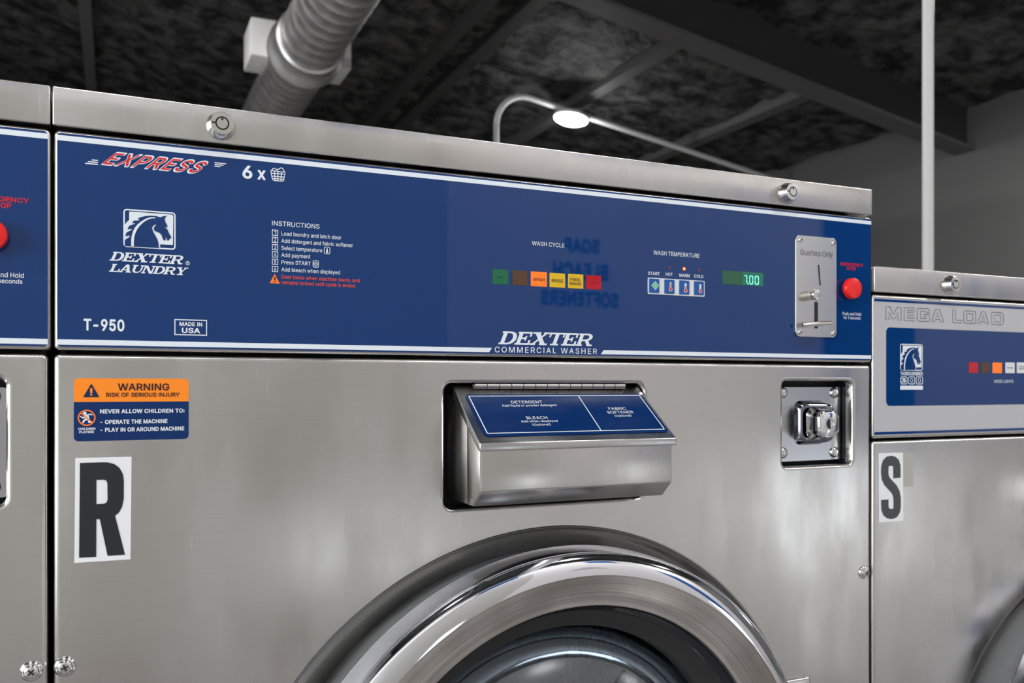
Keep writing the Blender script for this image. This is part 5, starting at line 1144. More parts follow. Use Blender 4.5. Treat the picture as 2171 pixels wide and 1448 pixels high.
def dispenser(root):
    x0, x1 = 0.2932, 0.5017
    pocket = MB()
    hx0, hz0, hx1, hz1 = DISP
    e = 0.004
    pocket.box(hx0 - e, hx1 + e, 0.034, 0.037, hz0 - e, hz1 + e, 'black')
    pocket.box(hx0 - e, hx0 - 0.001, 0.0095, 0.036, hz0 - e, hz1 + e, 'black')
    pocket.box(hx1 + 0.001, hx1 + e, 0.0095, 0.036, hz0 - e, hz1 + e, 'black')
    pocket.box(hx0 - e, hx1 + e, 0.0095, 0.036, hz1 + 0.001, hz1 + e, 'black')
    pocket.box(hx0 - e, hx1 + e, 0.0095, 0.036, hz0 - e, hz0 - 0.001, 'black')
    d = thing_part('soap_dispenser', root)
    pocket.build('pocket', d)
    b = MB()
    b.prism([(0.030, 0.968), (0.004, 0.966), (-0.0580, 0.9205), (-0.0580, 0.8815), (-0.0420, 0.8668), (0.030, 0.8668)],
            x0 + 0.0018, x1 - 0.0040, 'steel', 0.0011)
    # lapped side plate
    b.prism([(-0.027, 0.9425), (-0.0578, 0.9198), (-0.0578, 0.8818), (-0.0418, 0.8672), (-0.027, 0.8672)],
            x0 + 0.0008, x0 + 0.0030, 'steel', 0.0004)
    b.build('hopper', d, fix=True)
    b = MB()
    b.prism([(0.010, 0.9762), (-0.0570, 0.9275), (-0.0605, 0.9248), (-0.0605, 0.9178), (-0.0560, 0.9178), (0.010, 0.9665)],
            x0, x1, 'steel_lid', 0.0013, 3)
    b.build('dispenser_lid', d, fix=True)
    # piano hinge
    h = MB()
    a0 = P(1006, 825, 0.002)
    a1 = P(1326, 825, 0.002)
    n = 13
    for i in range(n):
        xa = a0[0] + (a1[0] - a0[0]) * i / n
        xb = a0[0] + (a1[0] - a0[0]) * (i + 1) / n
        h.tube([(xa + 0.0004, 0.004, 0.9755), (xb - 0.0004, 0.004, 0.9755)], 0.0030, 'hinge', 14)
    h.tube([(a0[0] - 0.001, 0.004, 0.9755), (a1[0], 0.004, 0.9755)], 0.0022, 'hinge', 10)
    h.build('hinge', d)
    # label on the sloping lid
    A, B = Vector((0, -0.0570, 0.9275)), Vector((0, 0.010, 0.9762))
    fr = Frame(A, (1, 0, 0), B - A)
    g = lambda a, c: on_frame(fr, 920 + a / 4.020, 780 + c / 4.020)
    s = MB()
    lx0 = mean(g(262, 232)[0], g(425, 580)[0])
    lx1 = mean(g(1770, 235)[0], g(2005, 545)[0])
    lz0 = mean(g(425, 585)[1], g(2000, 556)[1])
    lz1 = mean(g(270, 224)[1], g(1760, 226)[1])
    s.rect(fr, lx0, lz0, lx1, lz1, 'navy', 0.0004, 0.005)
    ix0 = mean(g(287, 245)[0], g(452, 560)[0])
    ix1 = mean(g(1748, 240)[0], g(1975, 530)[0])
    iz0 = mean(g(455, 562)[1], g(1975, 533)[1])
    iz1 = mean(g(290, 240)[1], g(1745, 238)[1])
    s.outline(fr, ix0, iz0, ix1, iz1, 0.0011, 'ink_white', 0.0007, 0.0015)
    dx = mean(g(1225, 245)[0], g(1425, 533)[0])
    s.rect(fr, dx - 0.0005, iz0, dx + 0.0006, iz1, 'ink_white', 0.0007)
    for t, xa, xb, base, top, wt in (
            ('DETERGENT', 663, 930, 308, 285, 10), ('Add liquid or powder detergent', 583, 1053, 335, 317, 8),
            ('BLEACH', 793, 973, 443, 418, 10), ('Add when displayed', 745, 1060, 469, 452, 8), ('(Optional)', 842, 998, 497, 480, 8),
            ('FABRIC', 1493, 1643, 363, 340, 10), ('SOFTENER', 1482, 1705, 394, 372, 10), ('(Optional)', 1545, 1688, 421, 403, 8)):
        p0, p1, p2 = g(xa, base), g(xb, base), g(xa, top)
        text(s, fr, t, p0[0], p0[1], p1[0], p2[1] - p0[1], 'ink_white', wt, c=0.0007)
    s.build('dispenser_label', d, 'blue label lettered detergent, bleach and fabric softener')
    return d


def thing_part(name, root):
    """A part made of several pieces: an Empty under the thing."""
    o = bpy.data.objects.new(name, None)
    o.empty_display_size = 0.05
    COL.objects.link(o)
    o.parent = root
    return o


def loft(mb, rings, m, cap=True):
    n = len(rings[0])
    vs = [p for r in rings for p in r]
    fs = []
    for j in range(len(rings) - 1):
        for i in range(n):
            k = (i + 1) % n
            fs.append((j * n + i, j * n + k, (j + 1) * n + k, (j + 1) * n + i))
    if cap:
        fs.append(tuple((len(rings) - 1) * n + i for i in range(n)))
    mb.add(vs, fs, m)


def coin_vault(root):
    d = thing_part('coin_vault', root)
    x0, z0, x1, z1 = VAULT
    e = 0.004
    b = MB()
    b.box(x0 - e, x1 + e, 0.030, 0.033, z0 - e, z1 + e, 'black')
    b.box(x0 - e, x0 - 0.0008, 0.0095, 0.032, z0 - e, z1 + e, 'black')
    b.box(x1 + 0.0008, x1 + e, 0.0095, 0.032, z0 - e, z1 + e, 'gloss_black')
    b.box(x0 - e, x1 + e, 0.0095, 0.032, z1 + 0.0008, z1 + e, 'gloss_black')
    b.box(x0 - e, x1 + e, 0.0095, 0.032, z0 - e, z0 - 0.0008, 'gloss_black')
    b.build('pocket', d)
    p = MB()
    p.sheet(front(0.0185), [rrect(x0 + 0.0004, 0.8872, x1 - 0.0004, 0.9752, 0.003)], 'plate', 0.003, 0.001)
    p.build('vault_plate', d)
    g = zoomed(6.58, 1630, 790)
    for a, c in ((920, 280), (920, 1110), (200, 280), (200, 1120)):
        q = g(a, c, 0.017)
        s = MB()
        s.lathe([(0.0066, 0.0186), (0.0064, 0.0172), (0.0056, 0.0158), (0.0040, 0.0148), (0.0018, 0.0143)], 'steel_smooth', q[0], q[1], 24, cap1=True)
        s.build('rivet', d)
    q0, q1 = g(345, 385, 0.0185), g(795, 1000, 0.0185)
    cx, cz = (q0[0] + q1[0]) / 2, (q0[1] + q1[1]) / 2
    hw, hh = abs(q1[0] - q0[0]) / 2, abs(q1[1] - q0[1]) / 2
    s = MB()
    R = []
    for dy, k, rr in ((0.0195, 0.0, 0.009), (0.0175, 0.0012, 0.009), (0.0150, 0.0022, 0.009), (0.0040, 0.0040, 0.009), (0.0015, 0.0052, 0.009), (0.0006, 0.0075, 0.008)):
        R.append([Vector((x, dy, z)) for x, z in rrect(cx - hw + k, cz - hh + k, cx + hw - k, cz + hh - k, rr, 8)])
    for j, r_ in enumerate(R):                 # the cover rises from its left edge towards the nose
        for p_ in r_:
            k_ = (p_.x - (cx - hw)) / (2 * hw)
            if j >= 2:
                p_.y = 0.0168 - (0.0185 - p_.y) * (0.25 + 0.85 * k_)
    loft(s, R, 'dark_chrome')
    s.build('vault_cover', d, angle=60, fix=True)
    fx, fz = g(852, 715, -0.0140)
    s = MB()
    R = []
    for y, k, rr in ((0.0030, 0.0190, 0.010), (-0.0020, 0.0168, 0.0105), (-0.0060, 0.0160, 0.0105), (-0.0112, 0.0156, 0.0105), (-0.0132, 0.0146, 0.0100), (-0.0140, 0.0130, 0.009)):
        R.append([Vector((x, y, z)) for x, z in rrect(fx - k, fz - k, fx + k, fz + k, min(rr, k - 0.001), 8)])
    loft(s, R, 'chrome')
    s.build('lock_nose', d, angle=60, fix=True)
    s = MB()
    s.lathe([(0.0078, -0.0139), (0.0076, -0.0144), (0.0058, -0.0144), (0.0056, -0.0141)], 'nickel', fx, fz, 32)
    s.disc(front(-0.01415), fx, fz, 0.0057, 'black')
    s.add([front(-0.0143)(fx + 0.0054 * math.cos(t), fz + 0.0054 * math.sin(t)) for t in [(-80 + 12 * i) * PI / 180 for i in range(15)]], [list(range(15))], 'steel_smooth')
    s.build('key_cylinder', d)
    return d


def door(root):
    d = thing_part('door', root)
    A, B, C = (0.3925, 0.5385), (0.396, 0.549), (0.386, 0.559)
    b = MB()
    b.lathe([(0.262, 0.088, 0.392, 0.545), (0.270, 0.030, *A), (0.270, -0.0300, *A), (0.2838, -0.0320, *A)], 'seal', n=160)
    k = MB()
    k.lathe([(0.2838, -0.0320, *A), (0.2846, -0.0330, *A), (0.2847, -0.0345, *A), (0.2846, -0.0352, *A), (0.2773, -0.0600, 0.392, 0.5444), (0.2768, -0.0614, 0.392, 0.5445),
             (0.2760, -0.0614, 0.392, 0.5445)], 'rim', n=160)
    k.build('door_rim', d, 'scuffed outer rim of the door ring', angle=25)
    b.lathe([(0.2762, -0.0606, 0.392, 0.5445), (0.2762, -0.0622, 0.392, 0.5445), (0.2752, -0.0640, 0.392, 0.5443), (0.2734, -0.0660, 0.392, 0.5440), (0.2702, -0.0683, 0.3922, 0.5437),
             (0.2660, -0.0700, 0.3925, 0.543), (0.2620, -0.0709, 0.393, 0.543), (0.2580, -0.0712, 0.394, 0.543)], 'chrome', n=160)
    b.lathe([(0.2580, -0.0712, 0.394, 0.543), (0.2480, -0.0668, 0.3945, 0.5445), (0.2360, -0.0612, 0.395, 0.547), (0.2260, -0.0572, 0.396, 0.549), (0.2225, -0.0565, *B), (0.2205, -0.0560, *B), (0.2190, -0.0520, *B), (0.2188, -0.0400, *B)],
            'turned', n=160)
    b.build('door_ring', d, 'polished chrome door ring', angle=50)
    g = MB()
    g.lathe([(0.2190, -0.0525, *B), (0.2180, -0.0500, *B), (0.2120, -0.0470, 0.392, 0.552), (0.2100, -0.0452, 0.392, 0.553)], 'gloss_black', n=128)
    g.lathe([(0.2100, -0.0452, 0.392, 0.553), (0.1940, -0.0436, *C), (0.1905, -0.0430, *C), (0.1890, -0.0400, *C), (0.1885, -0.0250, *C)], 'rubber', n=128)
    g.lathe([(0.1885, -0.0250, *C), (0.1885, 0.070, *C), (0.262, 0.088, 0.392, 0.545)], 'rubber', n=128)
    g.build('door_gasket', d, 'black rubber gasket', angle=30)
    s = MB()
    prof = [(0.1888, -0.030, *C)]
    for k in range(1, 15):
        t = k / 14 * PI / 2
        prof.append((0.1888 * math.cos(t) + 0.0001, -0.030 + 0.105 * math.sin(t), *C))
    s.lathe(prof, 'glass', n=96)
    s.build('door_glass', d)
    k = MB()
    x0, z1 = P(1662, 1434)[0], P(1690, 1434)[1]
    k.box(x0 - 0.03, P(1713, 1440)[0], -0.006, 0.004, z1 - 0.12, z1, 'steel', 0.004, 4)
    k.build('door_hinge', d)
    return d


def drum(root):
    d = thing_part('drum', root)
    b = MB()
    n, k = 96, 12
    cx, cz, r = 0.392, 0.530, 0.275
    vs, fs = [], []
    for j in range(k + 1):
        y = 0.062 + 0.42 * j / k
        for i in range(n):
            t = 2 * PI * i / n
            vs.append(Vector((cx + r * math.cos(t), y, cz + r * math.sin(t))))
    for j in range(k):
        for i in range(n):
            i2 = (i + 1) % n
            fs.append((j * n + i, (j + 1) * n + i, (j + 1) * n + i2, j * n + i2))
    b.add(vs, fs, 'drum')
    o = b.build('drum_wall', d)
    uv = o.data.uv_layers['UVMap']
    for p in o.data.polygons:
        j, i = divmod(p.index, n)
        for li, (du, dv) in zip(p.loop_indices, ((0, 0), (0, 1), (1, 1), (1, 0))):
            uv.data[li].uv = ((i + du) / n, (j + dv) / k)
    b = MB()
    b.lathe([(0.275, 0.482), (0.22, 0.478), (0.10, 0.455), (0.03, 0.45)], 'steel_smooth', cx, cz, 64, cap1=True)
    b.build('drum_back', d)
    for a in (75, 195, 315):
        t = math.radians(a)
        b = MB()
        u = Vector((math.cos(t), 0, math.sin(t)))
        v = Vector((-math.sin(t), 0, math.cos(t)))
        c0 = Vector((cx, 0, cz))
        R = []
        for h, wdt in ((0.0, 0.045), (0.03, 0.034), (0.055, 0.018), (0.062, 0.008)):
            R.append([c0 + u * (r - h) + v * s_ + Vector((0, y, 0)) for s_, y in ((-wdt, 0.07), (wdt, 0.07), (wdt, 0.47), (-wdt, 0.47))])
        loft(b, R, 'steel_smooth')
        b.build('drum_lifter', d, fix=True)
    return d


def stop_button(root):
    fx, fz = P(1812, 611, -0.0115)
    b = MB()
    b.lathe([(0.0085, -0.0005), (0.0085, -0.0045)], 'rubber', fx, fz, 40)
    b.lathe([(0.0085, -0.0042), (0.0112, -0.0042), (0.0121, -0.0050), (0.0123, -0.0070), (0.0122, -0.0098), (0.0115, -0.0114), (0.0090, -0.0122), (0.004, -0.0125)],
            'button_red', fx, fz, 48, cap1=True)
    return b.build('stop_button', root, 'red round emergency stop button', fix=True)


def coin_slide(root):
    d = thing_part('coin_slide', root)
    g = zoomed(4.175, 1340, 480)
    y = -0.0030
    x0 = mean(g(1450, 78, y)[0], g(1450, 965, y)[0])
    x1 = mean(g(1813, 100, y)[0], g(1811, 990, y)[0])
    z1 = mean(g(1480, 79, y)[1], g(1780, 97, y)[1])
    z0 = mean(g(1480, 969, y)[1], g(1780, 989, y)[1])
    fr = front(y)
    b = MB()
    b.sheet(fr, [rrect(x0, z0, x1, z1, 0.006)], 'nickel', 0.0008, 0.0006)
    b.build('coin_plate', d)
    for a, c in ((1488, 120), (1782, 147), (1483, 935), (1780, 946)):
        q = g(a, c, y)
        s = MB()
        s.lathe([(0.0029, -0.003), (0.0028, -0.0040), (0.0022, -0.0048), (0.0011, -0.0052)], 'zinc', q[0], q[1], 20, cap1=True)
        s.disc(front(-0.0053), q[0], q[1], 0.0010, 'ink_dark', n=6)
        s.build('plate_screw', d)
    s = MB()
    p0, p1, p2 = g(1488, 252, y), g(1778, 270, y), g(1488, 200, y)
    text(s, fr, 'Quarters Only', p0[0], p0[1], p1[0], p2[1] - p0[1], 'ink_grey', 4, c=0.0002)
    s.build('lettering', d)
    s = MB()
    s.stroke(fr, [g(1650, 340, y), g(1665, 522, y)], 0.0019, 'black', 0.0002)
    q0, q1 = g(1626, 665, y), g(1632, 905, y)
    xm = (q0[0] + q1[0]) / 2
    s.rect(fr, xm - 0.0026, q1[1], xm + 0.0026, q0[1], 'black', 0.0002, 0.0024)
    s.build('coin_slot', d)
    k0 = g(1562, 612, y)
    s = MB()
    s.lathe([(0.0060, y), (0.0060, -0.0080), (0.0053, -0.0086), (0.0053, -0.0094), (0.0061, -0.0100), (0.0061, -0.0150), (0.0054, -0.0165), (0.0030, -0.0170)], 'nickel', k0[0], k0[1], 32, cap1=True)
    s.build('coin_return_knob', d, fix=True)
    s = MB()
    a, c = g(1512, 872, -0.012), g(1766, 852, -0.016)
    zl = (a[1] + c[1]) / 2
    pts, rad = [], []
    for i in range(13):
        t = i / 12
        pts.append((a[0] + (c[0] - a[0]) * t, -0.012 - 0.004 * t, a[1] + (c[1] - a[1]) * t))
        rad.append(0.0011 + 0.0014 * math.sin(PI * min(1.0, 0.12 + t * 0.80)) + 0.0006 * t)
    s.tube(pts, 0.002, 'nickel', 14, radii=rad)
    mid = pts[6]
    s.tube([(xm, -0.001, zl), (mid[0], mid[1], mid[2])], 0.0017, 'nickel', 10)
    s.build('coin_return_lever', d, fix=True)
    return d


# ---- printed matter -------------------------------------------------------------
EMBLEM = {
    'white': [(315, 245), (1505, 335), (1530, 345), (1545, 375), (1533, 1180), (1178, 1163), (1178, 1270), (190, 1212), (190, 620), (215, 585), (250, 540), (310, 490)],
    'horse': [(193, 1209), (193, 1040), (280, 985), (335, 945), (325, 920), (290, 918), (205, 940), (240, 830), (330, 790), (390, 755), (375, 735), (265, 745),
              (310, 650), (400, 615), (475, 590), (465, 572), (385, 568), (450, 500), (530, 500), (600, 492), (590, 470), (545, 445), (640, 405), (760, 375),
              (900, 365), (1050, 372), (1130, 395), (1195, 410), (1250, 380), (1365, 362), (1320, 410), (1300, 480), (1330, 560), (1370, 630), (1380, 690),
              (1350, 690), (1300, 680), (1350, 720), (1385, 765), (1420, 850), (1455, 915), (1490, 965), (1440, 1010), (1410, 1060), (1375, 1055), (1365, 1010),
              (1345, 970), (1320, 970), (1335, 1010), (1320, 1055), (1270, 1045), (1240, 990), (1225, 920), (1180, 860), (1100, 820), (1040, 800), (1005, 755),
              (1000, 710), (1030, 660), (1065, 630), (1045, 605), (990, 635), (955, 680), (950, 730), (985, 820), (1040, 920), (1090, 1010), (1120, 1090),
              (1133, 1165), (1133, 1262)],
    'stripe': [(370, 1221), (370, 1030), (385, 930), (420, 800), (480, 690), (560, 600), (660, 520), (780, 450), (900, 415), (1000, 408), (1030, 415), (1045, 443),
               (960, 440), (880, 460), (780, 505), (690, 570), (600, 660), (530, 760), (480, 870), (452, 980), (443, 1100), (443, 1226)],
}


def _emblem_unit():
    g = zoomed(13.164, 250, 430)
    x0, x1 = g(150, 700)[0], g(1608, 700)[0]
    z1 = mean(g(230, 175)[1], g(1540, 272)[1])
    z0 = mean(g(200, 1235)[1], g(1530, 1315)[1])
    U = {k: [((g(a, c)[0] - x0) / (x1 - x0), (g(a, c)[1] - z0) / (z1 - z0)) for a, c in v] for k, v in EMBLEM.items()}
    return (x0, z0, x1, z1), U


EMB_RECT, EMB_U = _emblem_unit()


def emblem(mb, fr, rect, back, c):
    x0, z0, x1, z1 = rect
    mp = lambda pts: [(x0 + a * (x1 - x0), z0 + b * (z1 - z0)) for a, b in pts]
    t = (x1 - x0) * 0.028
    mb.outline(fr, x0, z0, x1, z1, t, 'ink_white', c, t * 2.4, t * 1.4)
    mb.flat(fr, [mp(EMB_U['white'])], 'ink_white', c)
    mb.flat(fr, [mp(EMB_U['horse'])], back, c + 0.0003)
    mb.flat(fr, [mp(EMB_U['stripe'])], 'ink_white', c + 0.0006)


def ztext(mb, fr, g, s, xa, xb, base, top, m, weight=0, shear=0.0, space=0.0, c=0.0, y=0.0):
    p0, p1, p2 = g(xa, base, y), g(xb, base, y), g(xa, top, y)
    text(mb, fr, s, p0[0], p0[1], p1[0], p2[1] - p0[1], m, weight, shear, space, c)


FASCIA_Y = -0.0006


def express_fascia(panel):
    """Blue front plate of the middle washer with everything printed or set in it."""
    y = FASCIA_Y
    fr = front(y)
    x0 = mean(P(122.5, 300)[0], P(119.5, 720)[0])
    x1 = P(1846, 600)[0]
    z1 = mean(P(123, 281.0)[1], P(1845, 465.5)[1])
    z0 = mean(P(120, 734.5)[1], P(1845, 764.5)[1])
    b = MB()
    b.sheet(fr, [rrect(x0, z0, x1, z1, 0.003)], 'fascia', 0.0004, 0.0001)
    c = 0.0003
    g = zoomed(9.653, 60, 160)
    t0, t1 = mean(P(123, 296.3)[1], P(1845, 477.4)[1]), mean(P(123, 285.6)[1], P(1845, 469.5)[1])
    b.rect(fr, x0, t0, x1, t1, 'ink_white', c)
    s1, s0 = mean(P(120, 718.0)[1], P(1845, 754.4)[1]), mean(P(120, 729.2)[1], P(1845, 762.0)[1])
    g5 = zoomed(4.526, 1000, 460)
    xa, xb = g5(190, 1258)[0], g5(165, 1298)[0]
    b.poly(fr, [(x0, s0), (xb, s0), (xa, s1), (x0, s1)], 'ink_white', c)
    xa, xb = g5(1262, 1280)[0], g5(1235, 1315)[0]
    b.poly(fr, [(xb, s0), (x1, s0), (x1, s1), (xa, s1)], 'ink_white', c)
    f = b.build('fascia', panel, 'glossy blue front plate with white stripes')

    def piece(name, mb, label=None):
        return mb.build(name, panel, label)

    # EXPRESS 6 x basket
    g1 = zoomed(3.2906, 0, 160)
    m = MB()
    gx = zoomed(6.784, 170, 310)
    p0, p1, p2 = gx(290, 268), gx(1655, 400), gx(500, 84)
    sh = 1.02
    xL, xR, zb, hh = p0[0], gx(1885, 250)[0], mean(p0[1], gx(1640, 405)[1]), 0.0
    hh = p2[1] - p0[1] + 0.0004
    text(m, fr, 'EXPRESS', xL, zb, xR, hh, 'ink_white', 38, sh, 0.024, c)
    text(m, fr, 'EXPRESS', xL + 0.0014, zb + 0.0011, xR - 0.0016, hh - 0.0022, 'ink_red', 6, sh, 0.0704, c + 0.0003)
    for xa, xb, ya in ((165, 258, 200), (110, 258, 224), (68, 258, 248)):
        q0, q1 = gx(xa, ya), gx(xb, ya + (xb - xa) * 0.10)
        m.rect(fr, q0[0], (q0[1] + q1[1]) / 2 - 0.00042, q1[0], (q0[1] + q1[1]) / 2 + 0.00042, 'ink_white', c, 0.0004)
    for xa, xb, ya in ((1930, 2098, 240), (1930, 2058, 266), (1930, 2015, 290)):
        q0, q1 = gx(xa, ya), gx(xb, ya + (xb - xa) * 0.10)
        m.rect(fr, q0[0], (q0[1] + q1[1]) / 2 - 0.00042, q1[0], (q0[1] + q1[1]) / 2 + 0.00042, 'ink_white', c, 0.0004)
    piece('slanted_lettering', m, 'slanted red lettering edged in white')
    m = MB()
    ztext(m, fr, g1, '6', 1690, 1760, 718, 626, 'ink_white', 26, c=c)
    ztext(m, fr, g1, 'x', 1795, 1852, 727, 639, 'ink_white', 20, c=c)
    gb = zoomed(24.13, 560, 340)
    mp = lambda L: [gb(*q) for q in L]
    t = 0.00075
    m.stroke(fr, mp([(310, 525), (330, 530), (410, 960), (480, 1035), (925, 1082), (985, 1040), (1072, 625), (310, 520)]), t, 'ink_white', c)
    for L in ([(510, 540), (560, 1040)], [(700, 560), (690, 1060)], [(890, 590), (845, 1075)], [(350, 665), (1050, 720)], [(380, 815), (1020, 870)], [(410, 935), (1000, 985)],
              [(390, 510), (440, 430), (500, 410), (570, 450), (640, 490), (740, 455), (820, 410), (880, 395), (940, 440), (990, 520), (1020, 590)]):
        m.stroke(fr, mp(L), t, 'ink_white', c)
    piece('load_size_lettering', m)
    m = MB()
    emblem(m, fr, EMB_RECT, 'ink_blue', c)
    gl = zoomed(10.855, 220, 525)
    zb = mean(gl(130, 298)[1], gl(1870, 396)[1])
    slab_text(m, fr, 'DEXTER', gl(130, 298)[0], zb, gl(1890, 230)[0], gl(215, 95)[1] - gl(215, 303)[1], 'ink_white', 0.42, c, 1.0)
    zb = mean(gl(118, 552)[1], gl(1800, 640)[1])
    slab_text(m, fr, 'LAUNDRY', gl(118, 552)[0], zb, gl(1950, 480)[0], gl(190, 372)[1] - gl(190, 556)[1], 'ink_white', 0.42, c, 1.0, -0.06)
    q = gl(1930, 362)
    m.flat(fr, [circle(q[0], q[1], 0.0017, 24), circle(q[0], q[1], 0.0013, 24)], 'ink_white', c)
    text(m, fr, 'R', q[0] - 0.0006, q[1] - 0.0007, q[0] + 0.0007, 0.0015, 'ink_white', 8, c=c)
    piece('horse_emblem', m, 'white horse head emblem with the maker\'s name')
    m = MB()
    g2 = zoomed(3.2906, 0, 560)
    ztext(m, fr, g2, 'T-950', 583, 868, 463, 380, 'ink_white', 26, c=c)
    piece('model_lettering', m)
    m = MB()
    ax0, ax1 = g2(1216, 400)[0], g2(1444, 400)[0]
    az1, az0 = mean(g2(1216, 383)[1], g2(1444, 391)[1]), mean(g2(1216, 495)[1], g2(1444, 500)[1])
    m.outline(fr, ax0, az0, ax1, az1, 0.0008, 'ink_white', c)
    ztext(m, fr, g2, 'MADE IN', 1252, 1410, 431, 403, 'ink_white', 20, c=c)
    ztext(m, fr, g2, 'USA', 1268, 1395, 480, 443, 'ink_white', 30, c=c)
    piece('origin_mark', m)

    # instructions
    m = MB()
    g4 = zoomed(6.897, 540, 430)
    ztext(m, fr, g4, 'INSTRUCTIONS', 250, 945, 331, 263, 'ink_white', 8, c=c)
    rows = ((395, 480, 'Load laundry and latch door', 1262, 478), (500, 585, 'Add detergent and fabric softener', 1432, 583),
            (606, 692, 'Select temperature', 985, 689), (712, 798, 'Add payment', 810, 791), (820, 905, 'Press START', 815, 896), (926, 1010, 'Add bleach when displayed', 1243, 1003))
    for i, (ya, yb, s, xe, base) in enumerate(rows):
        q0, q1 = g4(250, yb), g4(340, ya + 4)
        m.outline(fr, q0[0], q0[1], q1[0], q1[1], 0.00055, 'ink_white', c)
        ztext(m, fr, g4, str(i + 1), 280 if i else 286, 312, ya + 70, ya + 16, 'ink_white', 10, c=c)
        ztext(m, fr, g4, s, 388, xe, base, base - 57, 'ink_white', 10, c=c)
    for xa, ya, xb, yb in ((1010, 650, 1100, 748), (845, 847, 932, 945)):
        q0, q1 = g4(xa, yb), g4(xb, ya)
        m.outline(fr, q0[0], q0[1], q1[0], q1[1], 0.0005, 'ink_white', c, 0.0012)
    m.stroke(fr, [g4(1055, 670), g4(1055, 712)], 0.0011, 'ink_white', c)
    m.disc(fr, *g4(1055, 718), 0.0010, 'ink_white', c, 16)
    q = g4(888, 896)
    for k, col, dc in ((0.0023, 'ink_white', 0), (0.0015, 'ink_blue', 0.0002), (0.0006, 'ink_white', 0.0004)):
        m.poly(fr, [(q[0] - k, q[1]), (q[0], q[1] - k), (q[0] + k, q[1]), (q[0], q[1] + k)], col, c + dc)
    m.poly(fr, [g4(290, 1040), g4(215, 1176), g4(366, 1186)], 'ink_orange', c)
    m.stroke(fr, [g4(291, 1085), g4(291, 1132)], 0.0010, 'ink_maroon', c + 0.0002)
    m.disc(fr, *g4(291, 1155), 0.0006, 'ink_maroon', c + 0.0002, 12)
    ztext(m, fr, g4, 'Door locks when machine starts, and', 388, 1530, 1108, 1054, 'ink_orange_text', 8, c=c)
    ztext(m, fr, g4, 'remains locked until cycle is ended', 386, 1465, 1190, 1136, 'ink_orange_text', 8, c=c)
    piece('instruction_lettering', m)

    # wash cycle lights
    lamps = ((195, 348, 510, 642, 'lens_green', None), (385, 533, 521, 653, 'lens_brown', None), (563, 718, 532, 663, 'lens_orange', 'WASH'),
             (743, 893, 545, 673, 'lens_yellow', 'RINSE'), (920, 1067, 554, 682, 'lens_yellow', 'FINAL'), (1093, 1238, 567, 690, 'lens_red', None))
    for xa, xb, ya, yb, col, s in lamps:
        k = MB()
        q0, q1 = g5(xa, yb), g5(xb, ya)
        k.rect(fr, q0[0], q0[1], q1[0], q1[1], col, c)
        if s == 'WASH':
            ztext(k, fr, g5, 'WASH', 585, 697, 613, 583, 'ink_maroon', 4, c=c + 0.0003)
        if s == 'RINSE':
            ztext(k, fr, g5, 'RINSE', 763, 873, 626, 594, 'ink_dark', 4, c=c + 0.0003)
        if s == 'FINAL':
            ztext(k, fr, g5, 'FINAL', 942, 1042, 613, 584, 'ink_dark', 4, c=c + 0.0003)
            ztext(k, fr, g5, 'RINSE', 937, 1047, 653, 624, 'ink_dark', 4, c=c + 0.0003)
        if col == 'lens_green':
            ztext(k, fr, g5, 'START', 245, 300, 585, 567, 'print_dim_green', 6, c=c + 0.0003)
        if col == 'lens_red':
            ztext(k, fr, g5, 'DONE', 1125, 1205, 640, 615, 'print_dim_red', 10, c=c + 0.0003)
        piece('cycle_light', k, {'lens_green': 'unlit green light', 'lens_brown': 'unlit brown light', 'lens_orange': 'lit orange wash light',
                                 'lens_yellow': 'yellow rinse light' if s == 'RINSE' else 'yellow final rinse light', 'lens_red': 'red light'}[col])
    m = MB()
    ztext(m, fr, g5, 'WASH CYCLE', 575, 887, 272, 232, 'ink_white', 4, c=c)
    piece('cycle_lettering', m)
    m = MB()
    zb = mean(g5(250, 1222)[1], g5(1165, 1240)[1])
    slab_text(m, fr, 'DEXTER', g5(250, 1222)[0], zb, g5(1187, 1150)[0], g5(315, 1098)[1] - g5(315, 1223)[1], 'ink_white', 0.42, c)
    zb = mean(g5(218, 1301)[1], g5(1198, 1314)[1])
    text(m, fr, 'COMMERCIAL WASHER', g5(218, 1302)[0], zb, g5(1198, 1314)[0], g5(218, 1247)[1] - g5(218, 1302)[1], 'ink_white', 2, space=0.11, c=c)
    piece('brand_lettering', m)

    # temperature keys
    g6 = zoomed(4.175, 1340, 480)
    m = MB()
    ztext(m, fr, g6, 'WASH TEMPERATURE', 185, 593, 250, 213, 'ink_white', 4, c=c)
    for s, xa, xb, base, top in (('START', 138, 240, 428, 400), ('HOT', 293, 355, 437, 409), ('WARM', 411, 505, 446, 418), ('COLD', 545, 627, 454, 426)):
        ztext(m, fr, g6, s, xa, xb, base, top, 'ink_white', 12, c=c)
    piece('temperature_lettering', m)
    for a, d_, on in ((326, 366, 0), (456, 376, 1), (587, 382, 0)):
        k = MB()
        q = g6(a, d_)
        if on:
            k.disc(fr, q[0], q[1], 0.0021, 'led_halo', c)
            k.disc(fr, q[0], q[1], 0.0013, 'led_on', c + 0.0003)
        else:
            k.disc(fr, q[0], q[1], 0.0016, 'led_off', c)
        piece('indicator_lamp', k, 'lit orange indicator lamp' if on else 'unlit red indicator lamp')
    k = MB()
    q = [g6(135, 452), g6(638, 485), g6(638, 625), g6(135, 598)]
    k.sheet(fr, [rrect(q[0][0], mean(q[2][1], q[3][1]), q[1][0], mean(q[0][1], q[1][1]), 0.0014)], 'key_white', 0.0002, 0.0001, c=0.0006)
    piece('key_frame', k)
    gk = zoomed(14.473, 1360, 550)
    keys = ((210, 520, 605, 1022), (678, 985, 634, 1046), (1132, 1440, 660, 1072), (1585, 1885, 687, 1092))
    kc = 0.0014
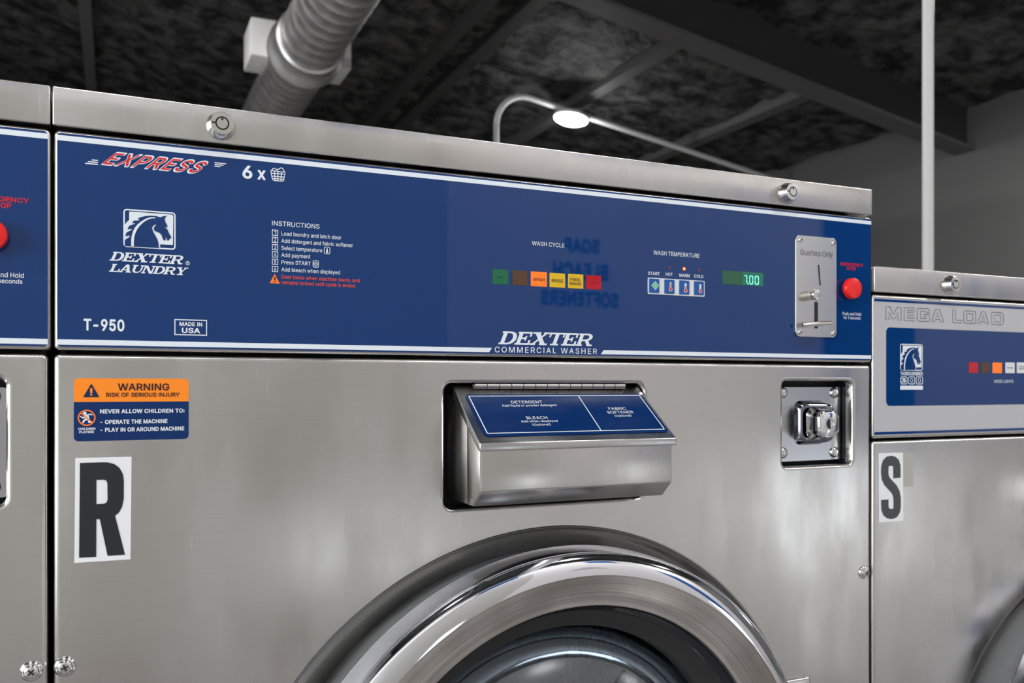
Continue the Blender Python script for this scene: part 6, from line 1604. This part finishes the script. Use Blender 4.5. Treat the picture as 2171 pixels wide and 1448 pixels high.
    for i, (xa, xb, ya, yb) in enumerate(keys):
        k = MB()
        q0, q1 = gk(xa, yb), gk(xb, ya)
        k.sheet(fr, [rrect(q0[0], q0[1], q1[0], q1[1], 0.0007)], 'button_blue', 0.0002, 0.0004, c=kc, res=3)
        if i == 0:
            a = [gk(390, 675), gk(505, 810), gk(388, 945), gk(270, 800)]
            k.poly(fr, a[::-1], 'ink_white', kc + 0.0002)
            mx, mz = mean(*[p[0] for p in a]), mean(*[p[1] for p in a])
            k.poly(fr, [(mx + (p[0] - mx) * 0.82, mz + (p[1] - mz) * 0.82) for p in a][::-1], 'ink_green', kc + 0.0004)
            k.stroke(fr, [gk(372, 790), gk(392, 770), gk(392, 855)], 0.0005, 'ink_white', kc + 0.0006)
        else:
            tx, ta, tb, tr = ((858, 708, 900, 740), (1317, 735, 940, 830), (1767, 765, 960, 910))[i - 1]
            a, e = gk(tx, ta), gk(tx, tb)
            k.rect(fr, a[0] - 0.0012, e[1] - 0.0005, a[0] + 0.0012, a[1], 'ink_white', kc + 0.0002, 0.0010)
            bc = gk(tx, tb + 22)
            k.disc(fr, bc[0], bc[1], 0.0022, 'ink_white', kc + 0.0003, 24)
            k.rect(fr, a[0] - 0.0005, bc[1], a[0] + 0.0005, gk(tx, tr)[1], 'ink_red', kc + 0.0005)
            k.disc(fr, bc[0], bc[1], 0.0015, 'ink_red', kc + 0.0005, 24)
        piece('key', k, ('start key with green diamond', 'hot key', 'warm key', 'cold key')[i])

    # display
    k = MB()
    q = [g6(793, 392), g6(1157, 412), g6(1155, 533), g6(793, 508)]
    k.rect(fr, q[0][0], mean(q[2][1], q[3][1]), q[1][0], mean(q[0][1], q[1][1]), 'display', c)
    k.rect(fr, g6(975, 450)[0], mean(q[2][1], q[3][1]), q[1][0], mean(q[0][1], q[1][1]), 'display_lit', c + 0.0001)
    zt, zb2 = mean(g6(1050, 440)[1]), mean(g6(1050, 510)[1])

    def seg(a, bpt):
        k.stroke(fr, [a, bpt], 0.0011, 'digit', c + 0.0003)

    def digit(xa, xb, segs):
        xl, xr = g6(xa, 470)[0], g6(xb, 470)[0]
        zm, e = (zt + zb2) / 2, 0.0003
        S = {'t': ((xl + e, zt), (xr - e, zt)), 'm': ((xl + e, zm), (xr - e, zm)), 'b': ((xl + e, zb2), (xr - e, zb2)),
             'ul': ((xl, zt - e), (xl, zm + e)), 'ur': ((xr, zt - e), (xr, zm + e)), 'll': ((xl, zm - e), (xl, zb2 + e)), 'lr': ((xr, zm - e), (xr, zb2 + e))}
        for s in segs.split():
            seg(*S[s])
    digit(987, 1010, 't ur lr')
    digit(1035, 1062, 't b ul ur ll lr')
    digit(1083, 1112, 't b ul ur ll lr')
    k.disc(fr, *g6(1022, 508), 0.0008, 'digit', c + 0.0003, 12)
    piece('price_display', k, 'green price display')

    m = MB()
    ztext(m, fr, g6, 'EMERGENCY', 1838, 2042, 346, 318, 'ink_red', 16, c=c)
    ztext(m, fr, g6, 'STOP', 1897, 1975, 388, 358, 'ink_red', 16, c=c)
    piece('stop_lettering', m, 'red lettering')
    m = MB()
    ztext(m, fr, g6, 'Push and Hold', 1858, 2022, 785, 757, 'ink_white', 8, c=c)
    ztext(m, fr, g6, 'for 3 seconds', 1867, 2017, 820, 794, 'ink_white', 8, c=c)
    piece('hold_lettering', m)


def warning_sticker(root):
    g = zoomed(3.2906, 0, 560)
    fr = front(-0.0004)
    s = MB()
    x0, x1 = mean(g(513, 900)[0], g(517, 1200)[0]), mean(g(1318, 900)[0], g(1314, 1200)[0])
    z1 = mean(g(530, 800)[1], g(1300, 795)[1])
    z0 = mean(g(535, 1240)[1], g(1300, 1216)[1])
    zm = mean(g(515, 963)[1], g(1314, 956)[1])
    r = 0.0035
    full = rrect(x0, z0, x1, z1, r)
    s.flat(fr, [[p for p in full if p[1] >= zm] and [(x0, zm), (x1, zm)] + [p for p in full if p[1] > zm]], 'sticker_orange', 0)
    low = [p for p in full if p[1] < zm]
    h = len(low) // 2
    # order: bottom right arc, (x1, zm), (x0, zm), bottom left arc
    s.flat(fr, [low[:h] + [(x1, zm), (x0, zm)] + low[h:]], 'navy', 0)
    c = 0.0003
    s.poly(fr, [g(637, 834), g(580, 928), g(692, 927)], 'ink_maroon', c)
    s.poly(fr, [g(637, 845), g(589, 923), g(684, 922)], 'navy', c + 0.0002)
    s.stroke(fr, [g(637, 865), g(637, 900)], 0.0017, 'sticker_orange', c + 0.0004, taper=None)
    s.disc(fr, *g(637, 911), 0.0008, 'sticker_orange', c + 0.0004, 16)
    for t, xa, xb, base, top, col, wt in (
            ('WARNING', 822, 1180, 881, 832, 'ink_maroon', 12), ('RISK OF SERIOUS INJURY', 740, 1252, 926, 897, 'ink_maroon', 14),
            ('NEVER ALLOW CHILDREN TO:', 698, 1287, 1042, 1013, 'ink_white', 22), ('- OPERATE THE MACHINE', 700, 1168, 1116, 1087, 'ink_white', 22),
            ('- PLAY IN OR AROUND MACHINE', 700, 1285, 1171, 1142, 'ink_white', 22), ('CHILDREN', 545, 665, 1158, 1141, 'ink_white', 22), ('PLAYING', 553, 655, 1180, 1163, 'ink_white', 22)):
        ztext(s, fr, g, t, xa, xb, base, top, col, wt, c=c)
    k = zoomed(18.1, 150, 860)
    cx, cz = k(612, 465)
    r = k(612, 155)[1] - cz
    for pts in ([(500, 400), (610, 330), (680, 360), (730, 530), (650, 560), (560, 500)], [(610, 330), (770, 310), (850, 345), (830, 375), (760, 355), (640, 372)],
                [(520, 390), (535, 470), (490, 500), (345, 420), (370, 385), (470, 440)], [(560, 505), (645, 545), (540, 590), (490, 680), (430, 655), (480, 550)],
                [(648, 540), (730, 528), (750, 590), (820, 645), (780, 665), (680, 660)]):
        s.poly(fr, [k(*p) for p in pts], 'ink_white', c)
    q = k(540, 292)
    s.disc(fr, q[0], q[1], 0.0013, 'ink_white', c, 20)
    s.flat(fr, [circle(cx, cz, r, 48), circle(cx, cz, r * 0.845, 48)], 'ink_orange', c + 0.0002)
    s.stroke(fr, [k(395, 285), k(850, 655)], 0.0009, 'ink_orange', c + 0.0002)
    return s.build('warning_sticker', root, 'orange and navy warning sticker')


def letter_r(root):
    g = zoomed(2.85, 0, 940)
    fr = front(-0.0004)
    s = MB()
    s.poly(fr, [g(449, 722), g(788, 700), g(795, 80), g(455, 88)], 'sticker_white')
    outer = [(483, 118), (610, 114), (650, 114), (690, 124), (722, 148), (742, 185), (748, 225), (747, 335), (738, 380), (720, 415), (695, 437), (755, 672), (650, 678), (603, 457), (582, 457), (581, 685), (478, 690)]
    hole = [(582, 220), (628, 219), (642, 224), (649, 240), (650, 338), (644, 356), (628, 364), (582, 366)]
    s.flat(fr, [[g(*p) for p in outer], [g(*p) for p in hole]], 'sticker_black', 0.0003)
    return s.build('letter_sticker', root, 'white sticker with black letter R')


def letter_s(root):
    g = zoomed(3.713, 1620, 760)
    fr = front(-0.0004)
    s = MB()
    s.poly(fr, [g(1085, 1010), g(1172, 1008), g(1172, 742), g(1085, 744)], 'residue', -0.0001)
    s.poly(fr, [g(900, 1290), g(1095, 1275), g(1091, 740), g(897, 746)], 'sticker_white')
    L = [(1042, 940), (1042, 870), (1041, 845), (1034, 823), (1016, 808), (994, 804), (972, 809), (955, 825), (948, 848), (946, 895), (950, 935), (964, 966), (990, 995), (1017, 1024), (1036, 1058),
         (1044, 1100), (1044, 1165), (1040, 1196), (1029, 1214), (1012, 1222), (994, 1223), (974, 1218), (957, 1204), (949, 1182), (947, 1150), (947, 1111)]
    s.stroke(fr, [g(*p) for p in L], 0.0122, 'sticker_grey', 0.0003)
    return s.build('letter_sticker', root, 'white sticker with grey letter S')


def mega_fascia(panel, y=FASCIA_Y):
    g = zoomed(3.447, 1820, 540)
    fr = front(y)
    x0 = P(1852.5, 700)[0]
    x1 = W_X1 + STEP - 0.003
    dz = -S_DROP
    z1, z0 = mean(P(123, 281.0)[1], P(1845, 465.5)[1]) + dz, mean(P(120, 734.5)[1], P(1845, 764.5)[1]) + dz
    z1 = g(110, 316)[1]
    z0 = g(110, 1321)[1]
    b = MB()
    b.sheet(fr, [rrect(x0, z0, x1, z1, 0.003)], 'fascia_silver', 0.0004, 0.0001)
    c = 0.0003
    b.rect(fr, x0, g(110, 339)[1], x1, g(110, 321)[1], 'ink_blue', c)
    b.rect(fr, x0, g(110, 1316)[1], x1, g(110, 1297)[1], 'ink_blue', c)
    wz1, wz0 = mean(g(210, 533)[1], g(1210, 567)[1]), mean(g(210, 1104)[1], g(1210, 1093)[1])
    wx0 = g(199, 800)[0]
    b.rect(fr, wx0, wz0, x1 - 0.03, wz1, 'fascia', c, 0.006)
    b.build('fascia', panel, 'silver front plate with navy window')
    m = MB()
    rr = lambda x0_, y0_, x1_, y1_, r_: rrect(x0_, y0_, x1_, y1_, r_, 4)
    LOOPS = {
        'M': [[(0, 0), (0, 1), (.27, 1), (.5, .40), (.73, 1), (1, 1), (1, 0), (.79, 0), (.79, .62), (.58, .10), (.42, .10), (.21, .62), (.21, 0)]],
        'E': [[(0, 0), (0, 1), (.98, 1), (.98, .79), (.28, .79), (.28, .61), (.93, .61), (.93, .40), (.28, .40), (.28, .21), (1, .21), (1, 0)]],
        'G': [[(.10, 0), (0, .12), (0, .88), (.10, 1), (.90, 1), (.99, .90), (.99, .68), (.75, .68), (.75, .79), (.26, .79), (.26, .21), (.75, .21), (.75, .35), (.52, .35),
               (.52, .55), (1, .55), (1, .10), (.90, 0)]],
        'A': [[(0, 0), (.35, 1), (.65, 1), (1, 0), (.76, 0), (.69, .20), (.31, .20), (.24, 0)], [(.38, .40), (.62, .40), (.5, .74)]],
        'L': [[(0, 0), (0, 1), (.32, 1), (.32, .21), (1, .21), (1, 0)]],
        'O': [rr(0, 0, 1, 1, .16), rr(.25, .21, .75, .79, .08)],
        'D': [[(0, 0), (0, 1), (.86, 1), (1, .85), (1, .15), (.86, 0)], [(.26, .21), (.26, .79), (.70, .79), (.75, .73), (.75, .27), (.70, .21)]],
    }
    zb, zt = mean(g(200, 475)[1], g(1050, 512)[1]), mean(g(200, 384)[1], g(1050, 420)[1])
    for ch, xa, xb in (('M', 196, 308), ('E', 330, 407), ('G', 425, 515), ('A', 528, 620), ('L', 685, 752), ('O', 765, 853), ('A', 866, 948), ('D', 970, 1055)):
        ax, bx = g(xa, 480)[0], g(xb, 480)[0]
        for L in LOOPS[ch]:
            m.stroke(fr, [(ax + (bx - ax) * u_, zb + (zt - zb) * v_) for u_, v_ in L], 0.00085, 'ink_grey', c, closed=True)
    m.build('load_size_lettering', panel, 'grey outlined lettering')
    m = MB()
    c2 = c + 0.0003
    ge = zoomed(9.653, 1880, 700)
    emblem(m, fr, (ge(258, 500)[0], mean(ge(270, 830)[1], ge(710, 825)[1]), ge(718, 500)[0], mean(ge(280, 283)[1], ge(700, 288)[1])), 'ink_blue', c2)
    text(m, fr, 'THOROUGHBRED', ge(262, 928)[0], ge(262, 926)[1], ge(722, 928)[0], ge(262, 850)[1] - ge(262, 926)[1], 'ink_white', 26, c=c2)
    for i, (xa, xb) in enumerate(((262, 408), (425, 562), (580, 724))):
        ax0, ax1, az0, az1 = ge(xa, 0)[0], ge(xb, 0)[0], ge(xa, 1108)[1], ge(xa, 948)[1]
        t = 0.0009
        m.outline(fr, ax0, az0, ax1, az1, t, 'ink_white', c2, 0.0022)
        if i:
            w_ = ax1 - ax0
            m.outline(fr, ax0 + w_ * 0.30, az0 + (az1 - az0) * 0.24, ax1 - w_ * 0.30, az1 - (az1 - az0) * 0.24, t * 0.8, 'ink_white', c2, 0.0012)
        else:
            text(m, fr, '3', ax0 + 0.0012, az0 + 0.0022, ax1 - 0.0022, (az1 - az0) - 0.0044, 'ink_white', 30, c=c2)
    m.rect(fr, ge(260, 0)[0], ge(260, 1218)[1], ge(724, 0)[0], ge(260, 1135)[1], 'ink_white', c2)
    m.build('horse_emblem', panel, 'white horse head emblem')
    for xa, xb, ya, yb, col, s in ((800, 868, 787, 863, 'lens_red', 'red light'), (888, 953, 789, 862, 'lens_brown', 'unlit brown light'), (973, 1043, 789, 865, 'lens_orange', 'orange light'),
                                   (1067, 1136, 788, 865, 'key_white', 'white light'), (1150, 1222, 788, 865, 'key_white', 'white light')):
        k = MB()
        q0, q1 = g(xa, yb), g(xb, ya)
        k.rect(fr, q0[0], q0[1], q1[0], q1[1], col, c2, 0.0008)
        if col == 'key_white':
            xm = (xa + xb) / 2
            ztext(k, fr, g, 'RINSE' if xa < 1100 else 'FINAL', xm - 22, xm + 22, 831 if xa < 1100 else 822, 821 if xa < 1100 else 812, 'ink_grey', 4, c=c2 + 0.0003)
            if xa > 1100:
                ztext(k, fr, g, 'RINSE', xm - 22, xm + 22, 838, 828, 'ink_grey', 4, c=c2 + 0.0003)
        k.build('cycle_light', panel, s)
    m = MB()
    ztext(m, fr, g, 'MODE LIGHTS', 987, 1125, 936, 914, 'ink_white', 6, c=c2)
    m.build('cycle_lettering', panel)


def common_parts(root):
    cabinet(root)
    lid(root)
    front_panel(root)
    t = tray(root)
    for px, py, in ((471, 262), (1680, 406.5)):
        x, z = P(px, py, -0.0125)
        tubular_lock(root, x, z)
    panel_screw(root, *P(137.5, 1414, -0.002), 0.35)
    panel_screw(root, *P(1834, 1214, -0.002), 0.8)
    panel_screw(root, P(1834, 1214)[0], 0.30, 0.5)
    panel_screw(root, P(137.5, 1414)[0], 0.30, 0.9)
    dispenser(root)
    coin_vault(root)
    door(root)
    drum(root)
    return t


MID = ((W_X0 + W_X1) / 2, 0.45, 0.0)
washer = thing('washing_machine', 'big stainless coin washer with a blue control panel, orange warning sticker and letter R sticker', 'washing machine', MID, 'coin washers in a row')
panel = common_parts(washer)

# the lower washer on the right: the same cabinet with another front plate
S_DROP = 0.0912
GENERIC = [o for o in washer.children if not o.name.startswith('panel_screw')]
right = thing('washing_machine', 'lower stainless coin washer with a silver and navy panel and letter S sticker', 'washing machine', MID, 'coin washers in a row')
ROOT_ORIGIN[right.name] = Vector(MID) + Vector((STEP, 0, -S_DROP))
for ch in GENERIC:
    copy_tree(ch, right)
right.location = Vector(MID) + Vector((STEP, 0, -S_DROP))
rpanel = [o for o in right.children if o.name.startswith('control_panel')][0]

express_fascia(panel)
stop_button(washer)
coin_slide(washer)

# the left washer repeats the middle one
left = copy_tree(washer)
for ch in left.children:
    if ch.name.startswith('lid'):
        ch.location.x += 0.0024            # its top sits a little off its base
    if ch.name.startswith(('stop_button', 'coin_slide')):
        ch.location.x -= 0.0010
left.location = Vector(MID) + Vector((-STEP, 0, 0))
left['label'] = 'stainless coin washer cut off by the left edge, with half its red stop button showing'

warning_sticker(washer)
letter_r(washer)
mega_fascia(rpanel)
letter_s(right)


# ------------------------------------------------------------------ the room
XL, XR, YF, YB = -3.15, 6.14, -2.75, 11.0
EAVE, PITCH = 3.20, 0.165


def roof(x):
    return EAVE + PITCH * (XR - x)


b = MB()
b.box(XL, XR, YF, YB, -0.1, 0.0, 'tile')
structure(b.build('floor'))

# sprayed foam under the sloping roof: a lumpy skin
b = MB()
nx, ny = 104, 150
vs, fs = [], []
for j in range(ny + 1):
    for i in range(nx + 1):
        x = XL + (XR - XL) * i / nx
        y = YF + (YB - YF) * j / ny
        h = noise.fractal(Vector((x * 3.2, y * 3.2, 0.3)), 0.9, 2.1, 4) * 0.05
        vs.append(Vector((x, y, roof(x) - 0.02 + h)))
for j in range(ny):
    for i in range(nx):
        a = j * (nx + 1) + i
        fs.append((a, a + nx + 1, a + nx + 2, a + 1))
b.add(vs, fs, 'foam')
b.add([Vector(p) for p in ((XL, YF, roof(XL) + 0.15), (XR, YF, roof(XR) + 0.15), (XR, YB, roof(XR) + 0.15), (XL, YB, roof(XL) + 0.15))], [(0, 1, 2, 3)], 'dark_steel')
structure(b.build('ceiling'))


def slope_prism(mb, x0, x1, y0, y1, d0, d1, m):
    """Bar that follows the roof: between depths d0 and d1 under it."""
    v = []
    for x in (x0, x1):
        for y, d in ((y0, d0), (y1, d0), (y1, d1), (y0, d1)):
            v.append(Vector((x, y, roof(x) - d)))
    mb.add(v, [(0, 1, 2, 3), (7, 6, 5, 4), (0, 4, 5, 1), (1, 5, 6, 2), (2, 6, 7, 3), (3, 7, 4, 0)], m)


def ceiling_point(px, py):
    dx, dy, dz = ray(px, py)
    t = (EAVE + PITCH * XR - CZ) / (dz + PITCH * dx)
    return dx * t, dy * t - HD, CZ + dz * t


# steel roof beam with its lower flange
b = MB()
slope_prism(b, XL, XR, 4.02, 4.06, 0.0, 0.345, 'beam')
slope_prism(b, XL, XR, 3.95, 4.13, 0.345, 0.372, 'beam_light')  # flange lighter than the web: light on it put into the colour
o = b.build('ceiling_beam')
structure(o)
# purlins that run across the beams, buried in the foam
for px, py, m, dep in ((1330, 135, 'beam_light', 0.10), (1505, 270, 'beam_light', 0.10), (1052, 60, 'beam', 0.10), (900, 120, 'beam', 0.10), (188, 100, 'beam_light', 0.08)):
    x = ceiling_point(px, py)[0]
    b = MB()
    slope_prism(b, x - 0.05, x + 0.05, 4.06 if px > 1200 else YF, YB, 0.0, dep, m)
    structure(b.build('ceiling_joist'))

b = MB()
b.box(XR, XR + 0.1, YF, YB, 0, 3.6, 'wall_grey')
structure(b.build('wall_right'))
b = MB()
b.box(XL, XR, YB, YB + 0.1, 0, 5, 'wall_grey')
structure(b.build('wall_back'))

# left wall with the shop window
b = MB()
b.box(XL - 0.1, XL, YF, -2.35, 0, 4.9, 'wall_white')
b.box(XL - 0.1, XL, -0.35, YB, 0, 4.9, 'wall_white')
b.box(XL - 0.1, XL, -2.35, -0.35, 0, 0.5, 'wall_white')
b.box(XL - 0.1, XL, -2.35, -0.35, 2.6, 4.9, 'wall_white')
structure(b.build('wall_left'))
b = MB()
b.box(XL - 0.06, XL - 0.04, -2.32, -0.38, 0.53, 2.57, 'pane')
for y in (-2.35, -1.38, -0.41):
    b.box(XL - 0.08, XL + 0.02, y, y + 0.06, 0.5, 2.6, 'frame_white')
for z in (0.5, 2.54):
    b.box(XL - 0.08, XL + 0.02, -2.35, -0.35, z, z + 0.06, 'frame_white')
structure(b.build('window_1'))

# wall behind the photographer
b = MB()
b.box(XL, 1.30, YF - 0.1, YF, 0, 2.40, 'wall_tan')
b.box(1.30, XR, YF - 0.1, YF, 0, 2.40, 'wall_white')
b.box(XL, XR, YF - 0.1, YF, 2.40, 3.15, 'wall_white')
b.box(XL, XR, YF - 0.1, YF, 3.15, 4.9, 'wall_dark')  # dark band added so the lids' top edges reflect less white
b.box(3.42, 4.05, YF, YF + 0.03, 0.6, 2.1, 'wall_blue')
b.box(0.35, 1.05, YF, YF + 0.02, 2.55, 3.0, 'wall_blue')
b.box(2.25, 2.85, YF, YF + 0.02, 2.55, 3.0, 'wall_blue')
wf = b.build('wall_front')
structure(wf)
b = MB()
ff = Frame((0, YF + 0.004, 0), (-1, 0, 0), (0, 0, 1))


def mirrored(px, py):
    """Point of the wall behind the photographer that shows at (px, py) in the washers' glossy fronts."""
    dx, dy, dz = ray(px, py)
    t = (HD - YF) / dy
    return dx * t, CZ + dz * t


for s, xa, xb, ya, yb in (('SOAP', 1195, 1270, 532, 503), ('BLEACH', 1172, 1288, 588, 553), ('SOFTENERS', 1146, 1310, 645, 613)):
    a, c_ = mirrored(xa, ya), mirrored(xb, ya)
    h = mirrored(xa, yb)[1] - a[1]
    text(b, ff, s, -c_[0], a[1], -a[0], h, 'sign_blue', 26)
b.build('wall_lettering', wf)  # lettering of an unseen soap vending machine, put flat on the wall
# low glowing panels added to that wall for bright reflections in the steel
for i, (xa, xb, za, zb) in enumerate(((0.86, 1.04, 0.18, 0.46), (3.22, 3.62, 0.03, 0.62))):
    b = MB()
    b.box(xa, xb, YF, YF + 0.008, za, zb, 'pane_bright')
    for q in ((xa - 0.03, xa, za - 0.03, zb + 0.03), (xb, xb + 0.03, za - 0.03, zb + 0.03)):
        b.box(q[0], q[1], YF, YF + 0.02, q[2], q[3], 'frame_white')  # white surround of the added glow panel
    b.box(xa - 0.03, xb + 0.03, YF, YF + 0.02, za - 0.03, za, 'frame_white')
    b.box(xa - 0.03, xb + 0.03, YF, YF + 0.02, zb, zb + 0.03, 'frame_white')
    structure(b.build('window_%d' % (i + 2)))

# ------------------------------------------------------------------ things up under the roof
# spiral duct with a coupling and a box over it
DX, DZ, DR = 1.20, 3.30, 0.212
d = thing('spiral_duct', 'round galvanised spiral duct hung under the black ceiling', 'air duct', (DX, 5.2, DZ))
b = MB()
pts, rad = [], []
y = -2.6
while y < 10.9:
    pts += [(DX, y, DZ), (DX, y + 0.105, DZ), (DX, y + 0.112, DZ), (DX, y + 0.122, DZ)]
    rad += [DR, DR, DR + 0.0025, DR + 0.0025]
    y += 0.13
b.tube(pts, DR, 'galv', 48, caps=False, radii=rad)
b.build('duct_pipe', d, angle=40)
b = MB()
cy = 5.30
b.tube([(DX, cy - 0.22, DZ), (DX, cy - 0.21, DZ), (DX, cy - 0.03, DZ), (DX, cy, DZ), (DX, cy + 0.05, DZ), (DX, cy + 0.06, DZ)], DR, 'galv', 48, caps=False,
       radii=[DR + 0.002, DR + 0.02, DR + 0.022, DR + 0.045, DR + 0.045, DR + 0.004])
b.build('duct_collar', d, angle=40)
b = MB()
b.box(0.885, 1.612, 5.67, 6.05, 3.35, 3.62, 'white_paint', 0.008, 2)
b.build('duct_box', d, 'white box seen on both sides of the duct')

# conduit that bends from its riser to run below the roof, with the lamp on it
CYY = 6.0


def at_depth(px, py, y):
    dx, dy, dz = ray(px, py)
    t = (y + HD) / dy
    return dx * t, CZ + dz * t


LX, LZ = at_depth(1212, 233, CYY)
c = thing('conduit', 'thin grey conduit bending over from a riser to carry the round lamp', 'pipe', (3.2, CYY, 0))
b = MB()
dx, dy, dz = ray(1052, 300)
rx = dx * (CYY + HD) / dy
zt = LZ + PITCH * (LX - rx - 0.28)
pts = [(rx, CYY, 0.0), (rx, CYY, zt - 0.42), (rx, CYY, zt - 0.30)]
for k in range(1, 9):
    t = k / 8
    a = t * (PI / 2 + 0.16)
    pts.append((rx + 0.28 * (1 - math.cos(a)), CYY, zt - 0.30 + 0.28 * math.sin(a)))
x = pts[-1][0]
z = pts[-1][2]
pts += [(x + 0.4, CYY, z - 0.4 * PITCH), (XR - 0.01, CYY, z - (XR - 0.01 - x) * PITCH)]
b.tube(pts, 0.024, 'white_paint', 14)
b.build('conduit_pipe', c)


def conduit_z(xx):
    return z - (xx - x) * PITCH


l = thing('ceiling_lamp', 'round lit ceiling lamp glowing on the conduit', 'lamp', (LX, CYY, conduit_z(LX) - 0.02))
b = MB()
t0 = conduit_z(LX) - 0.025
fl = Frame((LX, CYY, t0), (1, 0, -PITCH), (0, -1, 0))
b.lathe([(0.03, 0.0), (0.13, 0.0), (0.152, 0.012), (0.155, 0.035), (0.150, 0.040)], 'white_paint', 0, 0, 40, cap0=True, fr=Frame(fl.o, fl.u, -fl.v))
b.build('lamp_body', l, fix=True)
b = MB()
b.lathe([(0.150, 0.038), (0.147, 0.050), (0.125, 0.062), (0.05, 0.068)], 'lamp', 0, 0, 40, cap1=True, fr=Frame(fl.o, fl.u, -fl.v))
b.build('lamp_diffuser', l, fix=True)
g = bpy.data.lights.new('lamp_glow', 'POINT')
g.energy = 26
g.shadow_soft_size = 0.12
go = bpy.data.objects.new('lamp_glow', g)
go.location = (LX, CYY, t0 - 0.22)
COL.objects.link(go)

# white pipe that rises behind the right washer
dx, dy, dz = ray(1967.5, 300)
PY = 1.25
PX = dx * (PY + HD) / dy
p = MB()
p.tube([(PX, PY, 0.0), (PX, PY, roof(PX) - 0.02)], 0.0175, 'white_paint', 24)
o = p.build('water_pipe')
o['label'] = 'slim white vertical pipe rising behind the washer with the letter S'
o['category'] = 'pipe'
